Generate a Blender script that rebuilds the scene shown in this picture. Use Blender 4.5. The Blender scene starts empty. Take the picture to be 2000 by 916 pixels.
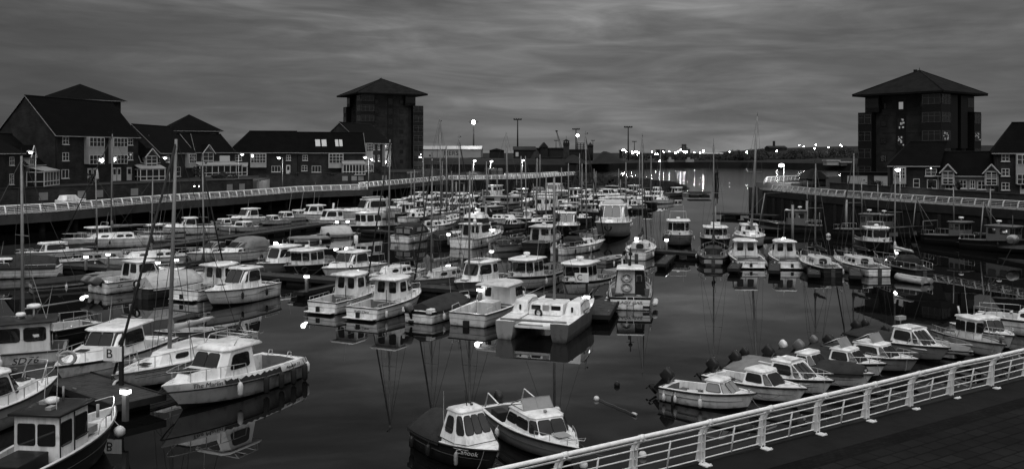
import bpy, bmesh, math, random
from mathutils import Vector, Matrix
random.seed(7)
SC = bpy.context.scene
COL = SC.collection
R = math.radians
# ---------------------------------------------------------------- camera
F = 1800.0; HZ = 297.0; CZ = 9.5
cam_d = bpy.data.cameras.new("camera"); cam = bpy.data.objects.new("camera", cam_d); COL.objects.link(cam)
cam.location = (0, 0, CZ); cam.rotation_euler = (R(90), 0, 0)
cam_d.sensor_width = 36; cam_d.lens = 36 * F / 2000.0
cam_d.shift_y = -(458 - HZ) / 2000.0
cam_d.clip_end = 6000
SC.camera = cam
# ---------------------------------------------------------------- world: dusk overcast sky
W = bpy.data.worlds.new("World"); SC.world = W; W.use_nodes = True
nt = W.node_tree; N = nt.nodes; LK = nt.links
for n in list(N): N.remove(n)
def nd(t, tree=None, **kw):
    n = (tree or nt).nodes.new(t)
    for k, v in kw.items(): setattr(n, k, v)
    return n
def mth(op, a, b=None, tree=None, clamp=False):
    T = tree or nt
    n = T.nodes.new('ShaderNodeMath'); n.operation = op; n.use_clamp = clamp
    for i, v in enumerate((a, b)):
        if v is None: continue
        if isinstance(v, (int, float)): n.inputs[i].default_value = v
        else: T.links.new(v, n.inputs[i])
    return n.outputs[0]
def ramp(fac, pts, tree=None, ip='LINEAR'):
    T = tree or nt
    n = T.nodes.new('ShaderNodeValToRGB'); n.color_ramp.interpolation = ip
    e = n.color_ramp.elements
    while len(e) < len(pts): e.new(0.5)
    for i, (p, c) in enumerate(pts): e[i].position = p; e[i].color = (c, c, c, 1)
    T.links.new(fac, n.inputs[0]); return n.outputs[0]
SUN_EL, SUN_ROT = R(56), R(208)
tc = nd('ShaderNodeTexCoord'); sx = nd('ShaderNodeSeparateXYZ'); LK.new(tc.outputs['Generated'], sx.inputs[0])
X, Y, Z = sx.outputs
sky = nd('ShaderNodeTexSky', sky_type='NISHITA', sun_disc=False, sun_elevation=SUN_EL, sun_rotation=SUN_ROT)
bw = nd('ShaderNodeRGBToBW'); LK.new(sky.outputs[0], bw.inputs[0])
elev = ramp(Z, [(0.0, .130), (.025, .104), (.06, .076), (.10, .088), (.17, .140), (.24, .105), (.32, .085), (.45, .30), (.7, .90), (1.0, 1.2)])
back = mth('ADD', 1.0, mth('MULTIPLY', ramp(mth('ADD', mth('MULTIPLY', Y, -.5), .5), [(.0, 0), (.40, 0), (1, 1)]), 2.5))
side = ramp(mth('ADD', mth('MULTIPLY', X, .5), .5), [(.0, .9), (.22, .12), (.31, .42), (.49, 1.14), (.58, 1.10), (.70, .58), (.80, .38), (1, .9)], ip='B_SPLINE')
cv = nd('ShaderNodeCombineXYZ')
LK.new(mth('MULTIPLY', X, 2.6), cv.inputs[0]); LK.new(mth('MULTIPLY', Y, 2.0), cv.inputs[1])
LK.new(mth('ADD', mth('MULTIPLY', Z, 17), mth('MULTIPLY', X, .5)), cv.inputs[2])
nz = nd('ShaderNodeTexNoise'); nz.inputs['Scale'].default_value = 1.6; nz.inputs['Detail'].default_value = 7
nz.inputs['Roughness'].default_value = .60; nz.inputs['Distortion'].default_value = .55
LK.new(cv.outputs[0], nz.inputs['Vector'])
cv2 = nd('ShaderNodeCombineXYZ')
LK.new(mth('MULTIPLY', X, 9), cv2.inputs[0]); LK.new(mth('MULTIPLY', Y, 3.0), cv2.inputs[1])
LK.new(mth('ADD', mth('MULTIPLY', Z, 62), mth('MULTIPLY', X, 1.0)), cv2.inputs[2])
nz2 = nd('ShaderNodeTexNoise'); nz2.inputs['Scale'].default_value = 1.0; nz2.inputs['Detail'].default_value = 5
nz2.inputs['Distortion'].default_value = .8
LK.new(cv2.outputs[0], nz2.inputs['Vector'])
cloud = ramp(nz.outputs[0], [(.32, .55), (.44, .82), (.54, 1.1), (.66, 1.55)])
streak = ramp(nz2.outputs[0], [(.32, .70), (.5, 1.0), (.66, 1.32)])
rad = mth('MULTIPLY', mth('MULTIPLY', mth('MULTIPLY', elev, back), side), mth('MULTIPLY', cloud, streak))
rad = mth('ADD', mth('MULTIPLY', rad, 9.6), mth('MULTIPLY', bw.outputs[0], .12))
bg = nd('ShaderNodeBackground'); bg.inputs['Strength'].default_value = 0.1
LK.new(rad, bg.inputs['Color'])
wo = nd('ShaderNodeOutputWorld'); LK.new(bg.outputs[0], wo.inputs[0])
# ---------------------------------------------------------------- sun (veiled, very soft)
sd = bpy.data.lights.new("sun", 'SUN'); sd.energy = 0.45; sd.angle = R(30); sd.color = (1, 1, 1)
so = bpy.data.objects.new("sun", sd); COL.objects.link(so)
dirv = Vector((math.sin(SUN_ROT) * math.cos(SUN_EL), math.cos(SUN_ROT) * math.cos(SUN_EL), math.sin(SUN_EL)))
so.rotation_euler = dirv.to_track_quat('Z', 'Y').to_euler(); so.location = (0, -20, 60)
SC.view_settings.view_transform = 'Standard'; SC.view_settings.look = 'None'
SC.view_settings.exposure = 0.0; SC.view_settings.gamma = 1; SC.view_settings.use_curve_mapping = False
SC.cycles.max_bounces = 5; SC.cycles.diffuse_bounces = 2; SC.cycles.glossy_bounces = 3
SC.cycles.transmission_bounces = 3; SC.cycles.transparent_max_bounces = 6
SC.cycles.caustics_reflective = False; SC.cycles.caustics_refractive = False
SC.cycles.sample_clamp_indirect = 3.0

# ---------------------------------------------------------------- pixel of the photograph -> point of the place
def G(px, py, z=0.0):
    d = F * (CZ - z) / (py - HZ)
    return Vector(((px - 1000) / F * d, d, z))
def GD(px, d, z=0.0):
    return Vector(((px - 1000) / F * d, d, z))
def zat(py, d):
    return CZ + (HZ - py) * d / F

# ---------------------------------------------------------------- materials
MATS = {}
def mat(name, g, rough=.5, metal=0.0, spec=.5, dirt=0.0, scale=1.0, bump=0.0, streak=False, coat=0.0, lo=None):
    m = bpy.data.materials.new(name); m.use_nodes = True
    if g < .12 and 'glass' not in name: spec = min(spec, .16); coat = 0
    t = m.node_tree; p = t.nodes['Principled BSDF']
    p.inputs['Base Color'].default_value = (g, g, g, 1); p.inputs['Roughness'].default_value = rough
    p.inputs['Metallic'].default_value = metal; p.inputs['Specular IOR Level'].default_value = spec
    if coat: p.inputs['Coat Weight'].default_value = coat; p.inputs['Coat Roughness'].default_value = .15
    if dirt or bump:
        c = nd('ShaderNodeTexCoord', t); mp = nd('ShaderNodeMapping', t)
        t.links.new(c.outputs['Object'], mp.inputs[0])
        mp.inputs['Scale'].default_value = (scale, scale, scale * (.12 if streak else 1))
        n = nd('ShaderNodeTexNoise', t); n.inputs['Scale'].default_value = 1.0; n.inputs['Detail'].default_value = 6
        n.inputs['Roughness'].default_value = .65
        t.links.new(mp.outputs[0], n.inputs['Vector'])
        if dirt:
            lo_ = lo if lo is not None else g * (1 - dirt)
            v = ramp(n.outputs[0], [(.28, lo_), (.5, g), (.75, min(1, g * (1 + dirt * .4)))], t)
            t.links.new(v, p.inputs['Base Color'])
            if streak:      # weed and scum along the waterline
                sz = nd('ShaderNodeSeparateXYZ', t); t.links.new(c.outputs['Object'], sz.inputs[0])
                n3 = nd('ShaderNodeTexNoise', t); n3.inputs['Scale'].default_value = 3.5; n3.inputs['Detail'].default_value = 5; t.links.new(c.outputs['Object'], n3.inputs['Vector'])
                wl = ramp(mth('ADD', sz.outputs[2], mth('MULTIPLY', mth('SUBTRACT', n3.outputs[0], .5, t), .5, t), t), [(.0, .30), (.10, .62), (.26, 1.0)], t)
                sp = ramp(n3.outputs[0], [(.30, .72), (.42, 1.0)], t)
                mm = nd('ShaderNodeMixRGB', t); mm.blend_type = 'MULTIPLY'; mm.inputs[0].default_value = 1; t.links.new(v, mm.inputs[1]); t.links.new(mth('MULTIPLY', wl, sp, t), mm.inputs[2])
                t.links.new(mm.outputs[0], p.inputs['Base Color'])
            rr = ramp(n.outputs[0], [(.3, min(1, rough + .15)), (.7, max(.03, rough - .05))], t)
            t.links.new(rr, p.inputs['Roughness'])
        if bump:
            b = nd('ShaderNodeBump', t); b.inputs['Strength'].default_value = bump; b.inputs['Distance'].default_value = .05
            t.links.new(n.outputs[0], b.inputs['Height']); t.links.new(b.outputs[0], p.inputs['Normal'])
    MATS[name] = m; return m
def emit(name, s):
    m = bpy.data.materials.new(name); m.use_nodes = True
    t = m.node_tree; t.nodes.clear()
    e = nd('ShaderNodeEmission', t); e.inputs[0].default_value = (1, 1, 1, 1); e.inputs[1].default_value = s
    o = nd('ShaderNodeOutputMaterial', t); t.links.new(e.outputs[0], o.inputs[0])
    MATS[name] = m; return m
def brickmat(name, g, g2, mortar, sx_, sy_, bump=.2, axis='wall'):
    m = bpy.data.materials.new(name); m.use_nodes = True
    t = m.node_tree; p = t.nodes['Principled BSDF']; p.inputs['Roughness'].default_value = .85
    p.inputs['Specular IOR Level'].default_value = .05
    c = nd('ShaderNodeTexCoord', t); s = nd('ShaderNodeSeparateXYZ', t); t.links.new(c.outputs['Object'], s.inputs[0])
    cb = nd('ShaderNodeCombineXYZ', t)
    if axis == 'wall':
        t.links.new(mth('ADD', s.outputs[0], s.outputs[1], t), cb.inputs[0]); t.links.new(s.outputs[2], cb.inputs[1])
    else:
        t.links.new(s.outputs[0], cb.inputs[0]); t.links.new(s.outputs[1], cb.inputs[1])
    b = nd('ShaderNodeTexBrick', t); b.inputs['Scale'].default_value = 1
    b.inputs['Brick Width'].default_value = sx_; b.inputs['Row Height'].default_value = sy_
    b.inputs['Mortar Size'].default_value = min(sx_, sy_) * .07
    for k, v in (('Color1', g), ('Color2', g2), ('Mortar', mortar)): b.inputs[k].default_value = (v, v, v, 1)
    t.links.new(cb.outputs[0], b.inputs['Vector'])
    n = nd('ShaderNodeTexNoise', t); n.inputs['Scale'].default_value = .6; n.inputs['Detail'].default_value = 7
    t.links.new(c.outputs['Object'], n.inputs['Vector'])
    mx = nd('ShaderNodeMixRGB', t); mx.blend_type = 'MULTIPLY'; mx.inputs[0].default_value = 1
    t.links.new(b.outputs[0], mx.inputs[1]); t.links.new(ramp(n.outputs[0], [(.3, .6), (.7, 1.25)], t), mx.inputs[2])
    t.links.new(mx.outputs[0], p.inputs['Base Color'])
    bp = nd('ShaderNodeBump', t); bp.inputs['Strength'].default_value = bump; bp.inputs['Distance'].default_value = .02
    t.links.new(b.outputs[0], bp.inputs['Height']); t.links.new(bp.outputs[0], p.inputs['Normal'])
    MATS[name] = m; return m
mat('white', .78, .35, dirt=.45, scale=2.0, streak=True, coat=.3)
mat('cream', .55, .4, dirt=.45, scale=1.9, streak=True)
mat('greyhull', .27, .4, dirt=.25, scale=1.3, streak=True)
mat('midhull', .11, .35, dirt=.3, scale=1.2, streak=True, coat=.2)
mat('dark', .018, .3, dirt=.4, scale=1.3, coat=.3)
mat('navy', .035, .28, dirt=.3, scale=1.3, coat=.4)
mat('antifoul', .025, .7, dirt=.4, scale=2)
mat('deckgrey', .26, .75, dirt=.3, scale=2.5)
mat('floor', .13, .8, dirt=.4, scale=3)
mat('teak', .10, .7, dirt=.4, scale=3)
mat('glass', .012, .03, spec=.5)
mat('clearvinyl', .22, .12, spec=.6, dirt=.3, scale=2)
mat('canvas', .030, .9, dirt=.4, scale=2.2, bump=.4)
mat('canvasmid', .17, .9, dirt=.3, scale=2.2, bump=.4)
mat('canvaslight', .42, .9, dirt=.25, scale=2.2, bump=.4)
mat('steel', .55, .3, metal=.7)
mat('alu', .20, .45, metal=.2, dirt=.25, scale=2)
mat('rope', .10, .9)
mat('wire', .06, .6)
mat('rubber', .02, .8)
mat('black', .012, .5)
mat('letters', .02, .6, spec=.2)
mat('letterwhite', .7, .6, spec=.2)
mat('buoy', .55, .5, dirt=.3, scale=6)
mat('orange', .26, .6, dirt=.2, scale=5)
mat('motor', .025, .3, coat=.3)
mat('motorgrey', .14, .4, dirt=.2, scale=4)
mat('wood', .07, .8, dirt=.5, scale=3)
mat('plank', .045, .85, dirt=.5, scale=2.2)
mat('plankedge', .02, .85, dirt=.4, scale=2)
mat('railpaint', .82, .4, dirt=.30, scale=5)
mat('railshaded', .42, .5, dirt=.3, scale=4)  # same white rail paint, darkened to stand for dimmer light on the right quay
mat('concrete', .06, .9, dirt=.45, scale=.5, bump=.3)
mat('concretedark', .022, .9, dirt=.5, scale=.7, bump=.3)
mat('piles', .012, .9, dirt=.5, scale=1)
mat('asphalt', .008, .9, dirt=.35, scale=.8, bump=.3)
mat('promenade', .10, .9, dirt=.3, scale=.3)
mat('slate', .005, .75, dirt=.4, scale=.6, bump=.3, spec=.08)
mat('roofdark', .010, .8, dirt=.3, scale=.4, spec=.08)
mat('trim', .44, .5, dirt=.15, scale=2)
mat('trimdull', .22, .6, dirt=.2, scale=2)
mat('panel', .26, .6, dirt=.2, scale=1)
mat('render', .14, .85, dirt=.3, scale=.6)
mat('houseglass', .02, .03, spec=.5)
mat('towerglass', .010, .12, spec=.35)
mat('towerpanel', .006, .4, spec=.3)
mat('spandrel', .06, .6)
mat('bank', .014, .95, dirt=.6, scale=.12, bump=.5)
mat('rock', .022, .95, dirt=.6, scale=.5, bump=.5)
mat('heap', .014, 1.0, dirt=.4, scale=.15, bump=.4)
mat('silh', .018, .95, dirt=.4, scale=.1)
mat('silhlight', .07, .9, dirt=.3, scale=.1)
mat('shed', .27, .7, dirt=.15, scale=.2)
mat('shedroof', .30, .5, dirt=.2, scale=.2)
mat('bark', .03, .95, dirt=.5, scale=2)
mat('leaf', .022, .9, dirt=.6, scale=.4)
mat('grass', .018, .95, dirt=.5, scale=.5, bump=.5)
mat('galv', .12, .6, metal=.3, dirt=.2, scale=2)
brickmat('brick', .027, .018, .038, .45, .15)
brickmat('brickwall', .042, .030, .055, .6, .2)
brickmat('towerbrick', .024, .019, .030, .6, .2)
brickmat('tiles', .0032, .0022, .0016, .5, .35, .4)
brickmat('paving', .016, .011, .006, .62, .40, .5, axis='floor')
brickmat('cobble', .006, .010, .003, .2, .11, .8, axis='floor')
emit('lamp', 12.0); emit('lampfar', 150.0); emit('flood', 45.0); emit('pedlamp', 8.0); emit('litwindow', .22)
M = MATS

# ---------------------------------------------------------------- objects
def tag(o, label=None, cat=None, group=None, kind=None):
    for k, v in (('label', label), ('category', cat), ('group', group), ('kind', kind)):
        if v: o[k] = v
    return o
def thing(name, loc, rz=0.0, label=None, cat=None, group=None, parent=None):
    o = bpy.data.objects.new(name, None); o.empty_display_size = .3; COL.objects.link(o)
    o.location = loc; o.rotation_euler = (0, 0, rz)
    if parent: o.parent = parent
    return tag(o, label, cat, group)
class MB:
    """collects faces; build() links them as one mesh object"""
    def __init__(s): s.v = []; s.f = []; s.mi = []; s.sm = []
    def add(s, vs, fs, mi=0, smooth=False):
        o = len(s.v); s.v += [tuple(v) for v in vs]
        for f in fs: s.f.append([i + o for i in f]); s.mi.append(mi); s.sm.append(smooth)
        return s
    def box(s, c, d, rz=0.0, mi=0, taper=1.0):
        cx, cy, cz = c; a, b, h = d[0] / 2, d[1] / 2, d[2] / 2
        ca, sa = math.cos(rz), math.sin(rz); vs = []
        for z, k in ((-h, 1), (h, taper)):
            for x, y in ((-a, -b), (a, -b), (a, b), (-a, b)):
                x *= k; y *= k
                vs.append((cx + x * ca - y * sa, cy + x * sa + y * ca, cz + z))
        return s.add(vs, [(3, 2, 1, 0), (4, 5, 6, 7), (0, 1, 5, 4), (1, 2, 6, 5), (2, 3, 7, 6), (3, 0, 4, 7)], mi)
    def tube(s, pts, r, n=6, mi=0, cap=True, closed=False):
        pts = [Vector(p) for p in pts]; L = len(pts)
        rs = r if isinstance(r, (list, tuple)) else [r] * L
        o = len(s.v); up0 = None
        for i, p in enumerate(pts):
            if closed: t = pts[(i + 1) % L] - pts[i - 1]
            else: t = pts[min(i + 1, L - 1)] - pts[max(i - 1, 0)]
            if t.length < 1e-9: t = Vector((0, 0, 1))
            t.normalize()
            if up0 is None:
                up0 = Vector((0, 0, 1)) if abs(t.z) < .9 else Vector((1, 0, 0))
            u = up0 - t * up0.dot(t)
            if u.length < 1e-4: u = Vector((0, 1, 0)) - t * t.y
            u.normalize(); w = t.cross(u); up0 = u
            for k in range(n):
                a = 2 * math.pi * (k + .5) / n
                s.v.append(tuple(p + (u * math.cos(a) + w * math.sin(a)) * rs[i]))
        for i in range(L if closed else L - 1):
            j = (i + 1) % L
            for k in range(n):
                k2 = (k + 1) % n
                s.f.append([o + i * n + k, o + i * n + k2, o + j * n + k2, o + j * n + k]); s.mi.append(mi); s.sm.append(n > 4)
        if cap and not closed:
            s.f.append([o + k for k in range(n)][::-1]); s.f.append([o + (L - 1) * n + k for k in range(n)])
            s.mi += [mi, mi]; s.sm += [False, False]
        return s
    def prism(s, poly, z0, z1, mi=0, top=None):
        n = len(poly); t = top or poly
        vs = [(p[0], p[1], z0) for p in poly] + [(p[0], p[1], z1) for p in t]
        fs = [list(range(n))[::-1], list(range(n, 2 * n))] + [(i, (i + 1) % n, n + (i + 1) % n, n + i) for i in range(n)]
        return s.add(vs, fs, mi)
    def ball(s, c, r, n=10, m=6, mi=0, sz=1.0):
        vs = [(c[0], c[1], c[2] - r * sz)]; fs = []
        for i in range(1, m):
            a = -math.pi / 2 + math.pi * i / m
            for k in range(n):
                b = 2 * math.pi * k / n
                vs.append((c[0] + r * math.cos(a) * math.cos(b), c[1] + r * math.cos(a) * math.sin(b), c[2] + r * sz * math.sin(a)))
        vs.append((c[0], c[1], c[2] + r * sz)); T = len(vs) - 1
        for k in range(n):
            k2 = (k + 1) % n
            fs.append((0, 1 + k2, 1 + k))
            for i in range(m - 2):
                a = 1 + i * n
                fs.append((a + k, a + k2, a + n + k2, a + n + k))
            fs.append((1 + (m - 2) * n + k, 1 + (m - 2) * n + k2, T))
        return s.add(vs, fs, mi, True)
    def build(s, name, mats, parent=None, loc=None, bevel=0.0, flip=False):
        me = bpy.data.meshes.new(name); me.from_pydata(s.v, [], s.f)
        for m in (mats if isinstance(mats, (list, tuple)) else [mats]):
            me.materials.append(MATS[m] if isinstance(m, str) else m)
        me.polygons.foreach_set('material_index', s.mi); me.polygons.foreach_set('use_smooth', s.sm)
        bm = bmesh.new(); bm.from_mesh(me)
        bmesh.ops.recalc_face_normals(bm, faces=bm.faces)
        bm.to_mesh(me); bm.free(); me.update()
        o = bpy.data.objects.new(name, me); COL.objects.link(o)
        if parent: o.parent = parent
        if loc is not None: o.location = loc
        if bevel:
            b = o.modifiers.new('bevel', 'BEVEL'); b.width = bevel; b.segments = 2; b.limit_method = 'ANGLE'; b.angle_limit = R(35)
        return o
def copy_tree(o, parent=None):
    c = o.copy(); COL.objects.link(c)
    if parent: c.parent = parent
    for ch in list(o.children): copy_tree(ch, c)
    return c
def text_mesh(name, s, size, matname, parent, mtx, shear=0.0, extrude=.004, space=1.0):
    """lettering: converted to one mesh; mtx places the text plane (x right, y up, z out)"""
    cu = bpy.data.curves.new(name, 'FONT'); cu.body = s; cu.size = size; cu.align_x = 'CENTER'; cu.align_y = 'CENTER'
    cu.extrude = extrude; cu.shear = shear; cu.space_character = space; cu.resolution_u = 3
    t = bpy.data.objects.new(name, cu); COL.objects.link(t)
    bpy.context.view_layer.update()
    me = bpy.data.meshes.new_from_object(t.evaluated_get(bpy.context.evaluated_depsgraph_get()))
    bpy.data.objects.remove(t); bpy.data.curves.remove(cu)
    me.name = name; me.materials.clear(); me.materials.append(MATS[matname])
    me.transform(mtx)
    o = bpy.data.objects.new(name, me); COL.objects.link(o)
    if parent: o.parent = parent
    return o
def frame_mtx(origin, right, up):
    r = Vector(right).normalized(); u = Vector(up); n = r.cross(u).normalized(); u = n.cross(r)
    m = Matrix((r, u, n)).transposed().to_4x4(); m.translation = Vector(origin); return m
# ================================================================ THE SETTING
def structure(o): return tag(o, kind='structure')
QZ = 2.3      # quay level above the water
# ---- water
wm = bpy.data.materials.new('water'); wm.use_nodes = True; t = wm.node_tree; p = t.nodes['Principled BSDF']
p.inputs['Base Color'].default_value = (.004, .004, .004, 1); p.inputs['IOR'].default_value = 1.33
p.inputs['Roughness'].default_value = .012
c = nd('ShaderNodeTexCoord', t); s = nd('ShaderNodeSeparateXYZ', t); t.links.new(c.outputs['Object'], s.inputs[0])
mp = nd('ShaderNodeMapping', t); mp.inputs['Scale'].default_value = (.55, .30, 1); t.links.new(c.outputs['Object'], mp.inputs[0])
n1 = nd('ShaderNodeTexNoise', t); n1.inputs['Scale'].default_value = 1.0; n1.inputs['Detail'].default_value = 4; n1.inputs['Distortion'].default_value = .6
t.links.new(mp.outputs[0], n1.inputs['Vector'])
n2 = nd('ShaderNodeTexNoise', t); n2.inputs['Scale'].default_value = .07; n2.inputs['Detail'].default_value = 3
t.links.new(c.outputs['Object'], n2.inputs['Vector'])
river = ramp(mth('MULTIPLY', s.outputs[1], .002, t), [(.30, 0), (.47, .5), (.60, 1)], t)      # basin is glassy, river ruffled
amp = mth('MULTIPLY', mth('ADD', mth('MULTIPLY', river, .12, t), mth('MULTIPLY', n2.outputs[0], .13, t), t), .028, t)
t.links.new(mth('ADD', .006, mth('MULTIPLY', river, .13, t), t), p.inputs['Roughness'])
b = nd('ShaderNodeBump', t); b.inputs['Distance'].default_value = 1.0
t.links.new(n1.outputs[0], b.inputs['Height']); t.links.new(amp, b.inputs['Strength']); t.links.new(b.outputs[0], p.inputs['Normal'])
MATS['water'] = wm
structure(MB().add([(-2500, -60, 0), (2500, -60, 0), (2500, 4500, 0), (-2500, 4500, 0)], [(0, 1, 2, 3)]).build('water', 'water'))

# ---- near quay we stand above (promenade strip, cobble gutter, paving)
D_ = Vector((.834, .552, 0)); NN = Vector((.552, -.834, 0))          # along the near rail, landward
Q0 = Vector((4.4, 21.3, 0))
def q(a, w): v = Q0 + D_ * a + NN * w; return (v.x, v.y)
structure(MB().prism([q(-60, -.35), q(110, -.35), q(110, 60), q(-60, 60)], -3, QZ).build('near_quay', ['asphalt']))
def strip(name, m, w0, w1, z):
    o = MB().add([(0, -w1, 0), (170, -w1, 0), (170, -w0, 0), (0, -w0, 0)], [(0, 1, 2, 3)]).build(name, m)
    v = Q0 + D_ * -60; o.location = (v.x, v.y, z); o.rotation_euler = (0, 0, math.atan2(D_.y, D_.x)); return structure(o)
strip('quay_cobble_gutter', 'cobble', 1.05, 1.6, QZ + .004)
strip('quay_paving', 'paving', 1.6, 60, QZ + .008)
def quay_coping():
    m = MB(); m.prism([q(-60, -.5), q(110, -.5), q(110, -.02), q(-60, -.02)], QZ - .35, QZ + .05)
    return structure(m.build('quay_coping', 'concretedark', bevel=.02))
quay_coping()

# ---- left land and promenade deck
LE = [(-90, 60), (-70, 86), (-57.8, 105.4), (-55, 109.8), (-52.8, 118), (-51.2, 126), (-48, 136.4), (-44.6, 143), (-41, 154), (-38, 165), (-34, 170), (-30, 173.5), (-26.9, 177.5)]
LE2 = [(-30.2, 184), (-26, 200), (-21, 219), (-16.8, 236)]
LE3 = [(-16.2, 237.5), (-8, 239), (-2.6, 241.8), (3, 246), (7.2, 254), (14, 271), (21, 288)]
def off(pts, d):
    r = []
    for i, p_ in enumerate(pts):
        a = Vector(pts[max(i - 1, 0)]); b_ = Vector(pts[min(i + 1, len(pts) - 1)]); t_ = (b_ - a).normalized()
        r.append((p_[0] - t_.y * d, p_[1] + t_.x * d))
    return r
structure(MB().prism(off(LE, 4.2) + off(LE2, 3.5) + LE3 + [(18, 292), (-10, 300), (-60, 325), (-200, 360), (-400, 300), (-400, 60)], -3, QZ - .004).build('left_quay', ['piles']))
structure(MB().prism(LE + off(LE, 5.5)[::-1], 1.25, QZ).build('left_promenade', 'promenade'))
structure(MB().prism(LE2 + off(LE2, 5.0)[::-1], 1.45, QZ + .01).build('far_promenade', 'promenade'))
structure(MB().prism(off(LE3, .4) + off(LE3, 7)[::-1], QZ + .002, QZ + .016).build('pier_walkway', 'promenade'))
def fascia(pts, z0, z1, name, mt='concrete'):
    m = MB(); o1 = off(pts, -.12); m.prism(o1 + off(pts, -.003)[::-1], z0, z1)
    return structure(m.build(name, mt))
fascia(LE, 1.2, QZ + .06, 'promenade_fascia'); fascia(LE2, 1.4, QZ + .06, 'promenade_fascia')
# sheet piled wall under the far pier
m = MB(); sp = []
for i in range(len(LE3) - 1):
    a, b_ = Vector(LE3[i]), Vector(LE3[i + 1]); n_ = max(1, int((b_ - a).length / 1.0)); tt = (b_ - a).normalized(); nn_ = Vector((tt.y, -tt.x))
    for k in range(n_):
        pp = a + (b_ - a) * (k / n_); sp.append(pp + nn_ * (.5 if k % 2 else .1))
for i in range(len(sp) - 1):
    a, b_ = sp[i], sp[i + 1]; m.add([(a.x, a.y, -1), (b_.x, b_.y, -1), (b_.x, b_.y, QZ - .01), (a.x, a.y, QZ - .01)], [(0, 1, 2, 3)])
structure(m.build('pier_sheet_piling', 'piles'))
def resample(pts, step):
    P_ = [Vector((p_[0], p_[1], 0)) for p_ in pts]; out = [P_[0].copy()]; acc = 0
    for i in range(len(P_) - 1):
        d = (P_[i + 1] - P_[i]).length; tdir = (P_[i + 1] - P_[i]) / d; x = step - acc
        while x <= d: out.append(P_[i] + tdir * x); x += step
        acc = d - (x - step)
    return out
# concrete piles that carry the promenade deck
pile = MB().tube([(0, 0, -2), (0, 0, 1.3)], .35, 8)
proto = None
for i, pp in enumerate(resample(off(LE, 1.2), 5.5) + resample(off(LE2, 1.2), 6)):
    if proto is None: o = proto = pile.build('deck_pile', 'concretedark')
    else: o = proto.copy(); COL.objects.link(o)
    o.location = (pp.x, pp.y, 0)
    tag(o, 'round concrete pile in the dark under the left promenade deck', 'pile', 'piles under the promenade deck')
# ---- right land
QR = 3.74      # the right quay stands higher
RE = [(72, 56), (56, 69), (50, 90), (44.4, 105.6), (40.4, 120), (38.2, 137.6)]
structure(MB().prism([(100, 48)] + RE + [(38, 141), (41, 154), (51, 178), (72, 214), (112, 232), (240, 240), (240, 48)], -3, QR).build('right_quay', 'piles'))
structure(MB().prism(RE + off(RE, -4.6)[::-1], QR + .004, QR + .03).build('right_promenade', 'promenade'))
fascia(RE[::-1], 2.9, QR + .05, 'right_promenade_fascia', 'concretedark')
for i, pp in enumerate(resample(off(RE[::-1], -.35), 3.0)):
    o = MB().box((0, 0, .9), (.3, .26, 3.7)).build('fender_pile', 'plankedge'); o.location = (pp.x, pp.y, 0); o.rotation_euler.z = R(20)
    tag(o, 'dark upright timber pile against the right quay wall', 'pile', 'timber piles on the right quay wall')
# ---- far bank across the river
FB = [(-420, 440), (-120, 455), (-30, 452), (31, 438), (54, 488), (95, 560), (140, 560), (158, 505), (175, 476), (240, 470), (700, 520)]
structure(MB().prism([(p_[0], p_[1]) for p_ in FB] + [(1500, 1500), (-1500, 1500)], -2, 3.4).build('far_quay', 'bank'))
FBb = off(FB, 14)
m = MB(); zs = [5.8, 6.0, 6.2, 5.6, 4.6, 4.2, 4.2, 4.6, 5.2, 5.6, 6]
for i in range(len(FB) - 1):
    a, b_ = FBb[i], FBb[i + 1]; c_, d = (a[0] * 1.6, a[1] + 700), (b_[0] * 1.6, b_[1] + 700); a0, b0 = off(FB, 5)[i], off(FB, 5)[i + 1]
    m.add([(a0[0], a0[1], 3.2), (b0[0], b0[1], 3.2), (b_[0], b_[1], zs[i + 1]), (a[0], a[1], zs[i]), (d[0], d[1], 8), (c_[0], c_[1], 8)], [(0, 1, 2, 3), (3, 2, 4, 5)])
structure(m.build('far_terrain', 'bank'))
# wooded rise behind the right of the river
m = MB(); hp = [(1405, 306, 640), (1450, 300, 640), (1500, 297, 640), (1560, 292, 640), (1620, 290, 640), (1680, 288, 640), (1760, 286, 640), (2100, 284, 640)]
vs = []
for px, py, d in hp:
    x = (px - 1000) / F * d; z = zat(py, d)
    vs += [(x, d - 60, 4.0), (x, d, z), (x + 20, d + 160, z + 1), (x + 40, d + 400, 3)]
for i in range(len(hp) - 1):
    for k in range(3): m.add([vs[i * 4 + k], vs[i * 4 + k + 1], vs[i * 4 + 5 + k], vs[i * 4 + 4 + k]], [(0, 1, 2, 3)])
structure(m.build('far_hillside', 'bank'))
# ---- rock breakwater at the end of the pier
m = MB(); rnd = random.Random(3)
axis_ = [(20, 286), (30, 268), (36, 258), (40, 246), (43.5, 238)]
ax = resample(axis_, 1.1)
for i, pp in enumerate(ax):
    k = i / len(ax); h = 3.0 - 1.9 * k; wd = 5.5 - 2.0 * k
    for j in range(8):
        o_ = rnd.uniform(-wd, wd); zz = max(.1, h * (1 - abs(o_) / wd)) + rnd.uniform(-.3, .2); s_ = rnd.uniform(.6, 1.25)
        m.box((pp.x + o_, pp.y + rnd.uniform(-1, 1), zz), (s_ * 1.3, s_, s_ * .9), rnd.uniform(0, 3), taper=rnd.uniform(.5, .9))
tag(m.build('rock_breakwater', 'rock'), 'dark bank of piled boulders running out from the end of the far pier', 'breakwater', kind='stuff')

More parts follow.
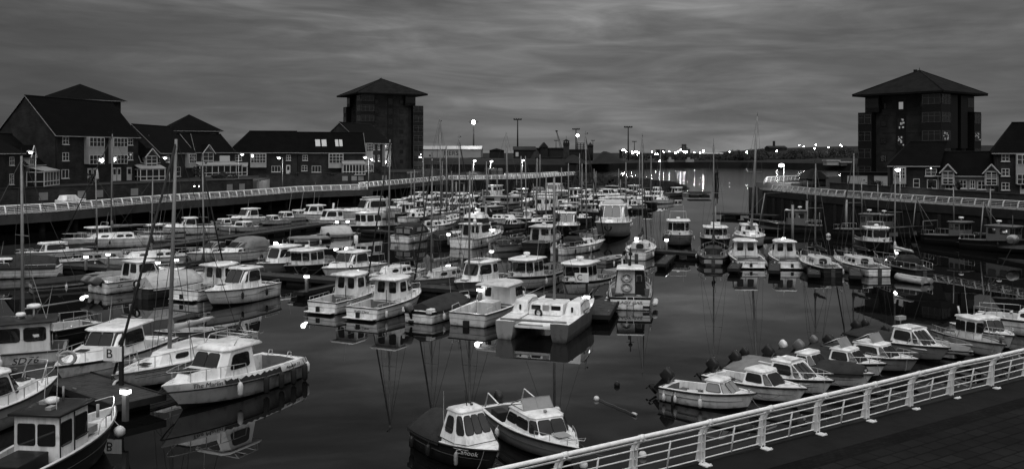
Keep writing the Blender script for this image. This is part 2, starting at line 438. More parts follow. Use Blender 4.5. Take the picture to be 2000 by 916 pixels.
# ---- railings
def make_post(lod):
    m = MB()
    if lod:
        m.box((0, 0, .012), (.46, .20, .024))
        prof = [(-.17, .19, .024), (-.10, .13, .35), (-.05, .10, .68), (.0, .11, .83), (.11, .13, .93), (.22, .12, .985)]
        for sy in (-.055, .055):
            vs = []
            for a, w_, z in prof: vs += [(a, sy - .012, z), (a + w_, sy - .012, z), (a + w_, sy + .012, z), (a, sy + .012, z)]
            fs = [(0, 3, 2, 1)]; K = len(prof) - 1; fs.append((4 * K, 4 * K + 1, 4 * K + 2, 4 * K + 3))
            for i in range(K):
                for k in range(4): fs.append((4 * i + k, 4 * i + (k + 1) % 4, 4 * i + 4 + (k + 1) % 4, 4 * i + 4 + k))
            m.add(vs, fs)
        for z in (.06, .3, .5, .7): m.box((-.06 + z * .05, 0, z), (.08, .12, .05))
        for sx_ in (-.2, .2):
            for sy in (-.07, .07): m.tube([(sx_, sy, .02), (sx_, sy, .05)], .018, 6)
    else:
        prof = [(-.15, 0), (-.06, .35), (-.0, .7), (.1, .9), (.24, 1.0)]
        m.tube([(a, 0, z) for a, z in prof], [.13, .11, .10, .09, .08], 5)
    return m
PM = [make_post(0), make_post(1)]
PP = {}
def railing(name, label, pts, z, land, lod, baluster=True, step=2.07, matname='railpaint', h=1.0):
    P_ = resample(pts, step); n = len(P_)
    nrm = []
    for i in range(n):
        t_ = (P_[min(i + 1, n - 1)] - P_[max(i - 1, 0)]).normalized(); nrm.append(Vector((t_.y, -t_.x, 0)) * land)
    root = thing(name, (P_[0].x, P_[0].y, z), 0, label, 'railing'); o0 = Vector((P_[0].x, P_[0].y, 0))
    for i in range(n):
        if (lod, matname) not in PP: o = PP[(lod, matname)] = PM[lod].build('post', matname, root)
        else: o = PP[(lod, matname)].copy(); COL.objects.link(o); o.parent = root
        o.location = P_[i] - o0; o.rotation_euler = (0, 0, math.atan2(nrm[i].y, nrm[i].x)); o.scale = (h,) * 3
    spec = [(.24, 1.03, .05), (.16, .90, .02), (.03, .70, .016), (-.02, .50, .016), (-.05, .30, .016), (-.07, .09, .016)]
    if not lod: spec = [(.24, 1.03, .075)] + [(a, b_, .03) for a, b_, c_ in spec[1:]]
    for k, (w_, zz, r) in enumerate(spec):
        MB().tube([P_[i] - o0 + nrm[i] * w_ * h + Vector((0, 0, zz * h)) for i in range(n)], r * h, 12 if lod and k == 0 else 6).build('handrail' if k == 0 else 'rail', matname, root)
    if lod:
        j = MB()
        for i in range(n):
            t_ = (P_[min(i + 1, n - 1)] - P_[max(i - 1, 0)]).normalized(); c_ = P_[i] - o0 + nrm[i] * .24 + Vector((0, 0, 1.03))
            j.tube([c_ - t_ * .06, c_ + t_ * .06], .062, 12)
        j.build('handrail_collar', matname, root)
    if baluster:
        b0 = None
        for i in range(n - 1):
            if b0 is None: b_ = b0 = MB().tube([(.04, 0, .72), (-.02, 0, .4), (-.07, 0, .06)], .022, 6).build('baluster', matname, root)
            else: b_ = b0.copy(); COL.objects.link(b_); b_.parent = root
            b_.location = (P_[i] + P_[i + 1]) / 2 - o0; b_.scale = (h,) * 3; b_.rotation_euler = (0, 0, math.atan2(nrm[i].y, nrm[i].x))
    return root
near = [q(-8 * 2.07, 0), q(0, 0), (6.11, 22.46), (7.81, 23.6), (9.49, 24.73), (11.16, 25.9), (12.83, 27.06), (14.45, 28.05), (16.0, 29.1), (17.7, 30.2), (21.2, 32.5), (24.7, 34.8)]
railing('promenade_railing', 'white steel railing with curved posts along the near quay edge, closest to the viewer', near, QZ, 1, 1)
railing('promenade_railing', 'long white railing on the left promenade below the brick garden wall', LE[1:], QZ, -1, 0)
railing('promenade_railing', 'white railing at the raised jog of the left promenade below the tall tower', off(LE2, .2), QZ + .01, -1, 0, step=2.3)
railing('promenade_railing', 'white lit railing along the far pier above dark sheet piling', off(LE3, .6), QZ + .016, -1, 0, step=2.3)
railing('promenade_railing', 'second white railing at the back of the far pier beside the oil drums', [(-2, 262), (6, 268), (12, 281), (15, 290)], QZ, -1, 0, step=2.3)
railing('promenade_railing', 'white railing on the right promenade below the dark garden wall', off(RE[1:], -.25), QR + .03, 1, 0, step=1.75, h=.84, matname='railshaded')
ee = [(38.9, 142), (42, 152.4), (52, 164)]
railing('promenade_railing', 'white railing round the landing at the head of the right quay', ee, QR + .75, 1, 0, step=1.6, h=.84)
m = MB().box((0, 0, 0), (7.2, 7.2, .74)); o = m.build('quay_landing', 'promenade'); o.location = (45.6, 152.6, QR + .36); o.rotation_euler.z = R(35)
tag(o, 'raised pale landing with steps at the head of the right quay', 'landing')

# ---- garden walls
def wall(name, label, pts, z0, z1, th, m1, panels=()):
    root = thing(name, (pts[0][0], pts[0][1], z0), 0, label, 'wall'); x0, y0 = pts[0]
    P_ = [(a - x0, b_ - y0) for a, b_ in pts]
    MB().prism(off(P_, -th / 2) + off(P_, th / 2)[::-1], 0, z1 - z0).build('brickwork', m1, root)
    MB().prism(off(P_, -th / 2 - .06) + off(P_, th / 2 + .06)[::-1], z1 - z0 + .002, z1 - z0 + .12).build('coping', 'concretedark', root)
    for i, k in panels:
        a, b_ = Vector(P_[i]), Vector(P_[i + 1]); pp = a + (b_ - a) * k; t_ = (b_ - a).normalized()
        pp = pp + Vector((t_.y, -t_.x)) * (th / 2 + .02)
        MB().box((pp.x, pp.y, (z1 - z0) * .55), (1.3, .05, 1.0), math.atan2(t_.y, t_.x)).build('panel', 'trimdull', root)
    return root
wall('garden_wall', 'long brick garden wall with pale panels along the left promenade', [(-72, 98), (-64.3, 115.8), (-54, 137), (-44.3, 157)], QZ, 4.8, .4, 'brickwall',
     [(1, .25), (1, .50), (1, .62), (1, .88), (2, .75), (2, .88)])
wall('garden_wall', 'brick garden wall with small pale panels in front of the low terrace and tower', [(-51, 186), (-46, 196), (-40, 200.5), (-31, 207), (-24.5, 213.5)], QZ, 4.8, .4, 'brickwall', [(2, .35), (2, .55), (2, .7), (3, .3)])
wall('garden_wall', 'low pale wall linking the two brick garden walls of the left quay', [(-47.5, 160), (-46.3, 168), (-47, 178)], QZ, 4.3, .4, 'render')
wall('garden_wall', 'dark garden wall behind the white railing of the right promenade', [(46, 133), (49.6, 112), (53.4, 96), (61, 74)], QR, 5.0, .35, 'brickwall')
structure(MB().prism([(-71, 99), (-64.6, 116), (-54.4, 137.2), (-44.8, 157.5), (-46.4, 168), (-47.4, 180), (-51.3, 187), (-46.3, 196.6), (-40.2, 201), (-31.3, 207.5), (-24.5, 214.2), (-22, 280), (-200, 340), (-380, 260), (-380, 99)], 0, 4.4).build('garden_ground', 'grass'))
structure(MB().prism([(46.5, 133), (50, 112), (53.8, 96), (61.4, 74), (232, 74), (232, 224), (80, 210), (53, 171)], 0, 3.9).build('right_garden_ground', 'grass'))

# ---- houses
def win(root, x0, x1, z0, z1, nx=2, nz=2, y=0.0, fm='trim', lit=None, name='window', sill=True):
    m = MB(); b_ = .07; w, h = x1 - x0, z1 - z0
    m.box(((x0 + x1) / 2, y - .04, z0 + b_ / 2), (w, .08, b_)); m.box(((x0 + x1) / 2, y - .04, z1 - b_ / 2), (w, .08, b_))
    for k in range(nx + 1): m.box((x0 + b_ / 2 + (w - b_) * k / nx, y - .042, (z0 + z1) / 2), (b_, .08, h - 2 * b_))
    for k in range(1, nz): m.box(((x0 + x1) / 2, y - .038, z0 + h * k / nz), (w - 2 * b_, .06, b_ * .8))
    f = m.build(name, fm, root)
    if sill: MB().box(((x0 + x1) / 2, y - .08, z0 - .06), (w + .2, .16, .1)).build('sill', 'trim', f)
    MB().box(((x0 + x1) / 2, y - .013, (z0 + z1) / 2), (w - .05, .02, h - .05)).build('pane', lit or 'houseglass', f)
    return f
def door(root, x0, x1, z0, z1, y=0.0):
    f = MB().box(((x0 + x1) / 2, y - .03, (z0 + z1) / 2), (x1 - x0, .06, z1 - z0)).build('door', 'trim', root)
    MB().box(((x0 + x1) / 2, y - .075, z0 + (z1 - z0) * .68), ((x1 - x0) * .6, .02, (z1 - z0) * .4)).build('pane', 'houseglass', f)
def bay(root, x0, x1, z0, z1, nf=1, pr=.9, nx=3, nz=2):
    """projecting white bay of nf storeys, panel between"""
    b_ = MB().box(((x0 + x1) / 2, -pr / 2, (z0 + z1) / 2), (x1 - x0, pr, z1 - z0)).build('bay_window', 'panel', root)
    h = (z1 - z0) / (nf * 2 - 1 if nf > 1 else 1.55)
    for k in range(nf):
        a = (z0 + 2 * h * k) if nf > 1 else z1 - h - .08
        if nf > 1: a = z1 - h - .1 - k * 2 * h * .98
        win(b_, x0 + .12, x1 - .12, a, a + h * 1.02, nx, nz, -pr - .004, sill=False, name='casement')
    return b_
def conservatory(root, x0, x1, z0, h, pr=2.6, n=5):
    m = MB()
    for k in range(n + 1): m.box((x0 + (x1 - x0) * k / n, -pr, z0 + h / 2), (.12, .12, h))
    for k in (1, 2):
        for xx in (x0, x1): m.box((xx, -pr + pr * k / 2.2, z0 + h / 2), (.12, .12, h))
    for zz in (.05, .7, h): m.box(((x0 + x1) / 2, -pr, z0 + zz), (x1 - x0 + .1, .14, .12))
    for zz in (.7, h):
        for xx in (x0, x1): m.box((xx, -pr / 2, z0 + zz), (.14, pr - .2, .12))
    f = m.build('conservatory', 'trim', root)
    MB().box(((x0 + x1) / 2, -pr / 2, z0 + h / 2), (x1 - x0 - .15, pr - .15, h - .1)).build('pane', 'houseglass', f)
    m = MB(); z = z0 + h + .07
    m.add([(x0 - .15, -pr - .15, z), (x1 + .15, -pr - .15, z), (x1 + .15, 0, z + .7), (x0 - .15, 0, z + .7), (x0 - .15, -pr - .15, z + .1), (x1 + .15, -pr - .15, z + .1), (x1 + .15, 0, z + .8), (x0 - .15, 0, z + .8)],
          [(3, 2, 1, 0), (4, 5, 6, 7), (0, 1, 5, 4), (1, 2, 6, 5), (2, 3, 7, 6), (3, 0, 4, 7)])
    m.build('roof', 'trimdull', f)
def dormer(root, x0, x1, z0, z1, zp, pr=.35, back=3.0):
    xm = (x0 + x1) / 2; m = MB()
    poly = [(x0, z0), (x1, z0), (x1, z1), (xm, zp), (x0, z1)]
    vs = [(x, -pr, z) for x, z in poly] + [(x, back, z) for x, z in poly]
    m.add(vs, [(0, 1, 2, 3, 4), (9, 8, 7, 6, 5)] + [(i, i + 5, (i + 1) % 5 + 5, (i + 1) % 5) for i in range(5)])
    d = m.build('dormer', 'panel', root)
    m = MB(); o_ = .25; th = .1
    for s_ in (-1, 1):
        xe = xm + s_ * ((x1 - x0) / 2 + o_); ze = z1 - (zp - z1) * o_ * 2 / (x1 - x0)
        vs = [(xm, -pr - .3, zp + .03), (xe, -pr - .3, ze), (xe, back, ze), (xm, back, zp + .03)]
        m.add(vs + [(a, b_, c_ + th) for a, b_, c_ in vs], [(0, 1, 2, 3), (4, 5, 6, 7), (0, 1, 5, 4), (1, 2, 6, 5), (2, 3, 7, 6), (3, 0, 4, 7)])
    m.build('roof', 'tiles', d)
    m = MB()
    for s_ in (-1, 1):
        xe = xm + s_ * ((x1 - x0) / 2 + o_); ze = z1 - (zp - z1) * o_ * 2 / (x1 - x0)
        m.tube([(xm, -pr - .36, zp), (xe, -pr - .36, ze - .05)], .09, 4)
    m.build('bargeboard', 'trim', d)
    h = z1 - z0
    win(d, x0 + .15, x1 - .15, z0 + h * .5, z1 - .05, 2, 2, -pr, sill=False)
    win(d, x0 + .15, x1 - .15, z0 + .1, z0 + h * .48, 2, 2, -pr, sill=False)
    m = MB(); a = (x1 - x0) / 2 - .25; hh = (zp - z1) * .7
    m.add([(xm - a, -pr - .02, z1 + .05), (xm + a, -pr - .02, z1 + .05), (xm, -pr - .02, z1 + hh)], [(0, 1, 2)]); m.build('gable_pane', 'houseglass', d)
def house(P0, P1, D, g, ze, zr, label, roof='gable', name='terraced_house', brick='brick', hipl=5.0, hipr=5.0, over=.35, chimney=None, cat='house'):
    """P0 -> P1: the front wall, left to right as seen from the basin; local y runs away from the viewer"""
    a = math.atan2(P1[1] - P0[1], P1[0] - P0[0]); L = math.hypot(P1[0] - P0[0], P1[1] - P0[1])
    root = thing(name, (P0[0], P0[1], g), a, label, cat)
    ze -= g; zr -= g; m = MB()
    m.prism([(0, 0), (L, 0), (L, D), (0, D)], 0, ze)
    if roof == 'gable':
        for x in (0, L): m.add([(x, 0, ze), (x, D, ze), (x, D / 2, zr)], [(0, 1, 2)])
    m.build('wall', brick, root)
    m = MB(); o_ = over; sl = (zr - ze) / (D / 2); zo = ze - sl * o_ * .6; th = .16
    if roof == 'gable': r0, r1 = -o_ * .5, L + o_ * .5
    else: r0, r1 = hipl, L - hipr
    e0, e1 = (-o_ * .5, L + o_ * .5) if roof == 'gable' else (-o_, L + o_)
    vs = [(e0, -o_, zo), (e1, -o_, zo), (e1, D + o_, zo), (e0, D + o_, zo), (r0, D / 2, zr), (r1, D / 2, zr)]
    top = [(x, y, z + th) for x, y, z in vs]
    fs = [(6, 7, 11, 10), (8, 9, 10, 11), (0, 3, 2, 1), (0, 1, 7, 6), (2, 3, 9, 8), (1, 2, 8, 7), (3, 0, 6, 9)]
    fs += [(7, 8, 11), (9, 6, 10)]
    if roof == 'gable':
        fs = [(6, 7, 11, 10), (8, 9, 10, 11), (0, 4, 5, 1), (2, 5, 4, 3), (0, 1, 7, 6), (2, 3, 9, 8), (1, 5, 11, 7), (5, 2, 8, 11), (4, 0, 6, 10), (3, 4, 10, 9)]
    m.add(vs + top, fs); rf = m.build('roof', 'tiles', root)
    MB().tube([(r0, D / 2, zr + th + .02), (r1, D / 2, zr + th + .02)], .12, 6).build('ridge_tiles', 'roofdark', rf)
    MB().box((L / 2, -o_ - .07, zo + .06), (e1 - e0, .12, .13)).build('gutter', 'trimdull', root)
    if roof == 'gable':
        for x in (e0 - .03, e1 + .03): MB().tube([(x, -o_, zo + .05), (x, D / 2, zr + .05), (x, D + o_, zo + .05)], .06, 4).build('bargeboard', 'trimdull', root)
    MB().tube([(.3, -.08, 0), (.3, -.08, ze - .2)], .05, 6).build('downpipe', 'black', root)
    if chimney:
        c_ = MB().box((chimney, D / 2, zr + .3), (1.0, .6, 1.4)).build('chimney', brick, rf)
        MB().tube([(chimney - .2, D / 2, zr + 1), (chimney - .2, D / 2, zr + 1.35)], .12, 8).tube([(chimney + .2, D / 2, zr + 1), (chimney + .2, D / 2, zr + 1.35)], .12, 8).build('chimney_pot', 'roofdark', c_)
    root['L'] = L; return root
# H1 tall gabled pair
h = house((-71.9, 145), (-66.9, 165), 11, 4.4, 12.16, 18.3, 'tall three storey brick house with steep gable and two white bay stacks, far left'); L = h['L']
for x0 in (6.6, 12.6): bay(h, x0, x0 + 3.9, 3.1, 7.55, 2, .9, 4, 2)
for x in (1.6, 17.6):
    win(h, x, x + 1.4, 6.3, 7.5, 2, 2); win(h, x, x + 1.4, 3.7, 5.0, 2, 2)
win(h, 1.4, 3.0, 0.9, 2.3, 2, 1); door(h, 17.4, 18.7, .1, 2.4)
for x in (7.4, 13.6): door(h, x, x + 1, .1, 2.4); door(h, x + 1.2, x + 2.2, .1, 2.4)
# H0 low house at the frame edge
h = house((-69.5, 116), (-71.2, 134), 10, 4.4, 9.3, 12.2, 'low brick house with a white gabled dormer and white porch at the left frame edge', hipr=3); L = h['L']
win(h, L - 4.2, L - 2.8, 3.2, 4.4); win(h, L - 4.2, L - 2.9, .5, 2.0)
h = house((-71.2, 134.2), (-73.2, 143.8), 9, 4.4, 7.6, 12.1, 'small white walled house with pointed dormer between the low and tall brick houses', brick='render'); L = h['L']
dormer(h, 1.6, 4.0, 1.9, 4.6, 6.0); conservatory(h, .9, 8.8, .02, 2.1, 2.6, 5)
# H3
h = house((-64.3, 168), (-63.9, 185), 10, 4.4, 9.35, 14.4, 'two storey brick house with one white bay right of the tall gabled house'); L = h['L']
bay(h, L - 4.6, L - .7, 2.0, 4.7, 1, .8, 3, 3); win(h, 3.0, 4.6, 3.2, 4.4); win(h, L - 9, L - 7, .4, 2.2, 1, 2)
h = house((-66.5, 165.4), (-64.4, 167.8), 8, 4.4, 7.7, 12.6, 'narrow white house with pointed dormer beside the tall gabled house', brick='render'); L = h['L']
dormer(h, .3, 2.6, 1.7, 4.4, 5.7, .9); conservatory(h, -1.4, 3.2, .02, 2.0, 2.4, 4)
# H4, H2 pyramid roofed blocks behind
def block(P0, P1, D, g, ze, zr, label, wins):
    h = house(P0, P1, D, g, ze, zr, label, 'hip', 'apartment_block', 'brick', 0, 0, 1.0, cat='building'); L = h['L']
    for x, z in wins: win(h, x, x + 1.6, z - g, z - g + 1.5)
    return h
def blk(px0, px1, d0, d1, D, ze, zr, label, wins):
    a, b_ = GD(px0, d0), GD(px1, d1); L = (b_ - a).length
    h = block((a.x, a.y), (b_.x, b_.y), D, 4.4, ze, zr, label, wins)
    rf = [c_ for c_ in h.children if c_.name.startswith('roof')][0]
    me = rf.data
    for v in me.vertices:
        if v.co.z > zr - 4.4 - .01: v.co.x = L / 2
    for c_ in list(rf.children): bpy.data.objects.remove(c_)
    return h
blk(134, 236, 196, 206, 12, 21.0, 24.4, 'block under a low pyramid roof behind the tall gabled house', [(2, 19), (8, 19)])
blk(332, 428, 226, 232, 14, 14.9, 18.9, 'brick block under a wide pyramid roof behind the middle terrace', [(2, 12.6), (6, 12.6), (9.5, 12.6)])
# H5
h = house((-66, 192), (-60.2, 200), 10, 4.4, 9.4, 13.2, 'dark roofed house with pointed white dormer behind the lower white porches'); L = h['L']
dormer(h, 1.4, 4.2, 1.6, 5.0, 6.6, .5); conservatory(h, -1, 9.5, .02, 2.2, 3.0, 7); win(h, 6, 8.6, 2.9, 4.3, 1, 1, lit='litwindow')
h = house((-73, 188), (-66.2, 191.8), 10, 4.4, 9.4, 13.3, 'dark roofed brick house left of the pointed white dormer'); win(h, 2, 3.6, 3, 4.4)
# H6 long terrace
h = house((-61.7, 200.5), (-47.5, 204.0), 10, 4.4, 9.4, 14.0, 'long low brick terrace with one white bay and street lamp before its door', 'hip', hipl=4.2, hipr=0); L = h['L']
bay(h, 4.6, 8.0, 1.7, 4.75, 1, .8, 5, 3); win(h, 1.4, 2.8, 3.2, 4.4); win(h, 12.2, 13.2, 3.2, 4.4); win(h, 9.1, 11, .7, 2.0, 3, 1); door(h, 12.2, 13.1, .05, 2.2); conservatory(h, -2, 4, .02, 1.9, 2.6, 6)
h = house((-47.4, 204.1), (-33.2, 208), 10, 4.4, 9.35, 13.8, 'low brick terrace with four bright skylights and a white bay', hipl=0, hipr=0); L = h['L']
bay(h, 6.6, 9.9, 1.5, 4.75, 1, .8, 4, 3); win(h, 1, 2.1, 3.2, 4.4); win(h, 3.0, 5, .6, 2.0, 3, 1); win(h, .8, 2, .9, 2.1); conservatory(h, 9.6, 14.4, .02, 2.3, 3.4, 7)
sl = (13.8 - 9.35) / 5
for x in (3.9, 5.3, 8.3, 9.2):
    f = MB(); y0, y1 = 1.3, 3.0; z = lambda y: 4.95 + sl * y + .2
    f.add([(x, y0, z(y0)), (x + (1.05 if x < 6 else .7), y0, z(y0)), (x + (1.05 if x < 6 else .7), y1, z(y1)), (x, y1, z(y1))] + [(x, y0, z(y0) + .08), (x + (1.05 if x < 6 else .7), y0, z(y0) + .08), (x + (1.05 if x < 6 else .7), y1, z(y1) + .08), (x, y1, z(y1) + .08)],
          [(3, 2, 1, 0), (4, 5, 6, 7), (0, 1, 5, 4), (1, 2, 6, 5), (2, 3, 7, 6), (3, 0, 4, 7)])
    f.build('skylight', 'trim', h)
# H7 gable by the tower
h = house((-35.5, 215), (-31.1, 235), 10, 4.4, 11.65, 16.3, 'three storey gabled brick house standing before the tall left tower'); L = h['L']
for x0 in (2.2, 14.6): bay(h, x0, x0 + 4.2, 1.5, 7.2, 2, .8, 4, 3)
for x in (8, 11.6): win(h, x, x + 1.4, 5.6, 6.8); win(h, x, x + 1.4, 2.8, 4.3)
conservatory(h, -3, 2.4, .02, 2.1, 2.4, 5); win(h, 7, 8.4, .3, 1.9, 1, 1)
h = house((-37.6, 210.5), (-35.6, 214.5), 8, 4.4, 8.2, 12.0, 'narrow house with pointed white dormer at the foot of the tower gable', brick='render'); dormer(h, .7, 3.0, 1.6, 4.2, 5.6, .5)
# right side
def gx(px, d): v = GD(px, d); return (v.x, v.y)
h = house(gx(1738, 125), gx(1830, 123), 8, 3.9, 7.65, 10.75, 'two storey brick house with a white bay and lamp, before the right tower', 'hip', hipl=2.7, hipr=-1.6); L = h['L']
bay(h, .4, 2.0, 1.3, 3.55, 1, .6, 4, 3); win(h, 4.4, 5.8, 2.4, 3.35); win(h, 2.9, 3.7, .8, 2.0, 1, 2); win(h, 4.6, 5.8, .7, 1.9, 2, 1); win(h, 1.3, 1.9, .7, 1.9)
h = house(gx(1830.5, 122.9), gx(1942, 120), 7.2, 3.9, 6.4, 9.35, 'low white walled terrace with two pointed dormers on the right quay', brick='render'); L = h['L']
for x0 in (.5, 5.6): dormer(h, x0, x0 + 1.6, 1.2, 3.1, 4.0, .4)
for x in (.95, 4.8, 6.3): win(h, x, x + .95, .7, 1.8)
win(h, 2.7, 3.5, .8, 1.9); win(h, 3.9, 4.5, .8, 1.9)
h = house(gx(1942.5, 119.7), gx(2120, 115.5), 8, 3.9, 9.42, 13.2, 'tall three storey brick house cut by the right frame edge', 'hip', hipl=2.2, hipr=0); L = h['L']
for z in (4.4, 2.5, .7): win(h, .8, 1.7, z, z + .95)
bay(h, 2.4, 4.9, 1.5, 5.35, 2, .65, 4, 2); door(h, 2.9, 3.7, 0, 1.8)

# ---- the two towers
def tower(corner, dirL, s, g, ze, zr, label, lit=(), ov=2.2):
    """corner nearest the viewer; dirL: heading of the left face away from the corner"""
    a = dirL
    root = thing('tower_block', (corner.x, corner.y, g), a, label, 'tower')
    # local: x runs along the left face away from the corner, y along the right face (y negative side) -> build in a square [0,s]x[-s,0]
    H = ze - g; m = MB(); i_ = 1.2
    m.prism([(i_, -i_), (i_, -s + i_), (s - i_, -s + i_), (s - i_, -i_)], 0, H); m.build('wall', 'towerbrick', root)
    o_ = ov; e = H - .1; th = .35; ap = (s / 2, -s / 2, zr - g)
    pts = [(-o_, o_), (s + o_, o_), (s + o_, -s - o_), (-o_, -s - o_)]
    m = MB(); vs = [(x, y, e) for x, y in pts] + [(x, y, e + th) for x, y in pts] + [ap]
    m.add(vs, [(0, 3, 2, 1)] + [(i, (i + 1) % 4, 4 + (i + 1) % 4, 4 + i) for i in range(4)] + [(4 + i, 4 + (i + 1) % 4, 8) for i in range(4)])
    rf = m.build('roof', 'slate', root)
    m = MB()
    for x, y in pts: m.tube([(x, y, e + th), ap], .14, 5)
    m.build('hip_ridge', 'roofdark', rf)
    MB().tube([(ap[0], ap[1], ap[2] - .2), (ap[0], ap[1], ap[2] + .5)], .05, 5).box((ap[0] + .8, ap[1], ap[2] - .1), (.5, .5, .6)).build('roof_vent', 'roofdark', rf)
    # glazed corner bays: two on each visible face flank, stepping back under the eaves
    nst = int(H // 2.9); sh = (H - 3.2) / (nst - 1)
    w = s * .235
    def glazed(x, y, wx, wy, name, z1, litk=()):
        b_ = MB().box((x, y, z1 / 2), (wx, wy, z1)).build(name, 'towerpanel', root)
        k = 0; z = 1.2
        while z + 1.7 < z1 + .05:
            gm = 'towerglass'
            for (fx, fy, horizontal, L_) in ((x, y - wy / 2, True, wx), (x, y + wy / 2, True, wx), (x - wx / 2, y, False, wy), (x + wx / 2, y, False, wy)):
                vis = (horizontal and fy > -s / 2) or (not horizontal and fx < s / 2)
                if not vis: continue
                out = .03
                if horizontal: c_ = (fx, fy + math.copysign(out, fy - y), z + .85); d_ = (L_ - .3, .04, 1.7)
                else: c_ = (fx + math.copysign(out, fx - x), fy, z + .85); d_ = (.04, L_ - .3, 1.7)
                f = MB().box(c_, d_).build('window', gm, b_)
                mm = MB(); nn_ = max(2, int(L_ / 1.1))
                for j in range(nn_ + 1):
                    u = -.5 + j / nn_
                    if horizontal: mm.box((fx + u * (L_ - .3), c_[1] + math.copysign(.03, fy - y), z + .85), (.07, .05, 1.75))
                    else: mm.box((c_[0] + math.copysign(.03, fx - x), fy + u * (L_ - .3), z + .85), (.05, .07, 1.75))
                for zz in (z, z + 1.1, z + 1.7):
                    if horizontal: mm.box((fx, c_[1] + math.copysign(.034, fy - y), zz), (L_ - .3, .05, .06))
                    else: mm.box((c_[0] + math.copysign(.034, fx - x), fy, zz), (.05, L_ - .3, .06))
                mm.build('frame', 'spandrel', f)
                if k in litk and horizontal == litk[k]:
                    rr = random.Random(k + int(x)); q_ = MB()
                    for _ in range(9):
                        u = rr.uniform(-.45, .45); zz = z + rr.uniform(.2, 1.4)
                        if horizontal: q_.box((fx + u * (L_ - .5), c_[1] + math.copysign(.025, fy - y), zz), (rr.uniform(.1, .5), .02, rr.uniform(.1, .45)))
                        else: q_.box((c_[0] + math.copysign(.025, fx - x), fy + u * (L_ - .5), zz), (.02, rr.uniform(.1, .5), rr.uniform(.1, .45)))
                    q_.build('lit_lamp', 'litwindow', f)
            z += sh; k += 1
        return b_
    lo_ = H - 3.1
    # near corner, left corner, right corner bays (projecting), each with a set back top storey
    for (x, y, wx, wy) in ((w / 2 - .6, -w / 2 + .6, w, w), (s - w / 2 + ov - .3, -w * .35 + .3, w * .8, w * .7), (w * .35 - .3, -s + w / 2 - ov + .3, w * .7, w * .8)):
        lk = lit.get(round(x > s / 2) * 1 + round(y < -s / 2) * 2, {}) if lit else {}
        glazed(x, y, wx, wy, 'corner_bay', lo_ if x + wx / 2 > s / 2 or y < -s / 2 else H - .15, lk)
    for (x, y, wx, wy) in ((s - w / 2 - .2, -w * .35 - .2, w * .8, w * .7), (w * .35 + .4, -s + w / 2 + .3, w * .7, w * .8)):
        b_ = MB().box((x, y, H - 1.6), (wx, wy, 3.0)).build('top_bay', 'towerpanel', root)
        MB().box((x - (0 if wx > wy else wx / 2 + .02), y + (wy / 2 + .02 if wx > wy else 0), H - 1.4), (wx - .3 if wx > wy else .04, .04 if wx > wy else wy - .3, 1.7)).build('window', 'towerglass', b_)
    # left face (y = -i_ plane, facing +y local) : brick with slot column and small windows
    def face_cols(on_left):
        mid = s * .52
        sl_ = MB()
        f = lambda u, z, du, dz, out, nm, m_, par: MB().box((u, -i_ + out, z) if on_left else (i_ - out, -u, z), (du, .05, dz) if on_left else (.05, du, dz)).build(nm, m_, par)
        st = f(mid, H / 2, 1.9, H - .3, .02, 'stair_window', 'towerpanel', root)
        for k in range(nst):
            z = H - 2.0 - k * sh
            gl = 'litwindow' if lit and on_left and k == 0 else 'towerglass'
            f(mid, z, .8 if gl == 'litwindow' else 1.3, 1.3 if gl == 'litwindow' else 1.8, .06, 'pane', gl, st)
            if lit and on_left and k in (1, 2):
                rr = random.Random(k); q_ = MB()
                for _ in range(7): q_.box((mid + rr.uniform(-.5, .5), -i_ + .09, z + rr.uniform(-.8, .8)), (rr.uniform(.1, .4), .02, rr.uniform(.15, .5)))
                q_.build('lit_lamp', 'litwindow', st)
            for u in (mid - 4.2, mid + 3.4):
                wn = f(u, z, 1.15, 1.15, .03, 'window', 'towerpanel', root)
                f(u, z, 1.0, 1.0, .065, 'pane', 'towerglass', wn)
            if k and k < nst: f(mid, z + 1.45, s * .5, .08, .012, 'string_course', 'towerpanel', root)
    face_cols(True); face_cols(False)
    if not lit: return root
    for u in (s * .40, s * .66):      # dark projecting strips on the right face
        MB().box((i_ - .5, -u, H - 5), (1.0, 2.6, 9.6)).build('oriel', 'towerpanel', root)
    return root
def fit_tower(pxL, pxC, pxR, dC, g, ze, zr, label, lit=(), ov=2.2):
    """square plan whose eave corners fall on the three measured columns"""
    C = GD(pxC, dC); best = None
    for i in range(10, 80):
        a = R(180 - i)                      # left face heading from the corner
        for s in [x * .25 for x in range(60, 170)]:
            l = C + Vector((math.cos(a), math.sin(a), 0)) * s; r = C + Vector((math.cos(a - R(90)), math.sin(a - R(90)), 0)) * s
            e = abs(1000 + F * l.x / l.y - pxL) + abs(1000 + F * r.x / r.y - pxR)
            if best is None or e < best[0]: best = (e, a, s)
    e, a, s = best; o_ = ov; k = Vector((math.cos(a), math.sin(a), 0)) + Vector((math.cos(a - R(90)), math.sin(a - R(90)), 0))
    return tower(C + k * o_, a, s - 2 * o_, g, ze, zr, label, lit, ov)
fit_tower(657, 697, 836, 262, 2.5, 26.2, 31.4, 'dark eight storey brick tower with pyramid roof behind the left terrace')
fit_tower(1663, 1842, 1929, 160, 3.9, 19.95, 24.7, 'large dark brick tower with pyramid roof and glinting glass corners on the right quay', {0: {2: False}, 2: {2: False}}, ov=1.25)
r_ = thing('garage_block', (0, 0, 3.9), R(-15), 'low flat roofed garage with pale doors at the foot of the right tower', 'garage')
v = GD(1705, 150); r_.location = (v.x, v.y, 3.9); r_.scale = (.73,) * 3
MB().box((0, 0, 1.5), (13, 6, 3)).build('wall', 'brick', r_); MB().box((0, 0, 3.1), (14, 7, .2)).build('roof', 'slate', r_)
for x in (-3.6, 2.0): MB().box((x, -3.04, 1.3), (4.2, .06, 2.2)).build('door', 'panel', r_)
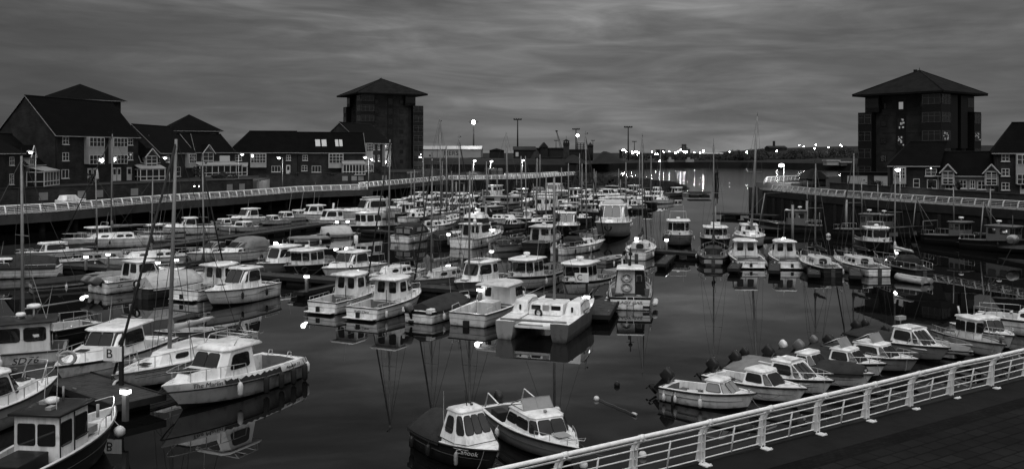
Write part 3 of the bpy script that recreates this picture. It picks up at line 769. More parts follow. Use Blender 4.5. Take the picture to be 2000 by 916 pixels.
# ================================================================ LAMPS
def plight(parent, loc, e, r=.25):
    d = bpy.data.lights.new('lamp_light', 'POINT'); d.energy = e; d.shadow_soft_size = r
    o = bpy.data.objects.new('lamp_light', d); COL.objects.link(o); o.parent = parent; o.location = loc
    return o
def street_lamp(px, py, d, g, label, e=260, group='street lamps on the left quay', arm=.7, sgn=1, r=.26):
    v = GD(px, d); z = zat(py, d)
    root = thing('street_lamp', (v.x, v.y, g), 0, label, 'street lamp', group); H = z - g
    MB().tube([(0, 0, 0), (0, 0, H * .25), (0, 0, H + .1)], [.09, .07, .05], 8).tube([(0, 0, H + .1), (sgn * arm, 0, H + .22)], .035, 6).build('pole', 'galv', root)
    hd = MB().box((sgn * arm, 0, H + .24), (.9, .4, .14), taper=.7).build('lamp_head', 'galv', root)
    MB().ball((sgn * arm, 0, H + .06), r, 10, 6, sz=.55).build('lamp_lens', 'lamp', hd)
    plight(root, (sgn * arm * 1.5, -.9, H - .4), e, .4)
    return root
for px, py, d, g, lb, sg in [
    (70, 299, 122, 2.3, 'street lamp shining in front of the pointed dormer at far left', -1),
    (331, 310, 148, 2.3, 'street lamp beside the tall gabled house above the white railing', -1),
    (466, 303, 176, 2.3, 'street lamp before the left end of the long terrace', 1),
    (552, 310, 174, 2.3, 'street lamp with dark post before the terrace door', -1),
    (720, 309, 188, 2.3, 'street lamp in front of the three storey gabled house', -1),
    (826, 308, 236, 2.3, 'street lamp at the right foot of the left tower', -1)]:
    street_lamp(px, py, d, g, lb, 380 if px < 500 else 1400, sgn=sg)
for px, py, d, lb in [(925, 315, 262, 'leftmost of the three lamps behind the far pier railing'), (958, 316, 266, 'middle lamp of the three behind the far pier, right by the drums'), (1020, 314, 285, 'rightmost of the three lamps behind the far pier')]:
    street_lamp(px, py, d, 2.3, lb, 4200, 'lamps on the far pier', .3, 1, .4)
street_lamp(1531, 324, 149, 3.74, 'bright lamp on the landing at the head of the right quay', 1600, 'lamps on the right quay', .4, -1, .5)
street_lamp(1758, 333, 113, 3.74, 'street lamp shining in front of the right white bay window', 260, 'lamps on the right quay', .3, -1, .34)
def wall_lamp(px, py, d, lb):
    v = GD(px, d, zat(py, d)); r_ = thing('wall_lamp', v, 0, lb, 'wall lamp')
    MB().box((0, .1, .06), (.2, .3, .08)).build('bracket', 'black', r_); MB().ball((0, -.05, 0), .085, 8, 5).build('globe', 'lamp', r_)
wall_lamp(1818, 329, 122.6, 'tiny wall lamp under the eaves right of the lit bay')
wall_lamp(822, 302, 250, 'small lamp on the wall at the right edge of the left tower')
for k, (px, lb) in enumerate([(389, 'left of two low lights behind the left railing'), (380, 'right of two low lights behind the left railing')]):
    wall_lamp(px + (0 if k else 0), 364, 141, lb)
# high masts
def high_mast(px, pt, pb, d, label, lit=False, head=1.0):
    v = GD(px, d, zat(pb, d)); H = zat(pt, d) - v.z
    r_ = thing('lighting_mast', v, 0, label, 'lighting mast', None)
    MB().tube([(0, 0, 0), (0, 0, H)], [.55 * head, .3 * head], 8).build('pole', 'silh', r_)
    hd = MB(); hd.tube([(-2.4 * head, 0, H), (2.4 * head, 0, H)], .35 * head, 6)
    for k in range(4): hd.box(((-2.1 + 1.4 * k) * head, 0, H + .3 * head), (.9 * head, 1.2 * head, .7 * head))
    hd.build('lamp_head', 'silh', r_)
    if lit:
        MB().ball((0, -.6, H), lit * .75, 12, 8).build('floodlight', 'flood', r_)
        plight(r_, (0, -9, H - 3), 9000, 1.5)
    return r_
high_mast(925, 239, 300, 500, 'tall mast with the brightest floodlight, behind the pale warehouse', 1.35)
high_mast(1011, 234, 288, 560, 'tall unlit lighting mast left of the dark pitched sheds')
high_mast(1125, 253, 300, 620, 'unlit lighting mast rising directly behind the bright lamp by the lookout tower', head=1.0)
high_mast(1128, 265, 300, 560, 'lit floodlight mast beside the lookout tower', 1.1, head=.6)
high_mast(1227, 249, 314, 560, 'tall unlit lighting mast standing among the far industrial lights')
high_mast(1239, 277, 300, 800, 'thin small distant mast right of the tall unlit mast', head=.8)
high_mast(1086, 275, 300, 800, 'thin distant mast left of the lookout tower', head=.7)
high_mast(1158, 275, 300, 800, 'thin distant mast right of the lookout tower', head=.7)
# far shore lamps (floodlights on short posts)
lamps = [(1216, 293), (1220, 293.5), (1223, 296), (1234, 296), (1236, 299), (1240, 297), (1244, 297), (1247, 299), (1244, 304), (1262, 302), (1273, 297), (1280, 301), (1284, 301), (1296, 297), (1307, 296), (1319, 299), (1324, 296.5), (1329, 293), (1335, 296), (1338, 298), (1341, 297), (1356, 298), (1366, 301), (1367, 299), (1373, 296), (1425, 297.5), (1458, 297.5), (1517, 295), (1561, 284), (1570, 286), (1591, 290), (1593, 283), (1618, 288), (1641, 283.5), (1644, 286), (1288, 315), (1111, 313), (1130, 309), (1133, 314)]
lp = None
for i, (px, py) in enumerate(lamps):
    d = 640 if px < 1400 else (600 if px < 1540 else 625)
    if py > 300 and px < 1150: d = 475
    if px == 1288: d = 566
    v = GD(px, d, zat(py, d)); g_ = max(3.0, v.z - 9)
    where = 'among the industrial lights across the river' if px < 1400 else ('over the dark trees across the river' if px < 1540 else 'on the wooded skyline left of the right tower')
    if px < 1150: where = 'low on the dark quay beneath the lookout tower'
    if lp is None:
        r_ = thing('shore_lamp', (0, 0, 0), 0, None, 'lamp'); lp = r_
        MB().tube([(0, 0, -9), (0, 0, 0)], .16, 5).build('pole', 'silh', r_)
        MB().ball((0, -.3, 0), .34, 8, 6).build('lamp_globe', 'lampfar', r_)
    else: r_ = copy_tree(lp)
    s_ = 1.35 if px in (1341, 1236, 1373) else random.Random(i).uniform(.75, 1.1)
    r_.location = v; r_.scale = (s_,) * 3
    tag(r_, 'small bright lamp ' + where, 'lamp', 'lamps ' + where)
# ================================================================ FAR BUILDINGS
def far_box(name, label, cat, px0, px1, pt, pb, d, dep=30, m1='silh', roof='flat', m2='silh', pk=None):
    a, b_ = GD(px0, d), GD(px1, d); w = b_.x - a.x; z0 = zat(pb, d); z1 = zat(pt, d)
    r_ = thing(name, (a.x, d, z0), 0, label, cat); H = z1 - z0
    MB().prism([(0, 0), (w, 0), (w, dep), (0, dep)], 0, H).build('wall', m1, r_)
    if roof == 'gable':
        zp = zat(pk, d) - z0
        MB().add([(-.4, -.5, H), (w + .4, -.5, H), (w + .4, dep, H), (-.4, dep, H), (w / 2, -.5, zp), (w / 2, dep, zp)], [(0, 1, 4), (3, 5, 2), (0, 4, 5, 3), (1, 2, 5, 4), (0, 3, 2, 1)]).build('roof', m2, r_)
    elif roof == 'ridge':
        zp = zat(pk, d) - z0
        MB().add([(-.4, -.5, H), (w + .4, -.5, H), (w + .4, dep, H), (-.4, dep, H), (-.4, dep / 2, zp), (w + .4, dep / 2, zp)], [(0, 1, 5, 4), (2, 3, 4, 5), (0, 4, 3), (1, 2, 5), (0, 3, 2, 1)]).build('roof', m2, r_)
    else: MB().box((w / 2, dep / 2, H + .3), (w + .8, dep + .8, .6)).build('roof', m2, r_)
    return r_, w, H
r_, w, H = far_box('warehouse', 'long pale warehouse with dark lettering beside the left tower', 'warehouse', 780, 939, 292, 308.5, 480, 34, 'shed', 'ridge', 'shedroof', 285)
text_mesh('lettering', 'NERS', 3.2, 'letters', r_, frame_mtx(((881 - 780) / F * 480, -.03, H * .52), (1, 0, 0), (0, 0, 1)), extrude=.02, space=1.05)
MB().tube([((871 - 780) / F * 480 - .5, -.06, H * .38), ((871 - 780) / F * 480 + .3, -.06, H * .72)], .14, 4).build('painted_stroke', 'letters', r_)
far_box('shed', 'low dark shed with rounded outline right of the pale warehouse', 'shed', 956, 984, 294, 312, 490, 25, 'silh', 'gable', 'silh', 290)
r_, w, H = far_box('brick_building', 'dark brick building with one lit window beneath the unlit mast', 'building', 1003, 1046, 293, 316, 486, 25, 'silh', 'ridge', 'silh', 286)
MB().box((w * .16, -.05, H * .62), (1.5, .08, 2.2)).build('window', 'litwindow', r_)
r_, w, H = far_box('factory', 'long dark factory with a sharp sawtooth gable, left of the lookout tower', 'factory', 1046, 1102, 291, 317, 500, 30, 'silh', 'flat')
far_box('gabled_shed', 'sharp gabled dark shed end rising above the long factory', 'shed', 1056, 1070, 288, 317, 496, 24, 'silh', 'gable', 'silh', 278)
far_box('factory', 'lower dark factory right of the lookout tower', 'factory', 1112, 1148, 294, 317, 505, 30, 'silh', 'flat')
far_box('quay_shed', 'pale low shed wall on the dark quay below the factory', 'shed', 1048, 1098, 309, 318, 470, 10, 'silhlight', 'flat')
# lookout tower
d = 468; v = GD(1106, d, 4.5); r_ = thing('lookout_tower', v, 0, 'square brick lookout tower with a glazed lantern under a pyramid cap', 'tower'); k = d / F
zz = zat(285, d) - 4.5; zt = zat(276.5, d) - 4.5; za = zat(272, d) - 4.5
MB().box((0, 0, zz / 2), (11 * k, 11 * k, zz)).build('shaft', 'brickwall', r_)
MB().box((0, 0, zz + .8), (12 * k, 12 * k, 1.6)).build('gallery', 'silh', r_)
m = MB()
for x in (-1, 0, 1):
    for y in (-1, 1): m.box((x * 4 * k, y * 4 * k, (zz + zt) / 2 + .6), (.45, .45, zt - zz - .8)); 
m.build('lantern_posts', 'silh', r_)
h_ = 7.5 * k
MB().add([(-h_, -h_, zt), (h_, -h_, zt), (h_, h_, zt), (-h_, h_, zt), (0, 0, za)], [(0, 3, 2, 1), (0, 1, 4), (1, 2, 4), (2, 3, 4), (3, 0, 4)]).build('roof', 'slate', r_)
MB().tube([(0, 0, za), (0, 0, za + 1.6)], .1, 4).build('weather_vane', 'silh', r_)
# chimney turret, scaffold, crane
d = 510; v = GD(1153, d, 4.5); r_ = thing('turret', v, 0, 'small dark capped turret on the roofs right of the lookout tower', 'turret'); z = zat(286, d) - 4.5
MB().tube([(0, 0, 0), (0, 0, z)], 1.5, 10).build('shaft', 'silh', r_); MB().tube([(0, 0, z), (0, 0, z + .5), (0, 0, z + 1.4), (0, 0, z + 2.1)], [1.9, 1.7, .6, .25], 10).build('cap', 'silh', r_)
d = 520; v = GD(1134, d, 4.5); r_ = thing('scaffold_tower', v, 0, 'lattice scaffold tower behind the bright floodlight', 'scaffold'); z0 = zat(300, d) - 4.5; z1 = zat(280, d) - 4.5; m = MB()
for x in (-1.7, 0, 1.7):
    for y in (-1.2, 1.2): m.tube([(x, y, 0), (x, y, z1)], .13, 4)
m.build('upright', 'silh', r_); m = MB()
for i in range(7): zz = z0 + (z1 - z0) * i / 6; m.box((0, 0, zz), (4.6, 3, .3))
m.build('platform', 'silh', r_)
d = 600; v = GD(1097, d, 4.5); r_ = thing('crane', v, 0, 'harbour crane with a leaning lattice jib left of the lookout tower', 'crane'); z0 = zat(292, d) - 4.5; z1 = zat(257, d) - 4.5; xx = -10 / F * d
MB().box((0, 0, z0 - 1), (4, 4, 3)).tube([(0, 0, 0), (0, 0, z0)], 1.0, 6).build('cab', 'silh', r_)
m = MB()
for s_ in (-.4, .4): m.tube([(s_ * 1.6, 0, z0), (xx + s_ * .5, 0, z1)], .16, 4)
for i in range(10):
    a = i / 10; b_ = (i + 1) / 10; sg = 1 if i % 2 else -1
    m.tube([(xx * a + sg * .5 * (1 - a), 0, z0 + (z1 - z0) * a), (xx * b_ - sg * .5 * (1 - b_), 0, z0 + (z1 - z0) * b_)], .1, 4)
m.box((xx, 0, z1 + .2), (1.4, 1, .9)); m.build('jib', 'silh', r_)
# heaps
def heap(px0, px1, pk, pt, pb, d, label):
    a, b_, t_ = GD(px0, d).x, GD(px1, d).x, GD(pk, d).x; z0, z1 = zat(pb, d), zat(pt, d); rr = random.Random(int(px0)); m = MB(); n = 22
    r_ = (b_ - a) / 2; cx = (a + b_) / 2; vs = []
    for ring, (k, h) in enumerate(((1, 0), (.8, .22), (.55, .52), (.3, .82), (.1, .98))):
        for i in range(n):
            an = 2 * math.pi * i / n; q_ = k * (1 + rr.uniform(-.06, .06))
            vs.append((cx + (t_ - cx) * (1 - k) + r_ * q_ * math.cos(an), d + 20 * q_ * math.sin(an), z0 + (z1 - z0) * (h + rr.uniform(-.03, .03) * (h > 0))))
    vs.append((t_, d, z1)); fs = [(len(vs) - 1, 4 * n + i, 4 * n + (i + 1) % n) for i in range(n)]
    for r__ in range(4):
        for i in range(n): fs.append((r__ * n + i, r__ * n + (i + 1) % n, (r__ + 1) * n + (i + 1) % n, (r__ + 1) * n + i))
    tag(m.add(vs, fs, 0, True).build('coal_heap', 'heap'), label, 'heap')
heap(1152, 1222, 1181, 296, 318, 462, 'large dark conical coal heap on the quay right of the lookout tower')
heap(1096, 1148, 1118, 303, 318, 458, 'smaller dark heap at the foot of the lookout tower')
heap(1030, 1062, 1045, 290, 316, 492, 'rounded dark heap before the long factory')
# far industrial shore
rr = random.Random(11)
for i, (px0, px1, pt, lb) in enumerate([(1216, 1226, 295, 'stubby dark plant building at the left end of the industrial lights'), (1228, 1250, 300, 'low dark plant building under the brightest left cluster of lights'), (1290, 1299, 294, 'narrow dark silo building right of the left light cluster'), (1262, 1278, 303, 'low dark shed between the two light clusters'), (1300, 1330, 300, 'long dark plant building left of the tall stack'), (1344, 1362, 302, 'low dark building right of the tall stack'), (1362, 1380, 304, 'low dark shed under the right end of the lights')]):
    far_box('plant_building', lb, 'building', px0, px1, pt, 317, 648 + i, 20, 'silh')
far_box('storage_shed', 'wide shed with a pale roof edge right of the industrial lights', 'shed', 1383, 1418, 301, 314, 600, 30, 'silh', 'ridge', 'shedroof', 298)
d = 650; v = GD(1336, d, 4); r_ = thing('chimney_stack', v, 0, 'tall dark process stack above the brightest far lights', 'chimney'); z = zat(282, d) - 4
MB().tube([(0, 0, 0), (0, 0, z)], 1.7, 8).build('stack', 'silh', r_); MB().box((0, 0, z * .75), (5, 3, .6)).box((2.6, 0, z * .45), (3, 3, z * .5)).build('platform', 'silh', r_)
for i, (px, w, lb) in enumerate([(1310, 10, 'pale parked workboat on the far foreshore below the lights'), (1347, 14, 'pale angled boat hauled out on the far foreshore')]):
    d = 556; v = GD(px, d, 3.4); r_ = thing('workboat', v, .3, lb, 'boat'); w_ = w / F * d
    MB().prism([(-w_ / 2, -1), (w_ / 2, -.6), (w_ / 2 + .8, 0), (w_ / 2, .6), (-w_ / 2, 1)], 0, 1.6).build('hull', 'shed', r_); MB().box((-w_ * .15, 0, 2.2), (w_ * .3, 1.4, 1.4)).build('cabin', 'shed', r_)
def far_row(px0, px1, n, py, d, hgt, m_, lb, nm, cat):
    p0 = None
    for i in range(n):
        px = px0 + (px1 - px0) * i / (n - 1); v = GD(px, d, zat(py, d) - hgt)
        if p0 is None:
            p0 = r_ = thing(nm, v, 0, lb, cat, lb); MB().box((0, 0, hgt * .5), (3.4, 1.8, hgt)).build('body', m_, r_); MB().box((0, 0, hgt * 1.25), (2.0, 1.6, hgt * .5), taper=.8).build('cab_roof', 'silh', r_)
        else: r_ = copy_tree(p0); r_.location = v
far_row(1424, 1530, 22, 312, 586, 1.3, 'silhlight', 'pale car parked in the row along the far quay below the trees', 'parked_car', 'car')
r_, w, H = far_box('large_house', 'dark house with chimneys on the wooded skyline across the river', 'house', 1504, 1537, 289, 303, 640, 14, 'silh', 'ridge', 'silh', 285)
MB().box((w * .4, 7, H + 3), (1.4, 1.4, 3.6)).build('chimney', 'silh', r_)
far_box('white_cabin', 'small white cabin on the far shore left of the right tower', 'cabin', 1615, 1640, 315, 323, 480, 6, 'shed', 'flat', 'shedroof')
far_box('white_cabin', 'low pale van shaped cabin right of the far white cabin', 'cabin', 1642, 1664, 318, 324, 478, 6, 'silhlight', 'flat', 'shed')
# pagoda roofed pavilion on the right quay head
d = 150; v = GD(1587, d, QR); r_ = thing('pavilion', v, R(20), 'dark pavilion with a low conical roof behind the right promenade', 'pavilion'); k = d / F
zt = zat(329, d) - QR; ze = zat(349, d) - QR; m = MB(); n = 10; Rr = 31 * k
vs = [(Rr * math.cos(2 * math.pi * i / n), Rr * math.sin(2 * math.pi * i / n), ze) for i in range(n)] + [(Rr * .5 * math.cos(2 * math.pi * i / n), Rr * .5 * math.sin(2 * math.pi * i / n), ze + (zt - ze) * .68) for i in range(n)] + [(0, 0, zt)]
m.add(vs, [(i, (i + 1) % n, n + (i + 1) % n, n + i) for i in range(n)] + [(n + i, n + (i + 1) % n, 2 * n) for i in range(n)] + [list(range(n))[::-1]]).build('roof', 'slate', r_)
MB().tube([(0, 0, 0), (0, 0, ze)], Rr * .82, n).build('wall', 'towerbrick', r_)
# drums on the pier
for i, (px, m_, lb) in enumerate([(953, 'midhull', 'patterned drum, leftmost of the three on the far pier'), (965.5, 'midhull', 'plain grey drum, middle of the three on the far pier'), (977, 'midhull', 'rounded grey drum, right of the three on the far pier')]):
    d = 250; v = GD(px, d, QZ); r_ = thing('drum', v, 0, lb, 'drum', 'drums on the far pier'); k = d / F; R_ = 5.4 * k; h = zat(329, d) - QZ
    MB().tube([(0, 0, 0), (0, 0, h * .1), (0, 0, h * .9), (0, 0, h)], [R_ * .96, R_, R_, R_ * (.7 if i == 2 else .96)], 14).build('body', m_, r_)
    m = MB()
    for zz in (.33, .66): m.tube([(R_ * 1.01 * math.cos(a * .449), R_ * 1.01 * math.sin(a * .449), h * zz) for a in range(14)], .06, 4, closed=True)
    m.build('hoop', 'dark', r_)
    if i == 0:
        m = MB()
        for a in range(16):
            for b_ in range(6):
                if (a + b_) % 2: an = 2 * math.pi * a / 16; m.box((R_ * 1.0 * math.cos(an), R_ * 1.0 * math.sin(an), h * (.1 + b_ * .16)), (.1, R_ * .33, h * .13), an)
        m.build('chequer_pattern', 'dark', r_)
# ================================================================ VEGETATION
def crown(m, c, rx, ry, rz_, n, sz, rr):
    lobes = [(Vector((rr.uniform(-.6, .6) * rx, rr.uniform(-.6, .6) * ry, rr.uniform(-.5, .55) * rz_)), rr.uniform(.35, .62)) for _ in range(9)]
    for i in range(n):
        lb, lr = lobes[rr.randrange(9)]
        u = Vector((rr.gauss(0, 1), rr.gauss(0, 1), rr.gauss(0, 1))).normalized() * (rr.random() ** .35) * lr
        p_ = Vector(c) + lb + Vector((u.x * rx, u.y * ry, u.z * rz_))
        a = Vector((rr.gauss(0, 1), rr.gauss(0, 1), rr.gauss(0, 1))).normalized(); b_ = a.orthogonal().normalized(); s_ = sz * rr.uniform(.6, 1.3)
        m.add([p_ + a * s_, p_ + b_ * s_ * .6, p_ - a * s_, p_ - b_ * s_ * .6], [(0, 1, 2, 3)])
def tree(px, pt, pb, d, wpx, label, n=700, group=None, name='tree', cat='tree'):
    v = GD(px, d, zat(pb, d)); H = zat(pt, d) - v.z; w = wpx / F * d / 2; rr = random.Random(int(px * 7 + d))
    r_ = thing(name, v, 0, label, cat, group)
    m = MB().tube([(0, 0, -1), (rr.uniform(-.2, .2), 0, H * .35), (rr.uniform(-.4, .4), .1, H * .75)], [H * .045, H * .03, H * .012], 6)
    for k in range(5):
        an = rr.uniform(0, 6.28); z = H * rr.uniform(.25, .5); m.tube([(0, 0, z), (math.cos(an) * w * .6, math.sin(an) * w * .6, z + H * .22)], [H * .016, H * .006], 4)
    m.build('trunk', 'bark', r_)
    m = MB(); crown(m, (0, 0, H * .55), w, w * .9, H * .46, n, max(.12, w * .10), rr); m.build('crown', 'leaf', r_)
for i, (px, pt, pb, w, lb) in enumerate([(1422, 293, 311, 16, 'small round dark tree just right of the storage shed'), (1438, 292, 312, 22, 'round dark tree between the two far right lamps'), (1474, 290, 314, 30, 'broad dark tree left of the skyline house'), (1490, 289, 314, 22, 'tall dark tree touching the skyline house on its left'), (1547, 288, 314, 32, 'dark tree right of the skyline house'), (1566, 289, 314, 26, 'dark tree under the two leftmost skyline lamps'), (1584, 292, 316, 28, 'low dark tree below the middle skyline lamps'), (1606, 290, 318, 30, 'broad dark tree under the right skyline lamps'), (1628, 289, 320, 30, 'dark tree just left of the tower edge lamps'), (1652, 286, 322, 34, 'tall dark tree touching the edge of the right tower'), (1520, 298, 316, 30, 'low dark tree in front of the skyline house'), (1455, 298, 314, 22, 'low dark tree under the second far right lamp')]):
    tree(px, pt, pb, 596 + (i % 4) * 6, w, lb, 520, 'trees across the river')
m = MB(); rr = random.Random(5)
for i in range(64):
    px = rr.uniform(1405, 1690) if i < 46 else rr.uniform(1205, 1400); d = rr.uniform(570, 600); crown(m, GD(px, d, zat(rr.uniform(304, 314), d)), 7, 4, 3.2 if i < 46 else 1.8, 90, .9, rr)
tag(m.build('scrub', 'leaf'), 'dark mass of scrub along the foot of the far wooded rise', 'scrub', kind='stuff')
for px, pt, pb, d, w, lb in [(182, 338, 362, 140, 26, 'dark shrub at the foot of the tall gabled house'), (392, 325, 352, 172, 30, 'large dark shrub right of the white bay house'), (425, 336, 352, 178, 40, 'wide low shrub before the white porches'), (455, 338, 352, 180, 22, 'rounded pale shrub at the left end of the long terrace'), (575, 333, 347, 196, 24, 'shrub beside the terrace door'), (645, 336, 347, 198, 26, 'low shrub under the terrace window'), (738, 322, 341, 208, 16, 'dark shrub before the three storey gabled house'), (1712, 352, 372, 132, 40, 'dark shrub below the right tower garage'), (1820, 350, 372, 119, 16, 'dark shrub between the white walled terrace windows'), (1870, 352, 373, 118, 18, 'dark shrub right of the first pointed dormer'), (1668, 345, 362, 150, 36, 'dark shrub at the left foot of the right tower')]:
    tree(px, pt, pb, d, w, lb, 420, None, 'shrub', 'shrub')
v = GD(190, 141, 4.4); r_ = thing('closed_parasol', v, 0, 'closed pale garden parasol before the tall gabled house', 'parasol')
MB().tube([(0, 0, 0), (0, 0, 2.6)], .04, 6).build('pole', 'wood', r_); MB().tube([(0, 0, .9), (0, 0, 1.1), (0, 0, 2.3), (0, 0, 2.5)], [.26, .24, .1, .03], 10).build('canopy', 'canvaslight', r_)
v = GD(138, 124, QZ); r_ = thing('parked_car', (v.x + 0, v.y, QZ), R(76), 'white car on the promenade behind the left railing', 'car')
MB().prism([(-2.0, -.85), (2.0, -.85), (2.1, 0), (2.0, .85), (-2.0, .85)], .3, .85).build('body', 'white', r_, bevel=.08); MB().prism([(-1.7, -.75), (.9, -.75), (.9, .75), (-1.7, .75)], .85, 1.42, top=[(-1.4, -.6), (.3, -.6), (.3, .6), (-1.4, .6)]).build('cabin', 'white', r_, bevel=.05)
for x in (-1.3, 1.3):
    for y in (-.8, .8): MB().tube([(x, y - .1, .32), (x, y + .1, .32)], .32, 12).build('wheel', 'rubber', r_)
# birds-eye clutter on the landing: ticket post, navigation pile cluster
v = GD(1398, 262, 0); r_ = thing('mooring_dolphin', v, 0, 'tall timber dolphin with a lantern top standing in the river mouth', 'dolphin'); z = zat(338, 262)
m = MB()
for a in range(4): m.tube([(math.cos(a * 1.57) * .8, math.sin(a * 1.57) * .8, -1), (math.cos(a * 1.57) * .45, math.sin(a * 1.57) * .45, z)], .2, 6)
m.build('pile', 'plankedge', r_); MB().box((0, 0, z * .55), (1.5, 1.5, .3)).box((0, 0, z), (1.5, 1.5, .3)).tube([(-.5, 0, z), (-.5, 0, z + 1.3)], .16, 6).tube([(.4, 0, z), (.4, 0, z + 1.6)], .16, 6).build('frame', 'plankedge', r_)
for px, d, zt, lb in [(1466, 139, 366, 'timber pile left of the right quay landing'), (1474, 140, 364, 'second timber pile by the right quay landing'), (1484, 136, 372, 'dark timber pile nearest the pontoon at the right quay head')]:
    v = GD(px, d, -1); o = MB().tube([(0, 0, 0), (0, 0, zat(zt, d) + 1)], .28, 8).build('timber_pile', 'plankedge'); o.location = v; tag(o, lb, 'pile')
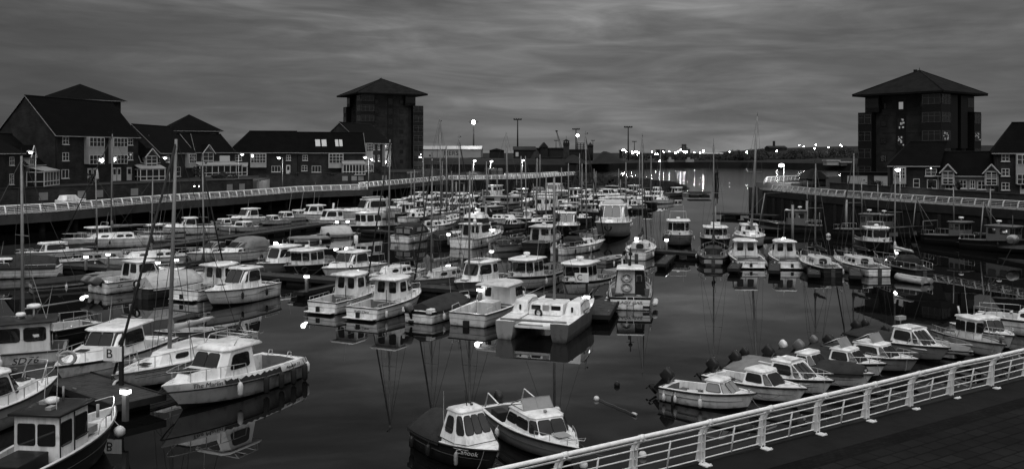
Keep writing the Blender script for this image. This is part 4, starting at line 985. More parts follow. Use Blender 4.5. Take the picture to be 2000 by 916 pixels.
# ================================================================ BOATS: builder
ZS = .86      # boats ride low
class Boat:
    def __init__(s, name, label, cat, stern, head, L, B, fb=.95, fs=.75, tr=.85, sm=.42, pw=2.4, rake=None, hull='white', band=None,
                 boot='antifoul', bandh=.14, cock=None, floor='floor', gun=.13, bul=.05, deck='white', lod=1, strake='black', flare=.12, group=None, keel=.3, strz=.03, tum=0.0):
        """stern: Vector of the transom centre at the waterline; head: unit vector towards the bow"""
        s.L, s.B, s.fb, s.fs, s.tr, s.sm, s.pw, s.lod = L, B, fb, fs, tr, sm, pw, lod
        s.rake = L * .13 if rake is None else rake
        h = Vector((head[0], head[1], 0)).normalized(); c = Vector((stern[0], stern[1], 0)) + h * L / 2; s.h3, s.c3 = h, c
        s.root = thing(name, c, math.atan2(h.y, h.x), label, cat, group); s.o = (-L / 2, 0, 0); s.root.scale = (1, 1, ZS)
        s.cock = cock
        ns = 17 if lod else 10; st = [i / (ns - 1) for i in range(ns)]
        st = [1 - (1 - t) ** 1.25 for t in st]
        rows = []; m = MB()
        for t in st:
            b = s.half(t * L); zs = s.sheer(t * L); t3 = t ** 3
            bh = bandh
            pts = [(0.0, -keel * (1 - t3 * .5)), (b * (.80 - .35 * t3), -.06 + .25 * t3 * fb), (b * (.90 - .25 * t3), .05 + .2 * t3 * fb), (b * (1 + tum * .7 - flare * .6 - .12 * t3), zs * .52 + .05), (b * (1 - .03 - .02 * t3 + tum), zs - bh), (b, zs - .0)]
            row = []
            for y, z in pts:
                u = (zs - z) / (zs + keel)
                row.append((t * L - s.rake * t ** 4 * min(1, u * 1.15), y, z))
            rows.append(row)
        n = len(rows[0]); vs = []
        for row in rows: vs += row + [(x, -y, z) for x, y, z in row]
        fs_, mi = [], []
        for i in range(ns - 1):
            for k in range(n - 1):
                for sd in (0, n):
                    a = i * 2 * n + sd + k; c_ = (i + 1) * 2 * n + sd + k
                    fs_.append((a, c_, c_ + 1, a + 1)); mi.append(2 if k < 2 else (1 if k == 4 else 0))
        for k in range(n - 1): fs_.append((k, k + 1, n + k + 1, n + k)); mi.append(2 if k < 2 else (1 if k == 4 and band else 0))
        for f, q_ in zip(fs_, mi): m.f.append(list(f)); m.mi.append(q_); m.sm.append(len(m.f) <= len(fs_) - (n - 1))
        m.v = vs
        s.hull = m.build('hull', [hull, band or hull, boot], s.root, s.o)
        # deck, cockpit
        m = MB(); X = list(st)
        if cock:
            for c_ in (cock[0] / L, cock[1] / L): X += [c_ - .0005, c_ + .0005]
        X = sorted(x for x in X if x >= 0); r = []
        for t in X:
            x = t * L; b = max(.012, s.half(x) - .01); zs = s.sheer(x) + .012; g = min(gun, b * .6); w = b - g
            inc = cock and cock[0] - 1e-6 <= x <= cock[1] + 1e-6
            zd = cock[2] if inc else zs - bul; cr = 0 if inc else .05 * b
            w2 = w if not inc else max(.05, w - .02)
            r.append([(x, -b, zs - .02), (x, -b, zs), (x, -w, zs), (x, -w2, zd), (x, 0, zd + cr), (x, w2, zd), (x, w, zs), (x, b, zs), (x, b, zs - .02)])
        vs = [p for q_ in r for p in q_]; m.v = vs
        for i in range(len(r) - 1):
            inc = cock and cock[0] <= (X[i] + X[i + 1]) / 2 * L <= cock[1]
            for k in range(8):
                m.f.append([i * 9 + k, (i + 1) * 9 + k, (i + 1) * 9 + k + 1, i * 9 + k + 1]); m.mi.append(1 if inc and k in (3, 4) else 0); m.sm.append(False)
        m.f.append([1, 2, 3, 4, 5, 6, 7]); m.mi.append(0); m.sm.append(False)
        s.deck = m.build('deck', [deck, floor], s.root, s.o)
        if strake:
            m = MB(); r_ = .035 if lod else .05
            P_ = [(t * L, s.half(t * L) * (1 - .10 * max(0, strz - .05) + tum) + r_ * .5, s.sheer(t * L) - strz) for t in st]
            m.tube([(x, -y, z) for x, y, z in P_] + P_[::-1], r_, 6, closed=True); m.build('rubbing_strake', strake, s.root, s.o)
        if lod and fs < 1.5:
            m = MB(); P_ = [(t * L - s.rake * t ** 4 * .45, s.half(t * L) * (1 - flare * .45 - .13 * t ** 3) + .008, s.sheer(t * L) * .56) for t in st[:-1]]
            m.tube(P_, .012, 4).tube([(x, -y, z) for x, y, z in P_], .012, 4); m.tube([P_[0], (0, -P_[0][1], P_[0][2])], .012, 4); m.build('hull_moulding', 'rope', s.hull)
            rr = random.Random(int(abs(c.x) * 100 + c.y * 10))
            for sg in rr.sample([-1, 1], rr.choice((1, 2))):      # mooring lines that hang slack to the water or the pontoon
                x = L * rr.uniform(.90, .95); y = sg * s.half(x); a = Vector((x, y, s.sheer(x))); e_ = Vector((x + rr.uniform(.3, .9), y + sg * rr.uniform(.5, 1.1), .5))
                s.add(MB().tube([a.lerp(e_, k / 5) + Vector((0, 0, -.22 * math.sin(math.pi * k / 5))) for k in range(6)], .013, 4), 'mooring_line', 'rope')
            if cock and L < 9.5:
                x0, x1, zf = cock
                for k in range(rr.choice((2, 3, 4))):
                    x = rr.uniform(x0 + .2, max(x0 + .3, x1 - .3)); y = rr.uniform(-.6, .6) * (s.half(x) - .35); kd = rr.randrange(3)
                    if kd == 0: s.add(MB().box((x, y, zf + .15), (rr.uniform(.3, .55), rr.uniform(.25, .4), .28), rr.uniform(0, 3)), 'storage_box', rr.choice(('deckgrey', 'dark', 'cream', 'motorgrey')), bevel=.02)
                    elif kd == 1: s.add(MB().tube([(x, y, zf), (x, y, zf + .28)], [.12, .15], 10), 'bucket', rr.choice(('dark', 'greyhull', 'orange')))
                    else: s.add(MB().tube([(x + (.18 + .01 * a) * math.cos(a * .7), y + (.18 + .01 * a) * math.sin(a * .7), zf + .03 + .008 * a) for a in range(22)], .022, 4), 'rope_coil', 'rope')
                if fb < 2 and rr.random() < .8:
                    for k in range(rr.choice((1, 2))): s.fender(L * rr.uniform(.15, .6), rr.choice((-1, 1)), rr.uniform(.4, .55), rr.uniform(.07, .1), rr.choice(('buoy', 'buoy', 'dark')))
    def half(s, x):
        t = max(0, min(1, x / s.L)); B2 = s.B / 2
        if t < s.sm: return B2 * (s.tr + (1 - s.tr) * math.sin(math.pi / 2 * t / s.sm))
        u = (t - s.sm) / (1 - s.sm); return max(.02, B2 * (1 - u ** s.pw))
    def sheer(s, x):
        t = max(0, min(1, x / s.L)); return s.fs + (s.fb - s.fs) * t ** 1.7
    def add(s, mb, name, m, parent=None, **kw): return mb.build(name, m, parent or s.root, s.o if parent is None else None, **kw)
    def house(s, base, top, zb, zt, wall='white', front=(), side=(), aft=(), roof=None, roofm=None, glass='glass', frame=True, name='cabin', door=None, corner=.16, roofname='roof'):
        """half outlines aft->fore [(x,y)..]; front/side/aft: panes (u0,u1,v0,v1); side panes may carry a segment number first"""
        def ring(h): return [(x, -y) for x, y in h] + [(x, y) for x, y in h[::-1]]
        k = len(base); A, T = ring(base), ring(top); n = 2 * k; zf = zt if isinstance(zt, (list, tuple)) else [zt] * k
        zz = list(zf) + list(zf)[::-1]
        vs = [(x, y, zb) for x, y in A] + [(T[i][0], T[i][1], zz[i]) for i in range(n)]
        m = MB().add(vs, [(i, (i + 1) % n, n + (i + 1) % n, n + i) for i in range(n)])
        if roof is None: m.add([(T[i][0], T[i][1], zz[i]) for i in range(n)], [list(range(n))])
        c = s.add(m, name, wall, bevel=.035 if s.lod else 0)
        c.location = s.o
        def pane(i, u0, u1, v0, v1, nm='window', gm=None):
            a, b_ = Vector(vs[i]), Vector(vs[(i + 1) % n]); d, e = Vector(vs[n + i]), Vector(vs[n + (i + 1) % n])
            nr = (b_ - a).cross(d - a)
            if nr.length < 1e-9: return
            nr.normalize()
            def P(u, v, o): return (a * (1 - u) + b_ * u) * (1 - v) + (d * (1 - u) + e * u) * v + nr * o
            def poly(g, o, th):
                U0, U1, V0, V1 = u0 - g[0], u1 + g[0], v0 - g[1], v1 + g[1]; cu, cv = (U1 - U0) * corner, (V1 - V0) * corner
                p2 = [(U0 + cu, V0), (U1 - cu, V0), (U1 - cu * .3, V0 + cv * .3), (U1, V0 + cv), (U1, V1 - cv), (U1 - cu * .3, V1 - cv * .3), (U1 - cu, V1), (U0 + cu, V1), (U0 + cu * .3, V1 - cv * .3), (U0, V1 - cv), (U0, V0 + cv), (U0 + cu * .3, V0 + cv * .3)]
                K = len(p2); v_ = [P(u, v, o) for u, v in p2] + [P(u, v, o + th) for u, v in p2]
                return v_, [list(range(K))[::-1], list(range(K, 2 * K))] + [(j, (j + 1) % K, K + (j + 1) % K, K + j) for j in range(K)]
            wd = max(.05, (b_ - a).length); hg = max(.05, (d - a).length)
            if s.lod and frame:
                f = MB().add(*poly((.025 / wd, .025 / hg), .003, .014)).build(nm, 'black', c)
                MB().add(*poly((0, 0), .018, .006)).build('pane', gm or glass, f)
            else: MB().add(*poly((0, 0), .006, .02)).build(nm, gm or glass, c)
        for w in front: pane(k - 1, *w, nm='windscreen')
        for w in side:
            sg, w4 = (w[0], w[1:]) if len(w) == 5 else (0, w)
            pane(sg, *w4); pane(n - 2 - sg, 1 - w4[1], 1 - w4[0], w4[2], w4[3])
        for w in aft: pane(n - 1, *w)
        if door:
            pane(n - 1, *door, nm='door', gm='cream' if door[2] < .04 and False else None)
        if roof is not None:
            of, oa, os_, th, cr = roof; m = MB(); xs = [p[0] for p in T]; x0, x1 = min(xs), max(xs); cx = (x0 + x1) / 2
            def ex(p, e=1.0):
                x, y = p; return (x + (of if x > cx else -oa) * (abs(x - cx) / max(.01, x1 - cx)) * e, y + math.copysign(os_, y) * e if abs(y) > 1e-6 else y)
            R0 = [(*ex(T[i]), zz[i] + .004) for i in range(n)]; R1 = [(x, y, z + th * .7) for x, y, z in R0]
            R2 = [(x * .94 + cx * .06, y * .9, z + th + cr * .55) for x, y, z in R0]; R3 = [(x * .7 + cx * .3, y * .55, z + th + cr) for x, y, z in R0]
            o_ = 0
            m.v = R0 + R1 + R2 + R3
            for lv in range(3):
                for i in range(n): m.f.append([lv * n + i, lv * n + (i + 1) % n, (lv + 1) * n + (i + 1) % n, (lv + 1) * n + i]); m.mi.append(0); m.sm.append(lv > 0)
            m.f.append(list(range(n))[::-1]); m.f.append(list(range(3 * n, 4 * n))); m.mi += [0, 0]; m.sm += [False, True]
            rf = m.build(roofname, roofm or wall, c)
            s.roofz = max(zf) + th + cr; s.roof = rf
        return c
    def rail(s, x0, x1, h=.55, inset=.08, mid=False, n=5, bow=True, name='guard_rail', m_='steel', r=.017):
        m = MB(); N = 10; pts = []
        for i in range(N + 1):
            x = x0 + (x1 - x0) * i / N; pts.append((x, max(.05, s.half(min(x, s.L * .985)) - inset), s.sheer(x) + h))
        L_ = [(x, -y, z) for x, y, z in pts]
        if bow:
            m.tube([(x0 - .15, -pts[0][1], s.sheer(x0))] + L_ + [(x1 + .12, 0, pts[-1][2])] + pts[::-1] + [(x0 - .15, pts[0][1], s.sheer(x0))], r, 5)
        else:
            for sg in (-1, 1):
                m = MB(); m.tube([(x0, sg * pts[0][1], s.sheer(x0))] + [(x, sg * y, z) for x, y, z in pts] + [(x1, sg * pts[-1][1], s.sheer(x1))], r, 5)
                if mid: m.tube([(x, sg * y, z - h * .48) for x, y, z in pts], r * .7, 4)
                for i in range(1, n): x, y, z = pts[int(N * i / n)]; m.tube([(x, sg * y, z), (x, sg * y, z - h)], r, 4)
                s.add(m, name, m_)
            return
        if mid:
            for sg in (-1, 1): m.tube([(x, sg * y, z - h * .48) for x, y, z in pts], r * .7, 4)
        for i in range(1, n):
            x, y, z = pts[int(N * i / n)]
            for sg in (-1, 1): m.tube([(x, sg * y, z), (x, sg * y, z - h)], r, 4)
        return s.add(m, name, m_)
    def fender(s, x, sd, ln=.5, r=.09, m_='buoy'):
        y = sd * (s.half(x) + r * 1.1); z = s.sheer(x) - .2
        m = MB().tube([(x, y, z), (x, y, z - .05), (x, y, z - .12), (x, y, z - ln + .1), (x, y, z - ln)], [r * .3, r * .7, r, r, r * .5], 8)
        m.tube([(x, sd * s.half(x), s.sheer(x) + .02), (x, y, z)], .012, 4)
        return s.add(m, 'fender', m_)
    def outboard(s, y=0, m_='motor', sc=1.0, tilt=.0, z=None):
        z = s.fs if z is None else z; r_ = bpy.data.objects.new('outboard_motor', None)
        m = MB(); vs = []; rings = [(-.02, .0, .10, .18), (-.02, .06, .15, .27), (-.06, .40, .14, .25), (-.12, .50, .12, .17), (-.14, .52, .07, .10)]
        n = 12; se = lambda v: math.copysign(abs(v) ** .45, v)
        for cx, zz, ry, rx in rings:
            for k in range(n):
                a = 2 * math.pi * k / n; vs.append((cx - .12 + rx * se(math.cos(a)), ry * se(math.sin(a)), zz))
        fs_ = [[k for k in range(n)][::-1], [4 * n + k for k in range(n)]] + [(i * n + k, i * n + (k + 1) % n, (i + 1) * n + (k + 1) % n, (i + 1) * n + k) for i in range(4) for k in range(n)]
        m.add(vs, fs_, 0, True)
        m.box((-.12, 0, -.35), (.16, .10, .72), mi=1, taper=1.2).box((-.14, 0, -.62), (.42, .30, .025), mi=1).tube([(-.34, 0, -.78), (.05, 0, -.78)], [.03, .055], 8, mi=1).box((.02, 0, -.1), (.14, .22, .3), mi=1)
        for k in range(3):
            a = 2.1 * k; m.box((-.37, .10 * math.cos(a), -.78 + .10 * math.sin(a)), (.03, .10, .10), mi=1)
        o = m.build('outboard_motor', [m_, 'black'], s.root, (-s.L / 2 - .02, y, z + .08)); o.scale = (sc,) * 3; o.rotation_euler = (0, tilt, 0)
        return o
    def mast(s, x, h, r=.07, boom=None, sail='canvasmid', spread=1, z0=None, lean=0.0, rig=True, top=True, jib=False, m_='alu', boomz=1.0, tied=None):
        z0 = s.sheer(x) + .3 if z0 is None else z0; L = s.L
        if h < 0: h = (zat(-h, (s.c3 + s.h3 * (x - L / 2)).y) - z0 * ZS)      # negative: the height where the masthead stands in the photo
        h = h / ZS
        tp = (x - h * .015, math.sin(lean) * h, z0 + h)
        def at(k): return (x - h * .015 * k, math.sin(lean) * h * k, z0 + h * k)
        mt = s.add(MB().tube([(x, 0, z0), at(.5), tp], [r, r * .95, r * .7], 8), 'mast', m_)
        if s.lod and top:
            MB().tube([(tp[0], tp[1], tp[2]), (tp[0], tp[1], tp[2] + .5)], .012, 4).tube([(tp[0] - .25, tp[1], tp[2] + .18), (tp[0] + .3, tp[1], tp[2] + .18)], .012, 4).box((tp[0] + .3, tp[1], tp[2] + .25), (.16, .02, .12)).build('masthead_gear', 'black', mt)
        sps = [.52] if spread == 1 else [.36, .68]
        bw = s.half(x) * .9; m = MB()
        for k in sps:
            a = at(k); w = bw * .62; m.tube([(a[0], a[1] - w, a[2]), a, (a[0], a[1] + w, a[2])], .02, 5)
        if spread: m.build('spreader', m_, mt)
        if rig:
            m = MB(); rr = .013 if s.lod else .016; w = bw * .62
            for sg in (-1, 1):
                p_ = [(x - .1, sg * bw, s.sheer(x))]
                for k in sps: a = at(k); p_.append((a[0], a[1] + sg * w, a[2]))
                m.tube(p_ + [at(.99)], rr, 4); a = at(sps[-1] * .97); m.tube([(x - .35, sg * bw, s.sheer(x)), a], rr, 4)
            m.tube([(L * .985, 0, s.sheer(L)), at(.98)], rr if not jib else .055, 5, mi=1 if jib else 0); m.tube([(.05, 0, s.fs), tp], rr, 4)
            if jib: pass
            m.build('rigging', ['wire', jib or 'wire'], mt)
        if boom:
            zb = z0 + boomz; bm_ = s.add(MB().tube([(x - .06, 0, zb), (x - boom, 0, zb + .06)], .05, 8), 'boom', m_)
            if sail:
                rr = random.Random(int(x * 100)); m = MB(); K = 9
                m.tube([(x - .1 - (boom - .25) * i / K, rr.uniform(-.03, .03), zb + .13 + rr.uniform(-.03, .03)) for i in range(K + 1)], [.17 - .09 * i / K + rr.uniform(-.025, .025) for i in range(K + 1)], 8)
                m.tube([(x - .1, 0, zb + .1), (x - .06, 0, zb + .75)], [.16, .06], 7); m.build('furled_sail', sail, bm_)
        return mt
    def canopy(s, x0, x1, zb, h, w=None, m_='canvas', vinyl=True, front=.35, aft=.15):
        """hooped canvas hood with clear panels"""
        m = MB(); K = 7; N = 8; vs = []
        prof = [(0, aft * .0 + .0, .62), (.12, 0, .92), (.35, 0, 1.0), (.65, 0, .98), (.85, 0, .8), (1, 0, .38)]
        R_ = []
        for u, _, hh in prof:
            x = x0 + (x1 - x0) * u; b = (w or s.half(x) - .08); row = []
            for i in range(N + 1):
                a = math.pi * i / N; y = -b * math.copysign(abs(math.cos(a)) ** .45, math.cos(a)); z = zb + h * hh * (math.sin(a) ** .6 if i not in (0, N) else 0)
                row.append((x, y, z))
            R_.append(row)
        m.v = [p for r in R_ for p in r]
        for i in range(len(R_) - 1):
            for k in range(N): m.f.append([i * (N + 1) + k, (i + 1) * (N + 1) + k, (i + 1) * (N + 1) + k + 1, i * (N + 1) + k + 1]); m.mi.append(0); m.sm.append(True)
        m.f.append(list(range(N + 1))); m.mi.append(0); m.sm.append(False)
        l = (len(R_) - 1) * (N + 1); m.f.append([l + k for k in range(N + 1)]); m.mi.append(0); m.sm.append(False)
        c = s.add(m, 'canopy', m_)
        if vinyl:
            b = (w or s.half(x0) - .08)
            for sg in (-1, 1):
                MB().box((x0 - .02, sg * b * .40, zb + h * .30), (.02, b * .62, h * .40)).build('clear_panel', 'clearvinyl', c)
                xa, xb = x0 + (x1 - x0) * .2, x0 + (x1 - x0) * .72; y = (w or s.half((xa + xb) / 2) - .08) + .012
                MB().add([(xa, sg * y, zb + h * .25), (xb, sg * y, zb + h * .25), (xb - .15, sg * (y - .04), zb + h * .62), (xa + .1, sg * (y - .04), zb + h * .62)] + [(xa, sg * (y + .012), zb + h * .25), (xb, sg * (y + .012), zb + h * .25), (xb - .15, sg * (y - .028), zb + h * .62), (xa + .1, sg * (y - .028), zb + h * .62)],
                         [(3, 2, 1, 0), (4, 5, 6, 7), (0, 1, 5, 4), (1, 2, 6, 5), (2, 3, 7, 6), (3, 0, 4, 7)]).build('clear_panel', 'clearvinyl', c)
        return c
    def cover(s, x0, x1, rise, m_='canvas', sag=.1, drop=.16, end=.4):
        """tent cover from gunwale to gunwale"""
        m = MB(); N = 9; K = 6; R_ = []; rr = random.Random(int(s.L * 1000))
        for i in range(N + 1):
            u = i / N; x = x0 + (x1 - x0) * u; b = s.half(x) + .03; zs = s.sheer(x); e = min(1, end + (1 - end) * math.sin(math.pi * min(1, max(0, u * .9 + .05))) ** .5)
            row = [(x, -b, zs - drop)]
            for k in range(K + 1):
                v = -1 + 2 * k / K; row.append((x, b * v, zs + .02 + rise * e * (1 - abs(v) ** 1.3) - sag * .25 * math.sin(math.pi * abs(v)) + rr.uniform(-.012, .012)))
            row.append((x, b, zs - drop)); R_.append(row)
        W_ = K + 3; m.v = [p for r in R_ for p in r]
        for i in range(N):
            for k in range(W_ - 1): m.f.append([i * W_ + k, (i + 1) * W_ + k, (i + 1) * W_ + k + 1, i * W_ + k + 1]); m.mi.append(0); m.sm.append(True)
        for q_ in (0, N): m.f.append([q_ * W_ + k for k in range(W_)]); m.mi.append(0); m.sm.append(False)
        return s.add(m, 'cover', m_)
    def radar(s, x, z, r=.24, post=.25, y=0):
        m = MB().tube([(x, y, z), (x, y, z + post)], .04, 6).tube([(x, y, z + post), (x, y, z + post + .04), (x, y, z + post + .16), (x, y, z + post + .2)], [r * .85, r, r, r * .7], 12)
        return s.add(m, 'radar_dome', 'white')
    def antenna(s, x, z, h=1.8, y=0, r=.012, lean=-.15): return s.add(MB().tube([(x, y, z), (x + lean * h, y, z + h)], [r, r * .5], 4), 'antenna', 'trim')
    def lifebuoy(s, x, y, z, n=(0, -1), r=.3, m_='orange'):
        m = MB(); nx, ny = n; tx, ty = -ny, nx
        m.tube([(x + tx * r * math.cos(a * .5236), y + ty * r * math.cos(a * .5236), z + r * math.sin(a * .5236)) for a in range(12)], r * .24, 8, closed=True)
        return s.add(m, 'lifebuoy', m_)
    def hatch(s, x, z, w=.5): return s.add(MB().box((x, 0, z), (w, w, .05)), 'deck_hatch', 'glass', bevel=.01)
    def arch(s, x, w, z0, h, rake=.25, name='radar_arch', m_='steel', r=.025):
        m = MB().tube([(x, -w, z0), (x - rake, -w * .95, z0 + h), (x - rake, w * .95, z0 + h), (x, w, z0)], r, 6)
        return s.add(m, name, m_)
    def text_stern(s, t, size, z=None, m_='letters', shear=.0, y=0):
        z = s.fs * .62 if z is None else z
        text_mesh('boat_name', t, size, m_, s.root, Matrix.Translation(s.o) @ frame_mtx((-.012, y, z), (0, -1, 0), (0, 0, 1)), shear)
    def text_band(s, t, size, x, sd, tum, bh, m_='letters', shear=0.0, k=.5):
        d = .45; yy = lambda xx: sd * (s.half(xx) * (1 + (tum - .03) * k) + .014)
        a, c = Vector((x - d, yy(x - d), s.sheer(x - d))), Vector((x + d, yy(x + d), s.sheer(x + d))); bl = abs(yy(x)) - abs((a.y + c.y) / 2)
        text_mesh('boat_name', t, size, m_, s.root, Matrix.Translation(s.o) @ frame_mtx((x, (a.y + c.y) / 2 + sd * max(0, bl), s.sheer(x) - bh * k), (c - a) * (-1 if sd > 0 else 1), (0, -sd * s.half(x) * (tum - .03) / bh, 1)), shear)
    def text_side(s, t, size, x, sd, z, m_='letters', shear=0.0):
        """lettering bent onto the hull side by a chord"""
        x0, x1 = x - .5, x + .5; zs = s.sheer(x); fr = z / zs
        b = lambda xx: s.half(xx) * (1 - .03 * 1 - (.10 + .1 * (xx / s.L) ** 3) * max(0, 1 - fr) * 1.6) + .03
        a, c = Vector((x0, sd * b(x0), 0)), Vector((x1, sd * b(x1), 0)); d = (c - a) * (-1 if sd > 0 else 1)
        up = Vector((0, sd * .16, 1)); md = (a + c) / 2
        # keep the plate clear of the bulge between the two sample points
        bulge = b(x) - abs(md.y); 
        text_mesh('boat_name', t, size, m_, s.root, Matrix.Translation(s.o) @ frame_mtx((md.x, md.y + sd * (max(0, bulge) + .012), z), d, up), shear)
def tohead(ax, ay, bx, by):
    a, b_ = G(ax, ay), G(bx, by); return a, (b_ - a).normalized(), (b_ - a).length
HD = Vector((.42, .907, 0))
# ---------------------------------------------------------------- boat kinds
def pilothouse(label, st, hd, L, B, text=None, lod=1, hull='white', platform=True, wall='white', band=None, fend=(), tsize=.22, shear=.25, anten=True, group=None, cat='cabin boat', roofm=None, name='cabin_boat', door2=True):
    b = Boat(name, label, cat, st, hd, L, B, fb=1.15, fs=.82, tr=.9, hull=hull, band=band, cock=(.22, L * .40, .30), lod=lod, group=group)
    w = B / 2 - .28; x0 = L * .40; x1 = L * .70; zb = .78
    b.house([(x0, w), (x0 + .9, w), (x1 + .35, w * .62)], [(x0 + .08, w * .86), (x0 + .9, w * .86), (x1 - .25, w * .55)], zb, 2.30, wall,
            front=[(.08, .92, .42, .93)], side=[(0, .12, .80, .48, .88), (1, .08, .9, .45, .9)], aft=[(.15, .40, .42, .88), (.60, .85, .42, .88)], roof=(.1, .50, .08, .07, .12), roofm=roofm)
    b.add(MB().box((x0 - .02, 0, 1.15), (.02, .03, .9)), 'door_seam', 'rubber')
    if platform: b.add(MB().box((-.22, 0, .16), (.46, B * .82, .07)), 'swim_platform', 'white', bevel=.02)
    if lod:
        b.rail(L * .45, L * .96, .42); b.rail(.12, L * .36, .25, inset=.1, bow=False, n=4)
        b.add(MB().box((-.30, .05, .30), (.14, .2, .5)), 'drive_leg', 'rubber'); b.hatch(L * .82, b.sheer(L * .82) + .08, .45)
        if anten: b.antenna(x0 + .7, b.roofz - .05, 1.5, w * .5)
        b.add(MB().tube([(x0 + .35, 0, b.roofz), (x0 + .35, 0, b.roofz + .18)], .03, 6), 'nav_light', 'white')
        b.add(MB().tube([(x0 + .0, -w * .8, 2.44), (x0 + 1.0, -w * .72, 2.45)], .018, 4).tube([(x0 + .0, w * .8, 2.44), (x0 + 1.0, w * .72, 2.45)], .018, 4), 'grab_rail', 'steel')
        for x, sd in fend: b.fender(L * x, sd)
        if text: b.text_stern(text, tsize, .55, shear=shear)
    return b
def cruiser(label, st, hd, L, B, lod=1, hull='white', hh=1.15, text=None, band=None, fend=(), group=None, x=(.30, .60), roofm=None, glassm='glass', rake=.75, wall='white', cat='motor cruiser', name='motor_cruiser', rail=True, strake='black', fb=1.2, fs=.9, over=.5, deck='white', cockz=.35):
    b = Boat(name, label, cat, st, hd, L, B, fb=fb, fs=fs, tr=.88, hull=hull, band=band, cock=(.25, L * x[0] + .05, cockz), lod=lod, group=group, strake=strake, deck=deck)
    w = B / 2 - .25; x0, x1 = L * x[0], L * x[1]; zb = fs - .08
    # low trunk cabin forward, then the glazed wheelhouse
    b.house([(x1 - .3, w * .9), (L * .78, w * .62), (L * .88, w * .30)], [(x1 - .3, w * .8), (L * .74, w * .5), (L * .82, w * .2)], zb + .05, fb + .22, wall, name='trunk_cabin')
    b.house([(x0, w), (x1 - .25, w * .95), (x1 + rake * .55, w * .62)], [(x0 + .1, w * .82), (x1 - .6, w * .8), (x1 - rake * .55, w * .52)], zb, fs + hh, wall,
            front=[(.03, .485, .34, .95), (.515, .97, .34, .95)], side=[(0, .08, .92, .40, .90), (1, .06, .93, .36, .94)], aft=[(.12, .45, .2, .9), (.55, .88, .4, .9)], roof=(.12, over, .07, .06, .09), roofm=roofm, glass=glassm)
    if lod:
        if rail: b.rail(L * .42, L * .96, .45)
        b.hatch(L * .76, fb + .26, .42)
        b.rail(.15, L * .28, .25, inset=.1, bow=False, n=3)
        for q_, sd in fend: b.fender(L * q_, sd)
        if text: b.text_stern(text, .2, .5)
        b.add(MB().box((.42, 0, cockz + .3), (.6, B * .6, .5)), 'engine_box', 'white', bevel=.04)
        b.antenna(x0 + .6, b.roofz - .05, 1.4, -w * .4)
    return b
def wheelhouse(label, st, hd, L, B, lod=1, hull='white', band='dark', hx=(.50, .74), hh=1.45, roofm='white', wall='white', radar=True, group=None, fb=1.15, fs=.75, deck='deckgrey', text=None, rails=True, cat='fishing boat', name='fishing_boat', fend=(), over=.18, npan=2, boot='antifoul', gantry=False):
    b = Boat(name, label, cat, st, hd, L, B, fb=fb, fs=fs, tr=.82, pw=2.2, hull=hull, band=band, bandh=.22, cock=(.15, L * hx[0] - .02, .28), lod=lod, group=group, deck=deck, boot=boot)
    w = B / 2 - .38; x0, x1 = L * hx[0], L * hx[1]; zb = fs - .1
    fp = [(.04 + i * .96 / npan, (i + 1) * .96 / npan, .42, .88) for i in range(npan)]
    b.house([(x0, w), (x1 - .25, w), (x1 + .22, w * .55)], [(x0 + .04, w * .9), (x1 - .22, w * .92), (x1 + .30, w * .55)], zb, fs + hh, wall,
            front=fp if npan > 1 else [(.12, .88, .42, .88)], side=[(0, .08, .46, .42, .86), (0, .54, .92, .42, .86), (1, .1, .9, .42, .88)], aft=[(.1, .42, .1, .86), (.55, .9, .45, .86)], roof=(.22 if npan > 1 else .06, .3 if npan > 1 else .05, over if npan > 1 else .04, .07, .07), roofm=roofm, name='wheelhouse')
    if lod:
        if rails: b.rail(L * .5, L * .96, .4); b.rail(.1, L * .45, .32, inset=.06, bow=False, n=5)
        if radar: b.radar((x0 + x1) / 2, b.roofz - .04, .2, .12)
        b.antenna(x0 + .2, b.roofz - .05, 1.7, w * .5); b.add(MB().box((L * .22, 0, .5), (.8, B * .45, .45)), 'engine_box', 'deckgrey', bevel=.03)
        b.add(MB().tube([(L * .93, 0, fb), (L * .93, 0, fb + .28)], .06, 8).tube([(L * .93, -.16, fb + .2), (L * .93, .16, fb + .2)], .03, 6), 'samson_post', 'wood')
        for q_, sd in fend: b.fender(L * q_, sd)
        if gantry: b.arch(L * .06, B * .36, fs, 1.5, 0, 'gantry')
        if text: b.text_stern(text, .2, .45)
    return b
